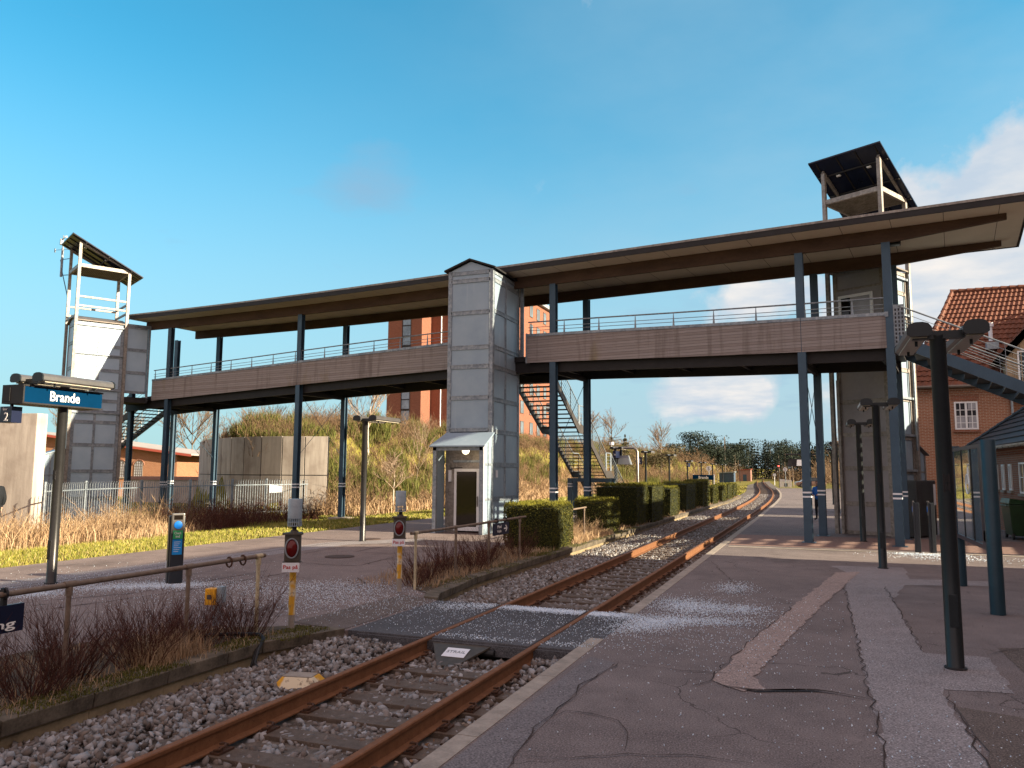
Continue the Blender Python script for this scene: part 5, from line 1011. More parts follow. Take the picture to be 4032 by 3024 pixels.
def tiled(m, A, B, C_, D_, nu, nv, wave=.05, step=.04):
    """pantile slope from eave A-B up to ridge D-C; every column is a roll, every row a step"""
    A, B, C_, D_ = map(Vector, (A, B, C_, D_)); n = (B - A).cross(D_ - A).normalized(); n = n if n.z > 0 else -n
    for j in range(nv):
        row = []
        for e in (0, 1):
            v = (j + e) / nv; off = step if e == 0 else 0.0
            row.append([A.lerp(B, i / nu).lerp(D_.lerp(C_, i / nu), v) + n * (off + wave * (math.sin(i * PI / 2) * .5 + .5)) for i in range(nu + 1)])
        V = row[0] + row[1]; m.add(V, [(i, i + 1, nu + 2 + i, nu + 1 + i) for i in range(nu)])
basic('red_tile', (.155, .055, .030), .75, 0, .45, 5, .2, 30)
t = thing('station_house', 'large brick house with a steep red tiled roof, rising behind the right-hand stairs', 'house', (9, 43, 0))
m = MB(); m.box(4.7, 8.6, 43.0, 51, -.36, 6.25); m.box(8.6, 20, 43.5, 51, -.36, 6.25); hw = m.obj('wall', 'brick_house', t, world=True)
m = MB(); 
for k, (o_, z) in enumerate(((.04, 5.9), (.08, 6.0), (.12, 6.1))): m.box(4.7 - o_, 8.6, 43.0 - o_, 43.0 - o_ + .05, z, z + .08)
m.obj('brick_cornice', 'brick_house', hw, world=True); 
m = MB(); m.box(6.2, 7.35, 42.965, 42.998, 5.62, 5.86); m.obj('brick_lintel', 'brick_low', hw, world=True)
m = MB(); e0, rz_ = 6.3, 11.75; yb = 51; ym = 47.0
m2_ = MB(); tiled(m2_, (4.4, 42.7, e0), (20, 42.7, e0), (20, ym, rz_), (7.1, ym, rz_), 248, 20, .05, .045); tiled(m2_, (4.4, 51.3, e0), (4.4, 42.7, e0), (7.1, ym, rz_), (7.1, ym, rz_), 120, 18, .045, .04); m2_.add([(20, 51.3, e0), (4.4, 51.3, e0), (7.1, ym, rz_), (20, ym, rz_)], [(0, 1, 2, 3)])
rf = m2_.obj('roof', 'red_tile', t, world=True, smooth=False); m = MB()
for i in range(14): a = Vector((4.4, 42.7, e0 + .05)).lerp(Vector((7.1, ym, rz_ + .06)), i / 14); b = Vector((4.4, 42.7, e0 + .05)).lerp(Vector((7.1, ym, rz_ + .06)), (i + 1) / 14); m.tube([a, b], .12, 8, .09)
for i in range(34): m.tube([(7.0 + i * .39, ym, rz_ + .05), (7.39 + i * .39, ym, rz_ + .05)], .13, 8, .10)
m.obj('ridge_tiles', 'red_tile', rf, world=True, smooth=True); MB().tube([(4.35, 42.6, e0 - .02), (8.62, 42.6, e0 - .02)], .07, 8).obj('gutter', 'gutter', t, world=True); MB().tube([(8.68, 42.9, 6.2), (8.68, 42.9, 0)], .05, 8).obj('downpipe', 'bell_grey', t, world=True)
w = win_grid(t, t, 6.28, 7.27, 4.22, 5.56, 43.0, 2, (.30, .22, .24, .24), fw=.075); MB().box(6.2, 7.35, 42.85, 42.99, 4.10, 4.19).obj('sill', 'brick_low', w, world=True)
for x in (6.36, 6.86): MB().box(x, x + .36, 42.985, 42.993, 4.30, 4.84).obj('curtain', 'curtain_glass', w, world=True)
MB().box(6.86, 7.2, 42.985, 42.993, 5.2, 5.5).obj('curtain', 'curtain_glass', w, world=True)
m = MB(); m.tube([(8.2, 44.05, 8.6), (8.2, 44.05, 9.3)], .09, 10); m.tube([(8.2, 44.05, 9.3), (8.2, 44.05, 9.5)], .15, 10); v_ = m.obj('roof_vent', 'white_paint', t, world=True); m = MB(); m.box(7.95, 8.45, 43.65, 44.1, 8.15, 8.5); m.obj('flashing', 'bell_grey', v_, world=True)
dm = MB(); dm.add([(8.45, 42.6, 5.8), (13.6, 42.6, 5.8), (13.6, 42.6, 7.6), (11.0, 42.6, 10.4), (8.45, 42.6, 7.6), (8.45, 45.5, 5.8), (13.6, 45.5, 5.8), (13.6, 45.5, 7.6), (11.0, 45.5, 10.4), (8.45, 45.5, 7.6)], [(0, 1, 2, 3, 4), (0, 4, 9, 5), (1, 6, 7, 2), (2, 7, 8, 3), (3, 8, 9, 4)])
dm_ = dm.obj('gable', 'timber', t, world=True); m = MB()
for i in range(18): x = 8.5 + i * .29; zt_ = 10.2 - abs(x - 11.0) * 1.08; MB().box(x, x + .05, 42.57, 42.598, 6.0, zt_).obj('batten', 'timber', dm_, world=True); m = MB(); m.bar((8.0, 42.45, 7.25), (11.0, 42.45, 10.55), .3, .10, (0, 1, 0)); m.bar((14.0, 42.45, 7.25), (11.0, 42.45, 10.55), .3, .10, (0, 1, 0)); m.obj('barge_board', 'timber', dm_, world=True)
m = MB(); tiled(m, (8.0, 42.4, 7.3), (8.0, 45.8, 7.3), (11.0, 45.8, 10.6), (11.0, 42.4, 10.6), 52, 12); m.obj('gable_roof', 'red_tile', dm_, world=True)
win_grid(t, dm_, 8.95, 9.95, 6.35, 7.85, 42.6, 1, (.33, .33, .34))
# low brick building
t = thing('low_brick_building', 'low brick building with dark tiled hip roof and narrow white windows, right edge', 'building', (9, 34, 0))
m = MB(); m.box(6.5, 16, 27.2, 40.3, -.36, 3.12); hw = m.obj('wall', 'brick_low', t, world=True); m = MB()
for i in range(66): y = 27.3 + i * .197; m.box(6.42, 6.497, y, y + .10, 2.80, 2.90)
m.box(6.41, 6.497, 27.2, 40.3, 2.90, 2.97); m.box(6.36, 6.497, 27.2, 40.3, 2.97, 3.10); m.obj('brick_cornice', 'brick_low', hw, world=True)
def slates(m, A, B, C_, D_, nv):
    A, B, C_, D_ = map(Vector, (A, B, C_, D_)); n = (B - A).cross(D_ - A).normalized(); n = n if n.z > 0 else -n
    for j in range(nv): a0, b0 = A.lerp(D_, j / nv) + n * .05, B.lerp(C_, j / nv) + n * .05; a1, b1 = A.lerp(D_, (j + 1) / nv), B.lerp(C_, (j + 1) / nv); m.add([a0, b0, b1, a1, a0 - n * .05, b0 - n * .05], [(0, 1, 2, 3), (4, 5, 1, 0)])
m = MB(); k_ = .80; slates(m, (6.15, 40.65, 3.12), (6.15, 26.9, 3.12), (11.2, 31.9, 3.12 + 5.05 * k_), (11.2, 35.6, 3.12 + 5.05 * k_), 16); slates(m, (16.3, 40.65, 3.12), (6.15, 40.65, 3.12), (11.2, 35.6, 3.12 + 5.05 * k_), (11.2, 35.6, 3.12 + 5.05 * k_), 16); slates(m, (6.15, 26.9, 3.12), (16.3, 26.9, 3.12), (11.2, 31.9, 3.12 + 5.05 * k_), (11.2, 31.9, 3.12 + 5.05 * k_), 16); slates(m, (16.3, 26.9, 3.12), (16.3, 40.65, 3.12), (11.2, 35.6, 3.12 + 5.05 * k_), (11.2, 31.9, 3.12 + 5.05 * k_), 16)
rf = m.obj('roof', 'dark_tile', t, world=True); m = MB()
for i in range(20): a = Vector((6.15, 40.65, 3.17)).lerp(Vector((11.2, 35.6, 3.2 + 5.05 * k_)), i / 20); b = Vector((6.15, 40.65, 3.17)).lerp(Vector((11.2, 35.6, 3.2 + 5.05 * k_)), (i + 1) / 20); m.tube([a, b], .11, 8, .08)
m.obj('ridge_tiles', 'dark_tile', rf, world=True); m = MB(); m.tube([(6.12, 40.6, 3.09), (6.12, 26.9, 3.05)], .065, 8); gt = m.obj('gutter', 'kerb', t, world=True); m = MB()
for i in range(16): y = 27.5 + i * .85; MB().bar((6.05, y, 3.02), (6.48, y, 3.16), .02, .03).obj('gutter_bracket', 'steel_dark', gt, world=True)
for a, b, z0, z1 in ((35.05, 35.45, 1.52, 2.46), (33.95, 34.35, 1.52, 2.46), (32.8, 33.2, 1.52, 2.46), (30.6, 31.6, 1.45, 2.5), (28.4, 29.4, 1.45, 2.5)):
    w = win_grid(t, hw, a, b, z0, z1, 6.5, 1, (.48, .52), axis='x', fw=.06); MB().box(6.40, 6.498, a - .08, b + .08, z0 - .09, z0 - .01).obj('sill', 'kerb', w, world=True)
# station building to the right of the view: its long ridge shades the foreground
t = thing('station_building', 'long brick station building with a tiled roof, just outside the right edge', 'building', (12, 0, 0))
MB().box(9, 15.4, -26, 21.0, 0, 6.1).obj('wall', 'brick_house', t, world=True); m = MB(); m.add([(8.6, -26.4, 6.0), (15.8, -26.4, 6.0), (12.2, -26.4, 9.35), (8.6, 21.3, 6.0), (15.8, 21.3, 6.0), (12.2, 18.6, 9.35)], [(0, 1, 2), (5, 4, 3), (0, 2, 5, 3), (1, 4, 5, 2), (0, 3, 4, 1)]); m.obj('roof', 'red_tile', t, world=True)
for y in range(-22, 22, 4): win_grid(t, t, y, y + 1.2, 1.2, 2.8, 9.0, 2, (.33, .33, .34), axis='x'); win_grid(t, t, y, y + 1.2, 3.9, 5.3, 9.0, 2, (.33, .33, .34), axis='x')
# brick workshop, left distance
LW = 13.8
t = thing('brick_workshop', 'low orange brick workshop with arched windows and a red eaves board beyond the fence', 'building', (-69.1, 53.2, -.36), R_(21.05))
zr_ = lambda x: 5.86 - .131 * x
m = MB(); m.hexa([(-2, 0, 0), (LW, 0, 0), (LW, 14, 0), (-2, 14, 0), (-2, 0, zr_(-2)), (LW, 0, zr_(LW)), (LW, 14, zr_(LW)), (-2, 14, zr_(-2))]); hw = m.obj('wall', 'brick_workshop', t); MB().box(-2, LW, -.03, -.004, 0, .75).obj('plinth', 'wall_pink', hw)
m = MB(); m.hexa([(x, y, zr_(x) + dz) for dz in (.0, .16) for x, y in ((-2, -.7), (LW + 1.6, -.7), (LW + 1.6, 14.5), (-2, 14.5))]); rf = m.obj('roof', 'roof_felt', t); MB().hexa([(x, y, zr_(x) + dz) for dz in (-.12, .10) for x, y in ((-2, -.74), (LW + 1.6, -.74), (LW + 1.6, -.705), (-2, -.705))]).obj('eaves_board', 'trim_red', rf)
def arched(parent, xc_, z0, z1, w):
    n = 12; zc_ = z1 - w / 2; ring = [(xc_ + w / 2 * math.cos(a), zc_ + w / 2 * math.sin(a)) for a in np.linspace(0, PI, n)]
    poly = [(xc_ + w / 2, z0)] + ring + [(xc_ - w / 2, z0)]; m = MB(); k = len(poly); m.add([(x, -.012, z) for x, z in poly], [tuple(range(k))]); g = m.obj('window', 'curtain_glass', parent)
    b = MB(); P3_ = [(x, -.03, z) for x, z in poly]; b.tube(P3_ + [P3_[0]], .03, 5)
    for i in range(1, 4): x = xc_ - w / 2 + w * i / 4; b.bar((x, -.025, z0), (x, -.025, zc_ + math.sqrt(max(0, (w / 2) ** 2 - (x - xc_) ** 2))), .035, .03, (0, 1, 0))
    for i in range(1, 6): z = z0 + (z1 - z0) * i / 6; hw_ = w / 2 if z < zc_ else math.sqrt(max(0, (w / 2) ** 2 - (z - zc_) ** 2)); b.bar((xc_ - hw_, -.025, z), (xc_ + hw_, -.025, z), .03, .035)
    b.obj('glazing_bars', 'gutter', g); a_ = MB(); a_.tube([(xc_ + (w / 2 + .12) * math.cos(a), -.01, zc_ + (w / 2 + .12) * math.sin(a)) for a in np.linspace(0, PI, 14)], .06, 5); a_.obj('brick_arch', 'brick_low', g); MB().box(xc_ - w / 2 - .15, xc_ + w / 2 + .15, -.12, -.005, z0 - .12, z0).obj('sill', 'kerb', g)
for x in (3.45, 5.15, 6.84, 8.53, 10.22): arched(hw, x, 1.80, 3.32, .78)
# drain pipe on a bracket beside the workshop
t = thing('grey_pipe_post', 'grey forked post with a small white roof in front of the brick workshop', 'post', (-34.6, 40.5, -.36)); m = MB(); m.tube([(0, 0, 0), (0, 0, 3.6), (-.1, 0, 3.85)], .11, 10); m.tube([(0, 0, 3.4), (-.3, 0, 4.3)], .06, 8); m.tube([(0, 0, 3.4), (.3, 0, 4.3)], .06, 8); m.obj('post', 'monitor_case', t); MB().hexa([(-.8, -.4, 4.3), (.5, -.4, 4.3), (.5, .4, 4.3), (-.8, .4, 4.3), (-.8, -.4, 4.45), (.5, -.4, 4.35), (.5, .4, 4.35), (-.8, .4, 4.45)]).obj('cap', 'bell_grey', t)
# tall red brick building
t = thing('tall_brick_building', 'tall red brick block with a glazed stair strip, rising behind the bank', 'building', (-46, 110, 0))
m = MB(); m.box(-56.4, -51.0, 97.0, 112, 0, 27.6); hw = m.obj('wall', 'brick_tower', t, world=True); MB().box(-51.0, -40.0, 100.0, 121, 0, 28.2).obj('wall', 'brick_tower', t, world=True)
MB().box(-40.4, -39.4, 99.6, 121.8, 28.21, 28.75).obj('roof_edge', 'bell_grey', t, world=True); MB().box(-56.7, -40.4, 96.7, 121.8, 28.21, 28.5).obj('roof', 'gutter', t, world=True)
w = MB(); w.box(-54.0, -52.75, 96.93, 96.99, 6, 27); ws = w.obj('window_strip', 'window_glass', hw, world=True); m = MB()
for i in range(15): z = 6 + i * 1.5; m.box(-54.05, -52.7, 96.88, 96.925, z, z + (.14 if i % 3 else .28))
for x in (-54.06, -52.74): m.box(x, x + .08, 96.88, 96.925, 6, 27)
m.obj('mullions', 'steel_dark', ws, world=True); MB().tube([(-49.4, 99.9, 28), (-49.4, 99.9, 4)], .10, 6).obj('downpipe', 'white_paint', t, world=True)
for i in range(8):
    for j, y in enumerate((101.0, 104.0, 107.0, 111.0, 114.2, 117.4)):
        z = 4.6 + i * 3.0; f = MB(); f.box(-39.995, -39.94, y, y + 1.35, z, z + 1.9); w_ = f.obj('window', 'window_glass', t, world=True)
        g = MB(); 
        for a, b, c_, d_ in ((y, y + .1, z, z + 1.9), (y + 1.25, y + 1.35, z, z + 1.9), (y, y + 1.35, z, z + .1), (y, y + 1.35, z + 1.8, z + 1.9), (y + .62, y + .7, z, z + 1.9)): g.box(-39.94, -39.90, a, b, c_, d_)
        g.obj('frame', 'gutter', w_, world=True)
for y, z in ((119.0, 6), (119, 12), (119, 18)): MB().box(-39.9, -38.9, y, y + 1.6, z, z + 1.1).obj('balcony', 'bell_grey', t, world=True)
# sheds far down the line
def shed(label, x, y, w, d, h, mat, rmat, name):
    t = thing(name, label, 'shed', (x, y, -.3)); MB().box(-w / 2, w / 2, 0, d, 0, h).obj('wall', mat, t); MB().hexa([(-w / 2 - .2, -.2, h - .15), (w / 2 + .2, -.2, h + .1), (w / 2 + .2, d + .2, h + .1), (-w / 2 - .2, d + .2, h - .15), (-w / 2 - .2, -.2, h), (w / 2 + .2, -.2, h + .28), (w / 2 + .2, d + .2, h + .28), (-w / 2 - .2, d + .2, h)]).obj('roof', rmat, t); MB().box(-.4, .5, -.03, -.002, 0, 2.0).obj('door', 'steel_paint', t)
shed('small blue-grey shed beside the line, left of the reddish hut', -20.3, 196, 3.4, 4, 2.45, 'shed_blue', 'bell_grey', 'blue_shed'); shed('small reddish hut beside the line, right of the blue-grey shed', -17.6, 214, 3.0, 4, 3.2, 'shed_red', 'trim_red', 'red_hut')
# cars
def car(label, x, y, rz, mat, col2='window_dark'):
    t = thing('parked_car', label, 'car', (x, y, 0), rz, 'cars parked beyond the right platform')
    secs = []
    for xx, zl, zh, w in ((-2.05, .35, .62, .70), (-1.95, .28, .78, .80), (-1.3, .25, .88, .86), (0, .25, .92, .88), (1.2, .25, .95, .87), (1.9, .28, .92, .82), (2.05, .38, .75, .74)): secs.append([(xx, -w, zl), (xx, w, zl), (xx, w + .02, (zl + zh) / 2), (xx, w - .04, zh), (xx, -w + .04, zh), (xx, -w - .02, (zl + zh) / 2)])
    MB().loft(secs).obj('body', mat, t, smooth=True); c_ = []
    for xx, zh, w in ((-1.25, .89, .78), (-.55, 1.38, .62), (.1, 1.47, .62), (.9, 1.43, .60), (1.75, .95, .72)): c_.append([(xx, -.80, .88), (xx, .80, .88), (xx, w, zh), (xx, -w, zh)])
    cb_ = MB().loft(c_).obj('cabin', col2, t, smooth=True); r = MB(); r.loft([[(xx, -w, z), (xx, w, z), (xx, w, z + .025), (xx, -w, z + .025)] for xx, z, w in ((-.5, 1.385, .60), (.1, 1.472, .60), (.9, 1.432, .58))]); r.obj('roof', mat, cb_)
    for wx in (-1.28, 1.28):
        for s in (-1, 1): o = MB().lathe([(.31, -.1), (.33, -.06), (.33, .06), (.31, .1)], 18).obj('wheel', 'tyre', t); o.data.transform(Matrix.Translation((wx, s * .78, .33)) @ Matrix.Rotation(PI / 2, 4, 'X')); h_ = MB().lathe([(.20, -.105), (.20, .105)], 12).obj('rim', 'lamp_metal', o); h_.data.transform(Matrix.Translation((wx, s * .78, .33)) @ Matrix.Rotation(PI / 2, 4, 'X'))
    for s in (-1, 1): MB().box(-2.06, -1.98, s * .55 - .15, s * .55 + .15, .6, .72).obj('headlight', 'lens', t)
car('pale blue-silver car parked at the far end of the right platform', -1.2, 128.5, R_(8), 'car_silver'); car('brownish car parked in front of the silver car', -.9, 124.8, R_(4), 'car_brown')
t = thing('white_board_fence', 'short white board fence at the far end of the right platform', 'fence', (-5, 124, 0)); m = MB()
for i in range(9): m.box(-5.2 + i * .19, -5.2 + i * .19 + .14, 124, 124.04, 0, 1.25 - .02 * i)
m.box(-5.2, -3.5, 124.03, 124.08, .3, .4); m.obj('boards', 'white_frame', t, world=True); o = MB().box(-4.55, -4.1, 123.3, 123.35, .15, .62).obj('small_sign', 'sign_navy'); tag(o, 'small dark sign in front of the white board fence', 'sign')
# signs, signals, poles in the distance
def ssign(label, x, y, z, base, k=1.0):
    t = thing('round_sign', label, 'sign', (x, y, base)); MB().lathe([(.05, 0), (.05, z)], 8).obj('post', 'bell_grey', t); o = MB().lathe([(.30 * k, -.02), (.30 * k, .02)], 24).obj('disc', 'white_paint', t); o.data.transform(Matrix.Translation((0, -.08, z - .1)) @ Matrix.Rotation(PI / 2, 4, 'X')); text('S', 'steel_dark', o, (-.13 * k, -.104, z - .1 - .19 * k), (1, 0, 0), (0, 0, 1), .38 * k, bold=.01)
ssign('round white S sign on a post in the left lamp row', -14.45, 116, 3.1, -.3, 1.25); ssign('round white S sign beside the white board fence', -4.35, 123.2, 2.75, 0, 1.0)
t = thing('rail_signal', 'slim dark signal post showing a red light', 'signal', (-6.05, 142, -.3)); MB().lathe([(.06, 0), (.06, 3.4)], 8).obj('post', 'steel_dark', t); h_ = MB().box(-.16, .16, -.1, .12, 3.35, 3.95).obj('head', 'steel_dark', t); o = MB().lathe([(.11, 0), (.11, .03)], 14).obj('red_lamp', 'signal_lit', h_); o.data.transform(Matrix.Translation((0, -.10, 3.6)) @ Matrix.Rotation(PI / 2, 4, 'X'))
def post(name, label, x, y, base, h, r, mat, head=None, cat='post'):
    t = thing(name, label, cat, (x, y, base)); MB().lathe([(r, 0), (r * .8, h)], 8).obj('pole', mat, t)
    if head: MB().box(-head[0] / 2, head[0] / 2, -.1, .0, h - head[1], h).obj('plate', head[2], t)
post('marker_post', 'white marker post with a small plate beyond the track curve', -7.98, 167, -.3, 2.3, .07, 'white_paint', (.6, .5, 'white_paint'), 'marker'); post('utility_pole', 'tall bare wooden pole standing in front of the dark wood', -21.5, 205, -.3, 11.5, .14, 'bark'); post('wooden_post', 'tan post just left of the parked cars', -3.45, 129.5, 0, 2.75, .09, 'timber'); post('wooden_post', 'tan post beside the right S sign', -4.0, 131, 0, 2.7, .08, 'timber'); post('marker_lamp', 'tiny white marker far down the line, right one of two', -11.5, 262, -.3, 3.0, .05, 'steel_dark', (.3, .3, 'white_paint'), 'marker'); post('marker_lamp', 'tiny white marker far down the line, left one of two', -16, 262, -.3, 2.6, .05, 'steel_dark', (.3, .3, 'white_paint'), 'marker')
post('slim_lamp', 'slim dark lamp post standing in front of the reddish hut', -15.6, 178, -.3, 4.3, .06, 'steel_dark', (.3, .35, 'bell_grey'), 'lamp post')
t = thing('station_name_board', 'low blue Brande name board on white posts, far along the left side', 'sign', (-12.6, 97, -.3)); b = MB().box(-1.4, 1.05, -.04, 0, 1.55, 2.15).obj('board', 'sign_blue', t); text('Brande', 'white_letter', b, (-.7, -.045, 1.68), (1, 0, 0), (0, 0, 1), .34, 1.15, bold=.01)
for x in (-1.35, 1.1): MB().box(x - .05, x + .05, -.02, .08, 0, 2.2).obj('post', 'white_paint', t)
# information monitor gantry, left far
t = thing('information_monitor', 'grey double-sided information monitor hanging from a bent pole on the left platform', 'monitor', (-11.1, 52.0, 0)); m = MB(); m.tube([(0, 0, 0), (0, 0, 3.45), (-.08, 0, 3.62), (-.25, 0, 3.72), (-1.7, 0, 3.74)], .085, 10); m.obj('pole', 'lamp_metal', t, smooth=True)
m = MB(); m.hexa([(-1.95, -.18, 2.62), (-.42, -.18, 2.62), (-.42, .35, 2.62), (-1.95, .35, 2.62), (-1.75, -.05, 3.22), (-.62, -.05, 3.22), (-.62, .28, 3.22), (-1.75, .28, 3.22)]); mo = m.obj('monitor', 'monitor_case', t, bevel=.02); MB().box(-1.18, -1.05, -.02, .1, 3.2, 3.74).obj('hanger', 'lamp_black', t)
MB().hexa([(-1.83, -.19, 2.68), (-1.3, -.19, 2.68), (-1.3, -.17, 2.68), (-1.83, -.17, 2.68), (-1.7, -.09, 3.15), (-1.28, -.09, 3.15), (-1.28, -.07, 3.15), (-1.7, -.07, 3.15)]).obj('screen', 'steel_dark', mo)
m = MB(); m.tube([(-1.9, .6, 3.95), (-1.9, .6, 4.15)], .17, 10); m.tube([(-1.9, .6, 3.7), (-1.9, .6, 3.95)], .03, 6); m.obj('loudspeaker', 'white_paint', t)
t = thing('information_monitor', 'black and white information monitor on the right platform, left of the first blue column', 'monitor', (-1.55, 74, 0)); m = MB(); m.tube([(1.0, 0, 0), (1.0, 0, 3.75), (-1.0, 0, 3.75)], .07, 8); m.obj('pole', 'steel_dark', t); m = MB(); m.hexa([(-.9, -.2, 2.7), (.55, -.2, 2.7), (.55, .3, 2.7), (-.9, .3, 2.7), (-.75, -.05, 3.35), (.4, -.05, 3.35), (.4, .25, 3.35), (-.75, .25, 3.35)]); mo = m.obj('monitor', 'steel_dark', t); MB().hexa([(-.1, -.21, 2.75), (.45, -.21, 2.75), (.45, -.19, 2.75), (-.1, -.19, 2.75), (-.05, -.10, 3.28), (.33, -.10, 3.28), (.33, -.08, 3.28), (-.05, -.08, 3.28)]).obj('screen', 'white_paint', mo)
# bicycles in stands by the fence and by the right lift
def bike(label, x, y, z, rz):
    t = thing('bicycle', label, 'bicycle', (x, y, z), rz, 'parked bicycles')
    for wx in (-.52, .52): w = MB(); w.tube([(wx + .33 * math.cos(a), 0, .34 + .33 * math.sin(a)) for a in np.linspace(0, 2 * PI, 22)], .018, 6, cap=False); w.tube([(wx, -.03, .34), (wx, .03, .34)], .025, 8); w.obj('wheel', 'tyre', t)
    f = MB(); [f.tube([(a, 0, b), (c_, 0, d_)], .016, 6) for a, b, c_, d_ in ((-.52, .34, -.18, .78), (-.52, .34, -.05, .32), (-.05, .32, -.2, .85), (-.05, .32, .36, .72), (-.19, .80, .36, .80), (.36, .9, .52, .34))]; f.obj('frame', 'lamp_metal', t); MB().tube([(.30, -.25, .98), (.38, 0, .97), (.30, .25, .98)], .013, 6).obj('handlebar', 'steel_dark', t); MB().box(-.33, -.08, -.07, .07, .88, .94).obj('saddle', 'steel_dark', t)
bike('bicycle leaning behind the fence by the left lift tower', -29.6, 30.0, -.36, R_(60)); bike('bicycle standing between the left lift tower and the first columns', -29.1, 32.0, -.36, R_(75)); bike('bicycle behind the fence in front of the curved wall', -28.6, 34.0, -.36, R_(85)); bike('bicycle half hidden behind the right lift tower', 5.0, 34.2, 0, R_(75))
# ------------------------------------------------------------------ people
def person(label, loc, rz, joints, edges, jacket, jr, extra=None):
    t = thing('person', label, 'person', loc, rz); t
    def skinmesh(name, V, E, Rr, mat, parent, lev=2):
        me = bpy.data.meshes.new(name); me.from_pydata(V, E, []); o = bpy.data.objects.new(name, me); COL.objects.link(o); md = o.modifiers.new('s', 'SKIN'); md.use_smooth_shade = True
        me.skin_vertices[0].data[0].use_root = True
        for i, r in enumerate(Rr): me.skin_vertices[0].data[i].radius = r if isinstance(r, tuple) else (r, r)
        sb = o.modifiers.new('d', 'SUBSURF'); sb.levels = lev; sb.render_levels = lev; dg = bpy.context.evaluated_depsgraph_get(); dg.update(); me2 = bpy.data.meshes.new_from_object(o.evaluated_get(dg)); bpy.data.objects.remove(o)
        me2.materials.clear(); return link(name, me2, mat, parent)
    V = [j[0] for j in joints]; Rr = [j[1] for j in joints]; body = skinmesh('body', V, edges, Rr, 'trousers', t)
    return t, body, skinmesh
HB = dict(pelvis=(0, 0, .95), waist=(0, 0, 1.10), chest=(0, .01, 1.35), neck=(0, .01, 1.52))
def build_person(label, loc, rz, jacket, head_fwd=.06, arm='phone', backpack=False, cap=None):
    J = [((0, 0, .95), (.15, .11)), ((0, 0, 1.15), (.15, .11)), ((0, .0, 1.38), (.17, .12)), ((0, .0, 1.52), (.062, .062)), ((0, head_fwd * .4, 1.60), (.060, .065)), ((0, head_fwd, 1.68), (.078, .098)), ((0, head_fwd, 1.79), (.06, .075)),
         ((.10, 0, .90), (.10, .105)), ((.11, .02, .50), (.062, .065)), ((.12, -.01, .10), (.042, .045)), ((.13, .16, .045), (.04, .035)), ((-.10, 0, .90), (.10, .105)), ((-.11, .02, .50), (.062, .065)), ((-.12, -.01, .10), (.042, .045)), ((-.13, .16, .045), (.04, .035)),
         ((.19, 0, 1.42), (.062, .062)), ((.26, -.02, 1.16), (.048, .048)), ((.16, .20, 1.12) if arm == 'phone' else (.27, .04, .92), (.034, .034)), ((-.19, 0, 1.42), (.062, .062)), ((-.26, -.02, 1.16), (.048, .048)), ((-.14, .20, 1.12) if arm == 'phone' else (-.27, .04, .92), (.034, .034))]
    E = [(0, 1), (1, 2), (2, 3), (3, 4), (4, 5), (5, 6), (0, 7), (7, 8), (8, 9), (9, 10), (0, 11), (11, 12), (12, 13), (13, 14), (2, 15), (15, 16), (16, 17), (2, 18), (18, 19), (19, 20)]
    for wi, s in ((17, 1), (20, -1)):
        wx, wy, wz = J[wi][0]; fwd = Vector((-.3 * s, 1, .1)).normalized() if arm == 'phone' else Vector((0, .15, -1)).normalized(); pi = len(J); J.append(((wx + fwd.x * .07, wy + fwd.y * .07, wz + fwd.z * .07), (.034, .016))); E.append((wi, pi)); side = Vector((0, 0, 1)) if arm == 'phone' else Vector((0, 1, 0))
        for k, L in ((-1.5, .05), (-.5, .066), (.5, .07), (1.5, .062)):
            a = Vector(J[pi][0]) + fwd * .03 + side * k * .018; b = a + fwd * L * .5; c_ = b + fwd * L * .4 + Vector((-s * .015, 0, 0)); i0 = len(J); J.extend([(tuple(a), .009), (tuple(b), .0085), (tuple(c_), .007)]); E += [(pi, i0), (i0, i0 + 1), (i0 + 1, i0 + 2)]
        a = Vector(J[wi][0]) + fwd * .03 + side * .035; b = a + fwd * .035 + side * .015; i0 = len(J); J.extend([(tuple(a), .010), (tuple(b), .009)]); E += [(wi, i0), (i0, i0 + 1)]
    t, body, sk = person(label, loc, rz, J, E, jacket, None)
    me = body.data; me.materials.append(MT['skin']); me.materials.append(MT['shoe']); me.materials.append(MT['hair'])
    for p in me.polygons:
        c_ = p.center
        if c_.z > 1.53: p.material_index = 3 if (c_.z > 1.73 or c_.y < head_fwd - .015) else 1
        elif c_.z < .085: p.material_index = 2
        elif (abs(c_.x) > .10 and c_.y > .19 and c_.z > 1.0) or (abs(c_.x) > .2 and c_.z < .93 and c_.z > .7): p.material_index = 1
    f = MB()
    for s in (-1, 1): f.lathe([(.001, -.012), (.012, 0), (.001, .012)], 8, (s * .032, head_fwd + .088, 1.70)); f.lathe([(.001, -.03), (.014, -.01), (.012, .02), (.001, .03)], 8, (s * .082, head_fwd, 1.69))
    f.loft([[(-.008, head_fwd + .092, 1.70), (.008, head_fwd + .092, 1.70), (0, head_fwd + .10, 1.70)], [(-.018, head_fwd + .085, 1.655), (.018, head_fwd + .085, 1.655), (0, head_fwd + .122, 1.658)]]); f.box(-.025, .025, head_fwd + .075, head_fwd + .092, 1.628, 1.636); f.obj('face', 'skin', body)
    JV = [((0, 0, .86), (.185, .145)), ((0, 0, 1.12), (.185, .145)), ((0, .0, 1.38), (.20, .15)), ((0, -.01, 1.50), (.085, .085)), ((.20, 0, 1.42), (.085, .085)), ((.28, -.02, 1.16), (.07, .07)), ((.175, .165, 1.12) if arm == 'phone' else (.28, .03, .97), (.055, .055)), ((-.20, 0, 1.42), (.085, .085)), ((-.28, -.02, 1.16), (.07, .07)), ((-.155, .165, 1.12) if arm == 'phone' else (-.28, .03, .97), (.055, .055))]
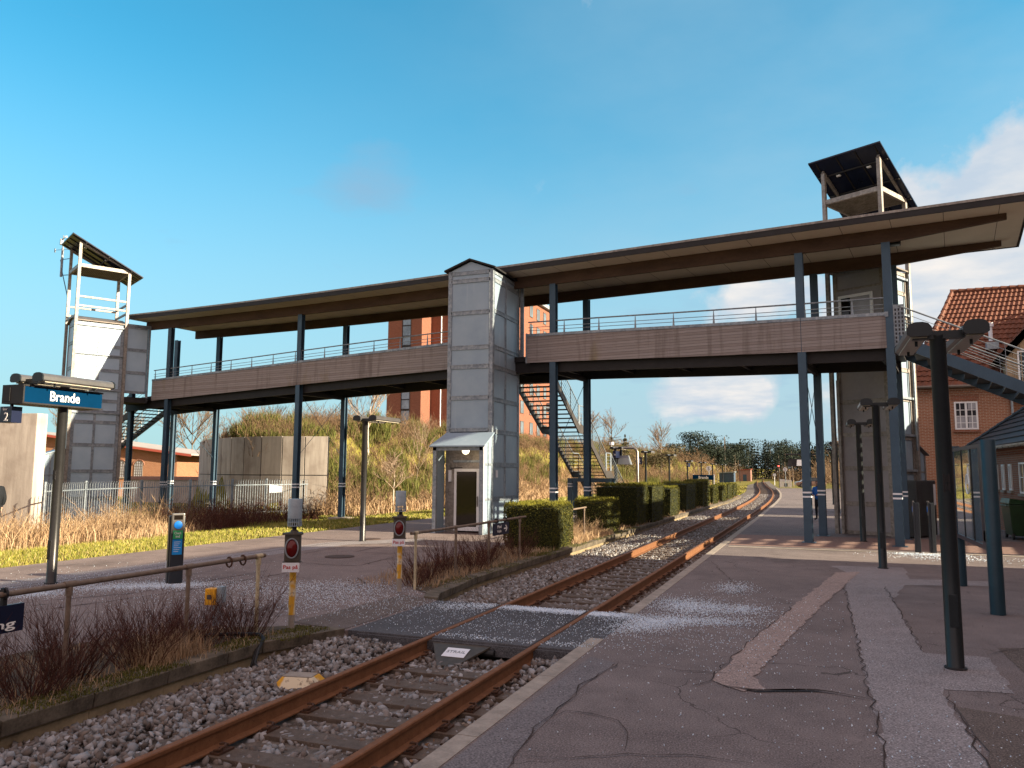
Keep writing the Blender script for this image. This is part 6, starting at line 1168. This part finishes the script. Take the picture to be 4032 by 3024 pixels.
    jk = sk('jacket', [j[0] for j in JV], [(0, 1), (1, 2), (2, 3), (2, 4), (4, 5), (5, 6), (2, 7), (7, 8), (8, 9)], [j[1] for j in JV], jacket, t)
    if cap: MB().lathe([(.10, 0), (.105, .05), (.08, .10), (.02, .125), (.001, .126)], 18, (0, head_fwd, 1.75)).obj('cap', cap, t, smooth=True)
    return t
build_person('person in a bright blue jacket looking down, half hidden behind a bridge column', (.02, 38.4, 0), R_(150), 'jacket_blue', .10)
pl = build_person('person in dark padded jacket and white cap, cut by the left picture edge', (-21.80, 15.78, .03), R_(100), 'jacket_navy', .06, 'down', cap='white_frame'); pl.scale = (1.07, 1.07, 1.07)
# ------------------------------------------------------------------ vegetation
def ghv(X, Y): return np.array([gh(a, b) for a, b in zip(X, Y)])
def hedge(label, x0, x1, y0, y1, h, n, group='clipped hedge blocks'):
    cx_, cy_ = (x0 + x1) / 2, (y0 + y1) / 2; t = thing('hedge', label, 'hedge', (cx_, cy_, 0), 0, group); a, b = (x1 - x0) / 2, (y1 - y0) / 2
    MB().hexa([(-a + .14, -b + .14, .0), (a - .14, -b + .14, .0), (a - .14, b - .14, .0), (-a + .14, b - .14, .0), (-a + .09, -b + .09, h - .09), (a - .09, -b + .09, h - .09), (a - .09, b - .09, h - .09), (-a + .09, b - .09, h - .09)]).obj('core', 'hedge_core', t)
    P = []; N = []; areas = [2 * a * h, 2 * a * h, 2 * b * h, 2 * b * h, 4 * a * b * 1.2]; nn = [int(n * q / sum(areas)) for q in areas]
    for k, m in enumerate(nn):
        s, u = NR.uniform(-1, 1, m), NR.uniform(0, 1, m); d_ = np.abs(NR.normal(0, .05, m)) 
        if k < 2: sg_ = -1 if k == 0 else 1; p = np.stack([s * a, sg_ * (b - d_), .04 + u * (h - .04)], 1); nm = np.tile([0, sg_, 0], (m, 1))
        elif k < 4: sg_ = -1 if k == 2 else 1; p = np.stack([sg_ * (a - d_), s * b, .04 + u * (h - .04)], 1); nm = np.tile([sg_, 0, 0], (m, 1))
        else: p = np.stack([s * a, (u * 2 - 1) * b, h - d_ + .02], 1); nm = np.tile([0, 0, 1], (m, 1))
        P.append(p); N.append(nm)
    P = np.concatenate(P); N = np.concatenate(N).astype(float)
    # uneven outline: slow lumps, corners pulled in, shoots on top
    q = P * 3.1; lump_ = (np.sin(q[:, 0] * 1.7 + 1 + x0) * np.sin(q[:, 1] * 1.3 + 2 + y0) * np.sin(q[:, 2] * 2.1)) * .07 + np.sin(q[:, 0] * 5 + y0) * np.sin(q[:, 1] * 4.3) * np.sin(q[:, 2] * 4.7 + 1) * .03; P += N * lump_[:, None]
    ex = np.maximum(np.abs(P[:, 0]) / a - .86, 0) * np.maximum(np.abs(P[:, 1]) / b - .86, 0) * 20; P[:, :2] *= (1 - .12 * np.minimum(ex, 1))[:, None]; ez = np.maximum(P[:, 2] / h - .88, 0) * 5; P[:, :2] *= (1 - .05 * np.minimum(ez, 1))[:, None]
    P[:, :2] *= np.where(P[:, 2] < .25, .90 + .4 * P[:, 2], 1.0)[:, None]
    m = int(n * .06); sh = np.stack([NR.uniform(-a, a, m) * .95, NR.uniform(-b, b, m) * .95, np.full(m, h - .02)], 1); A1 = leaves(P, .021 if n > 9000 else .032, N=N, jitter=.9); B1 = blades(sh, NR.uniform(.04, .16, m), .013, .6)
    V, F = merge(A1); link('foliage', npmesh('foliage', V, F), 'hedge', t); V, F = merge(B1); link('shoots', npmesh('shoots', V, F), 'hedge_shoot', t); return t
hedge('nearest clipped hedge cube, beside the guard rail with the direction sign', -8.15, -6.60, 20.4, 22.2, 1.19, 24000)
hedge('second clipped hedge cube, smaller, behind the short pale guard rail', -7.9, -6.62, 26.4, 28.1, 1.14, 15000)
hedge('tall dark hedge block right at the foot of the staircase', -8.3, -6.5, 30.6, 32.7, 1.60, 15000)
hedge('narrow tall hedge block joined behind the tallest dark one', -7.7, -6.35, 32.9, 35.6, 1.60, 12000)
hedge('mid-height hedge block with a sunlit right side, after the two tall dark ones', -7.9, -6.4, 37.6, 40.0, 1.40, 11000)
hedge('broad sunlit yellow-green hedge block in the middle of the row', -8.0, -6.5, 43.2, 46.8, 1.55, 11000)
hedge('slim sunlit hedge block next after the broad one', -7.7, -6.4, 49.0, 52.0, 1.62, 9000)
hedge('low dark hedge block after the sunlit pair', -7.2, -6.4, 54.0, 56.4, 1.22, 6000); hedge('low hedge block third from the far end of the row', -7.3, -6.3, 58.6, 61.3, 1.18, 6000); hedge('low hedge block second from the far end of the row', -7.5, -6.4, 63.5, 67.0, 1.24, 6000); hedge('farthest small hedge block where the kerb ends', -7.4, -6.6, 70.0, 72.5, 1.16, 4000)
def twigbush(label, x, y, h, n, seed, mat='twig_red', group='leafless reddish shrubs', z0=.01, spread=.75, r=.0055):
    rg = random.Random(seed); t = thing('leafless_shrub', label, 'shrub', (x, y, z0), 0, group); segs = []
    for i in range(n):
        a = rg.uniform(0, 2 * PI); rr = rg.uniform(0, .27); p = Vector((math.cos(a) * rr, math.sin(a) * rr, 0)); d = Vector((math.cos(a) * rg.uniform(.1, spread * 1.6), math.sin(a) * rg.uniform(.1, spread * 1.6), 1)).normalized(); L = h * rg.uniform(.5, 1.15) * (1.25 if rg.random() < .06 else 1); r0 = r * rg.uniform(.5, 1.1); k = 4
        for j in range(k):
            q = p + d * L / k; segs.append((*p, *q, r0 * (1 - j / k * .75), r0 * (1 - (j + 1) / k * .75)))
            for _ in range(3 if j > 0 else 1):
                aa = rg.uniform(0, 2 * PI); nd = (d + Vector((math.cos(aa), math.sin(aa), .3)) * .55).normalized(); l2 = L * rg.uniform(.12, .34); e = q + nd * l2; segs.append((*q, *e, r0 * .45, r0 * .2)); f_ = (nd + Vector((rg.uniform(-.4, .4), rg.uniform(-.4, .4), .35))).normalized(); segs.append((*e, *(e + f_ * l2 * .5), r0 * .25, r0 * .12))
            p = q; d = (d + Vector((rg.uniform(-.16, .16), rg.uniform(-.16, .16), .06))).normalized()
    segobj('twigs', segs, mat, t); return t
NB = [(-6.95, 3.9, 0.55, 'at the very left edge of the picture'), (-7.0, 4.75, 0.63, 'just behind the half-cut blue sign'), (-6.85, 5.45, 0.58, 'at the foot of the first rail post'), (-7.1, 6.1, 0.65, 'tallest one, with one long bare shoot'), (-6.85, 6.75, 0.53, 'at the foot of the middle rail post'),
      (-7.2, 7.15, 0.52, 'behind a dry grass tuft before the yellow box'), (-6.95, 7.65, 0.50, 'beside the yellow box'), (-7.35, 8.0, 0.41, 'behind the black cable'), (-6.85, 8.35, 0.55, 'densest, at the foot of the near signal'), (-7.7, 5.3, 0.44, 'low one at the back of the near bed')]
for i, (x, y, h, lb) in enumerate(NB): twigbush('leafless reddish shrub, near bed, ' + lb, x, y, h, 85 if h > .5 else 60, 100 + i)
FB = [(-6.95, 13.2, .42, 'beside the second signal post'), (-7.15, 14.1, .55, 'under the left part of the far guard rail'), (-7.3, 15.2, .6, 'below the middle of the far guard rail'), (-7.1, 16.3, .58, 'below the sign with the white arrow'), (-7.3, 17.4, .62, 'left of the right end of the far guard rail'), (-7.0, 18.6, .6, 'between guard rail end and first hedge'), (-6.9, 15.6, .35, 'small one at the mossy kerb')]
for i, (x, y, h, lb) in enumerate(FB): twigbush('leafless reddish shrub, far bed, ' + lb, x, y, h, 60, 200 + i, r=.007)
for i, (x, y, lb) in enumerate(((-7.2, 23.2, 'between the first and second hedge cubes'), (-7.0, 25.0, 'just before the second hedge cube'))):
    twigbush('dry reddish grass-like tuft ' + lb, x, y, .45, 90, 300 + i, 'dry_grass', 'dry tufts between the hedges', r=.006)
# dry grass, moss and low growth in the beds
def area(n, x0, x1, y0, y1): return NR.uniform(x0, x1, n), NR.uniform(y0, y1, n)
parts = []
for n, x0, x1, y0, y1, h0, h1, w in ((2600, -8.3, -6.35, 3.5, 8.6, .04, .16, .006), (900, -7.1, -6.5, 6.6, 7.4, .12, .38, .006), (3200, -8.2, -6.5, 13, 20.3, .05, .20, .009), (4200, -8.2, -6.45, 22.2, 26.4, .08, .32, .012), (5000, -8.3, -6.45, 28, 72, .05, .22, .02)):
    X, Y = area(n, x0, x1, y0, y1); parts.append(blades(np.stack([X, Y, np.full(n, .01)], 1), NR.uniform(h0, h1, n), w, .9))
V, F = merge(*parts); tag(link('dry_grass', npmesh('dry_grass', V, F), 'dry_grass'), kind='stuff')
parts = []
for n, x0, x1, y0, y1 in ((9000, -6.75, -6.36, 3.5, 8.3), (1500, -6.6, -6.1, 8.2, 9.1), (9000, -6.75, -6.30, 13.0, 30), (5000, -6.9, -6.5, 18.5, 20.5)):
    X, Y = area(n, x0, x1, y0, y1); X = X + np.abs(NR.normal(0, .04, n)); m_ = np.sin(Y * 3.7) * np.sin(Y * 1.3 + 2) + NR.normal(0, .3, n) > -.1; parts.append(blades(np.stack([X, Y, np.full(n, .04)], 1)[m_], NR.uniform(.008, .035, n)[m_], .010, .9))
V, F = merge(*parts); tag(link('moss', npmesh('moss', V, F), 'moss'), kind='stuff')
# meadow grass left of the platform
n = 90000; Y = 6 + 34 * NR.uniform(0, 1, n) ** 1.15; X = -16.42 - np.abs(NR.uniform(0, 8.2, n)); k = ~((X < -26)); P = np.stack([X, Y, ghv(X, Y) - .01], 1)[k]; V, F = blades(P, NR.uniform(.04, .14, len(P)) * (1 + .5 * (P[:, 0] < -19)), .016 + .02 * (P[:, 1] > 22), .9)
tag(link('grass', npmesh('grass', V, F), 'grass'), kind='stuff')
n = 26000; X, Y = area(n, -25, -16.5, 40, 110); Z = ghv(X, Y); V, F = blades(np.stack([X, Y, Z - .01], 1), NR.uniform(.08, .25, n), .06, .9); tag(link('grass', npmesh('grass', V, F), 'grass'), kind='stuff')
n = 9000; X, Y = area(n, -16.0, -8.0, 79, 170); Z = ghv(X, Y); k = X < np.array([xc(b) for b in Y]) - 2.4; V, F = blades(np.stack([X, Y, Z - .01], 1)[k], NR.uniform(.08, .2, k.sum()), .08, .9); tag(link('grass', npmesh('grass', V, F), 'grass'), kind='stuff')
# tall straw before the fence and along the foot of the bank
def fx(y): return float(np.interp(y, [q[1] for q in FP], [q[0] for q in FP]))
parts = []
n = 14000; Y = NR.uniform(11, 33, n); X = np.array([max(-27.0, fx(b)) if b > 19.3 else -25.5 for b in Y]) + NR.uniform(-.3, 3.9, n) * np.where(Y < 26, 1, .8); lim = np.interp(Y, [11, 15, 19, 23, 27, 33], [1, 1, 1, .9, .3, .08]); k = NR.uniform(0, 1, n) < lim; H_ = .78 * NR.uniform(.25, 1.35, n) ** 1.15 * np.interp(X - np.array([fx(b) for b in Y]), [0, 2.5, 4.8], [1.15, .8, .35])
parts.append(blades(np.stack([X, Y, ghv(X, Y) - .02], 1)[k], H_[k], .022, .75))
n = 26000; Y = NR.uniform(36, 120, n); X = NR.uniform(-27.5, -22.0, n); k = ~((X < -25.6) & (Y < 38.2)); parts.append(blades(np.stack([X, Y, ghv(X, Y) - .02], 1)[k], NR.uniform(.3, .95, n)[k], .05, .8))
V, F = merge(*parts); tag(link('tall_dry_grass', npmesh('tall_dry_grass', V, F), 'dry_grass'), kind='stuff')
# brown thickets: near the fence, on the bank, along the line
def thicket(name, spots, mat, r0=.010, kind='stuff', n=18):
    segs = []; rg = random.Random(hash(name) % 1000 if False else len(spots))
    for x, y, z, h, w in spots:
        for i in range(n):
            a = rg.uniform(0, 2 * PI); p = Vector((x + rg.gauss(0, w * .4), y + rg.gauss(0, w * .4), z - .05)); d = Vector((math.cos(a) * rg.uniform(.1, .8), math.sin(a) * rg.uniform(.1, .8), 1)).normalized(); L = h * rg.uniform(.45, 1.1); r = r0 * rg.uniform(.6, 1.3); k = 3
            for j in range(k):
                q = p + d * L / k; segs.append((*p, *q, r * (1 - j * .28), r * (.72 - j * .28)))
                for _ in range(2): aa = rg.uniform(0, 2 * PI); nd = (d + Vector((math.cos(aa), math.sin(aa), .1)) * .7).normalized(); segs.append((*q, *(q + nd * L * rg.uniform(.12, .3)), r * .5, r * .15))
                p = q; d = (d + Vector((rg.uniform(-.3, .3), rg.uniform(-.3, .3), 0))).normalized()
    return tag(segobj(name, segs, mat), kind=kind)
rg = random.Random(5); sp = []
for i in range(95): y = rg.uniform(24.5, 33); x = fx(y) + rg.uniform(.2, 4.2); sp.append((x, y, gh(x, y), rg.uniform(.7, 1.25), .7))
thicket('bramble_thicket', sp, 'twig_red', .012, n=20)
sp = []
for i in range(110): y = rg.uniform(11, 27); x = (fx(y) if y > 19.3 else -25.8) + rg.uniform(-.4, 2.8); sp.append((x, y, gh(x, y), rg.uniform(.6, 1.6), .8))
thicket('dead_stalks', sp[:60], 'dry_grass', .009, n=16); thicket('dead_twigs', sp[60:], 'twig_brown', .009, n=18)
sp = []
for i in range(1150):
    y = 36.5 + 95 * rg.random() ** 1.5; x = -23.8 - rg.random() * 17; 
    if x < -25.4 and y < np.interp(-x, [-q[0] for q in WALLC], [q[1] for q in WALLC]) + .8: continue
    sp.append((x, y, gh(x, y), rg.uniform(.8, 2.1), 1.0))
thicket('brown_scrub', sp, 'twig_brown', .020, n=20)
sp = []
for i in range(420): y = 120 + rg.random() ** 1.1 * 130; x = xc(y) - 11 - rg.random() * 26; sp.append((x, y, max(gh(x, y), -.3), rg.uniform(1.5, 3.6), 2.4))
for i in range(260): y = rg.uniform(95, 240); x = xc(y) + 13 + rg.random() * 26; sp.append((x, y, 0, rg.uniform(2, 6.5), 2.6))
thicket('far_scrub', sp, 'twig_brown', .05, n=14)
# straw-coloured grass mat over the bank
n = 60000; Y = 36.5 + 90 * NR.uniform(0, 1, n) ** 1.5; X = -23.5 - NR.uniform(0, 18, n); wy = np.interp(-X, [-q[0] for q in WALLC], [q[1] for q in WALLC]) + .6; k = ~((X < -25.4) & (Y < wy)); X, Y = X[k], Y[k]; V, F = blades(np.stack([X, Y, ghv(X, Y) - .03], 1), NR.uniform(.12, .5, len(X)), .022 + Y * .0004, 1.2); tag(link('bank_grass', npmesh('bank_grass', V, F), 'bank_mix'), kind='stuff')
# broom shrubs: dense upright green shoots
def broomgeo(spots, per=420):
    L = []
    for x, y, z, h, w in spots:
        n = int(per); a = NR.uniform(0, 2 * PI, n); rr = w * .5 * np.sqrt(NR.uniform(0, 1, n)); dx = NR.uniform(-.5, .5, n) * w * .25; base = np.stack([x + np.cos(a) * rr * .8, y + np.sin(a) * rr * .8, z + h * NR.uniform(0, .55, n)], 1); H_ = h * NR.uniform(.25, .5, n) * (1.25 - (rr / (w * .5)) ** 2 * .6); L.append(blades(base, H_, .020 * (1 + h * .2), .55))
    return merge(*L)
BR = [(-27.2, 39.2, 1.5, 1.6, 'on the bank just right of the curved wall end'), (-29.0, 40.2, 1.5, 2.0, 'showing over the right part of the curved wall'), (-32.0, 40.6, 1.6, 2.2, 'in the middle above the curved wall'), (-35.5, 43.5, 1.4, 2.0, 'farthest left above the curved wall'), (-25.2, 41.6, 2.1, 2.8, 'large dark green one low on the bank behind the slim lamp post'), (-24.8, 45.0, 1.9, 2.6, 'low on the bank left of the middle lift tower'), (-28.5, 47.5, 2.2, 2.8, 'high on the bank below the tall brick building')]
for i, (x, y, h, w, lb) in enumerate(BR):
    t = thing('broom_shrub', 'green broom shrub ' + lb, 'shrub', (x, y, gh(x, y) - .1), 0, 'broom shrubs on the bank'); V, F = broomgeo([(0, 0, 0, h, w)], 1500); link('shoots', npmesh('shoots', V, F), 'broom', t); segobj('stems', [(0, 0, 0, math.cos(a) * w * .3, math.sin(a) * w * .3, h * .6, .03, .01) for a in np.linspace(0, 6, 9)], 'twig_brown', t)
sp = []
for i in range(330):
    y = 38 + 110 * rg.random() ** 1.4; x = -25.0 - rg.random() * 13
    if x < -25.4 and y < np.interp(-x, [-q[0] for q in WALLC], [q[1] for q in WALLC]) + 1.2: continue
    sp.append((x, y, gh(x, y) - .1, rg.uniform(.9, 2.1), rg.uniform(1.2, 2.6)))
for i in range(90): y = 100 + rg.random() * 70; x = xc(y) - 12.5 - rg.random() * 12; sp.append((x, y, gh(x, y), rg.uniform(1.2, 2.4), rg.uniform(2, 4)))
V, F = broomgeo(sp, 420); tag(link('broom_thicket', npmesh('broom_thicket', V, F), 'broom'), kind='stuff')
V, F = broomgeo([(-27.8, 14.2, 1.6, 2.4, 2.6), (-27, 12.0, 0, 3.0, 2.4)], 900); 
t = thing('broom_shrub', 'green broom shrub at the far left edge in front of the concrete wall', 'shrub', (0, 0, 0), 0, 'broom shrubs on the bank'); link('shoots', npmesh('shoots', V, F), 'broom', t)
# ------------------------------------------------------------------ trees
def baretree(label, x, y, h, seed, mat='bark', tmat='birch_twig', depth=4, spread=.6, kids=3, r=.12, up=.25, name='bare_tree', group=None, lean=0, first=.30):
    rg = random.Random(seed); z = gh(x, y); t = thing(name, label, 'tree', (x, y, z - .1), 0, group); tr_ = []; p = Vector((0, 0, 0)); d = Vector((lean, 0, 1)).normalized(); n = 5; tw = []
    for i in range(n):
        q = p + d * h * .62 / n; tr_.append((*p, *q, r * (1 - i * .16), r * (1 - (i + 1) * .16)))
        if i / n >= first - .01:
            for k in range(kids): a = rg.uniform(0, 2 * PI); nd = (d * .8 + Vector((math.cos(a), math.sin(a), rg.uniform(-.1, .5))) * spread * 1.2).normalized(); branchy(q, nd, h * .30 * (1 - i * .07), r * .42, depth - 2, tw, spread, kids, up, .62, rg)
        p = q; d = (d + Vector((rg.uniform(-.1, .1), rg.uniform(-.1, .1), .1))).normalized()
    branchy(p, d, h * .26, r * .35, depth - 2, tw, spread, kids, up, .62, rg)
    segobj('trunk', tr_, mat, t, n=7); segobj('crown', tw, tmat, t, n=3); return t
baretree('pale-stemmed bare birch growing on the bank, its twigs above the scrub', -27.6, 45.2, 6.6, 21, 'bark_pale', 'birch_twig', 5, .62, 3, .10, .22, 'birch_tree')
baretree('low wide bare tree on the bank just left of the middle lift tower', -23.6, 38.6 + 3, 3.6, 22, 'bark_pale', 'birch_twig', 4, .9, 3, .07, .05)
baretree('thin bare sapling on the bank close to the middle lift tower', -25.0, 47, 5.2, 23, 'bark', 'birch_twig', 4, .45, 3, .05, .4)
for i, (x, y, h, lb) in enumerate(((-90, 82, 11, 'left of the first columns, behind the brick workshop'), (-84, 90, 12.5, 'between the left-hand columns, behind the brick workshop'), (-76, 96, 12.0, 'right of the workshop roof end'), (-99, 84, 12.5, 'drooping one seen between two columns'), (-70, 104, 11.0, 'just left of the curved concrete wall'), (-108, 96, 11, 'farthest left by the lift tower'))): baretree('bare brown tree ' + lb, x, y, h, 40 + i, 'bark', 'twig_brown', 5 if i < 4 else 4, .65, 3, .20, .2, group='bare trees behind the brick workshop')
for i, (x, y, h, lb) in enumerate(((-31.5, 128, 7.5, 'right of the two small conifers'), (-27.5, 150, 8.0, 'left of the round-crowned pine'), (-30.5, 165, 8, 'half way along the far line'), (-24, 175, 7, 'behind the far lamp posts'), (-33, 118, 7, 'left of the staircase foot railing'))): baretree('pale bare tree in the far scrub, ' + lb, x, y, h, 60 + i, 'bark', 'twig_brown', 4, .6, 3, .14, .2, group='bare trees in the far scrub')
for i, (x, y, h, lb) in enumerate(((11.5, 118, 11.5, 'tallest, seen between the two right-hand columns'), (7.5, 128, 10, 'left of the first right-hand column'), (14.5, 126, 13, 'between the column and the right lift'), (5.0, 150, 9.5, 'behind the parked cars'), (9.5, 150, 11, 'between cars and far wood'))): baretree('bare brown tree beyond the right platform, ' + lb, x, y, h, 80 + i, 'bark', 'twig_brown', 5 if i < 3 else 4, .6, 3, .2, .15, group='bare trees beyond the right platform')
def coniferparts(h, w, n, seed, pine=False):
    r = np.random.default_rng(seed); P = []
    if pine:
        for _ in range(13): c_ = np.array([r.normal(0, w * .28), r.normal(0, w * .28), h * r.uniform(.5, .97)]); rad = w * r.uniform(.14, .26); P.append(c_ + np.clip(r.normal(size=(n // 13, 3)), -1.5, 1.5) * (rad, rad, rad * .45))
        P = np.concatenate(P)
    else:
        t_ = r.uniform(0, 1, n) ** .8; lay = np.round(t_ * 11) / 11; rr = (1 - lay) * w * .5 * np.sqrt(r.uniform(.05, 1, n)) + .05; a = r.uniform(0, 2 * PI, n) ; rr *= .75 + .35 * np.sin(a * 5 + lay * 40); P = np.stack([np.cos(a) * rr, np.sin(a) * rr, h * (.12 + .88 * lay) - rr * .25 + r.normal(0, h * .012, n)], 1)
    return P
def conifer(label, x, y, h, w, seed, pine=False, mat='conifer', group=None, n=3500):
    z = gh(x, y); t = thing('pine_tree' if pine else 'conifer_tree', label, 'tree', (x, y, z), 0, group); P = coniferparts(h, w, n, seed, pine); V, F = leaves(P, h * .020 if pine else h * .017); link('crown', npmesh('crown', V, F), mat, t); rg = random.Random(seed)
    sg_ = [(0, 0, 0, 0, 0, h * .9, .14, .04)] + [(0, 0, h * k, math.cos(a) * w * .35, math.sin(a) * w * .35, h * (k + .08), .05, .02) for k, a in ((rg.uniform(.3, .9), rg.uniform(0, 6.28)) for _ in range(16))]; segobj('trunk', sg_, 'bark', t, n=6)
conifer('small brown-green conifer, right one of the pair above the far scrub', -26.0, 113.4, 7.4 - gh(-26, 113.4), 5.0, 1, mat='pine_brown'); conifer('small brown-green conifer, left one of the pair above the far scrub', -29.1, 117.6, 7.6 - gh(-29.1, 117.6), 5.0, 2, mat='pine_brown'); conifer('stubby conifer at the left of the conifer pair, beside the stair rail', -32.6, 118, 6.6 - gh(-32.6, 118), 4.0, 9, mat='pine_brown')
conifer('round-crowned pine standing alone above the far scrub', -24.0, 131, 6.8, 5.0, 3, True, 'pine_brown'); conifer('dark flat-topped pine at the left end of the dark wood', -25.5, 185, 10.2, 8.5, 4, True); conifer('smaller dark pine right of the flat-topped one', -22.5, 196, 9.6, 5.0, 5, True); conifer('dark pine before the left part of the wood', -21, 226, 11, 8, 6, True)
# the dark wood closing the view
P = []; Sg = []; rg = random.Random(9)
for i in range(210):
    y = rg.uniform(245, 345); x = rg.uniform(-48, 34); h = rg.uniform(9.5, 14.5) * (y / 300); w = rg.uniform(5, 8); 
    if xc(y) - 4 < x < xc(y) + 4 and y < 300: continue
    q = coniferparts(h, w, 900, i, i % 2 != 0) + np.array([x, y, -.3]); P.append(q); Sg.append((x, y, -.3, x, y, h * .8, .2, .06))
P = np.concatenate(P); A1 = leaves(P, .24); link_ = link('pine_wood', npmesh('pine_wood', *A1), 'conifer'); tag(link_, kind='stuff'); tag(segobj('wood_trunks', Sg, 'bark', n=5), kind='stuff')
sp = []
for i in range(300): y = rg.uniform(230, 290); x = rg.uniform(-60, 45); 
for i in range(200):
    y = rg.uniform(232, 300); x = rg.uniform(-60, 45)
    if xc(y) - 5 < x < xc(y) + 5: continue
    sp.append((x, y, -.3, rg.uniform(3, 6), 4))
thicket('wood_edge_scrub', sp, 'twig_brown', .07, n=12)
Pq = np.stack([NR.uniform(-60, 40, 9000), NR.uniform(300, 330, 9000), NR.uniform(-.3, 8, 9000)], 1); A2 = leaves(Pq, .5); tag(link('wood_undergrowth', npmesh('wood_undergrowth', *A2), 'conifer'), kind='stuff')
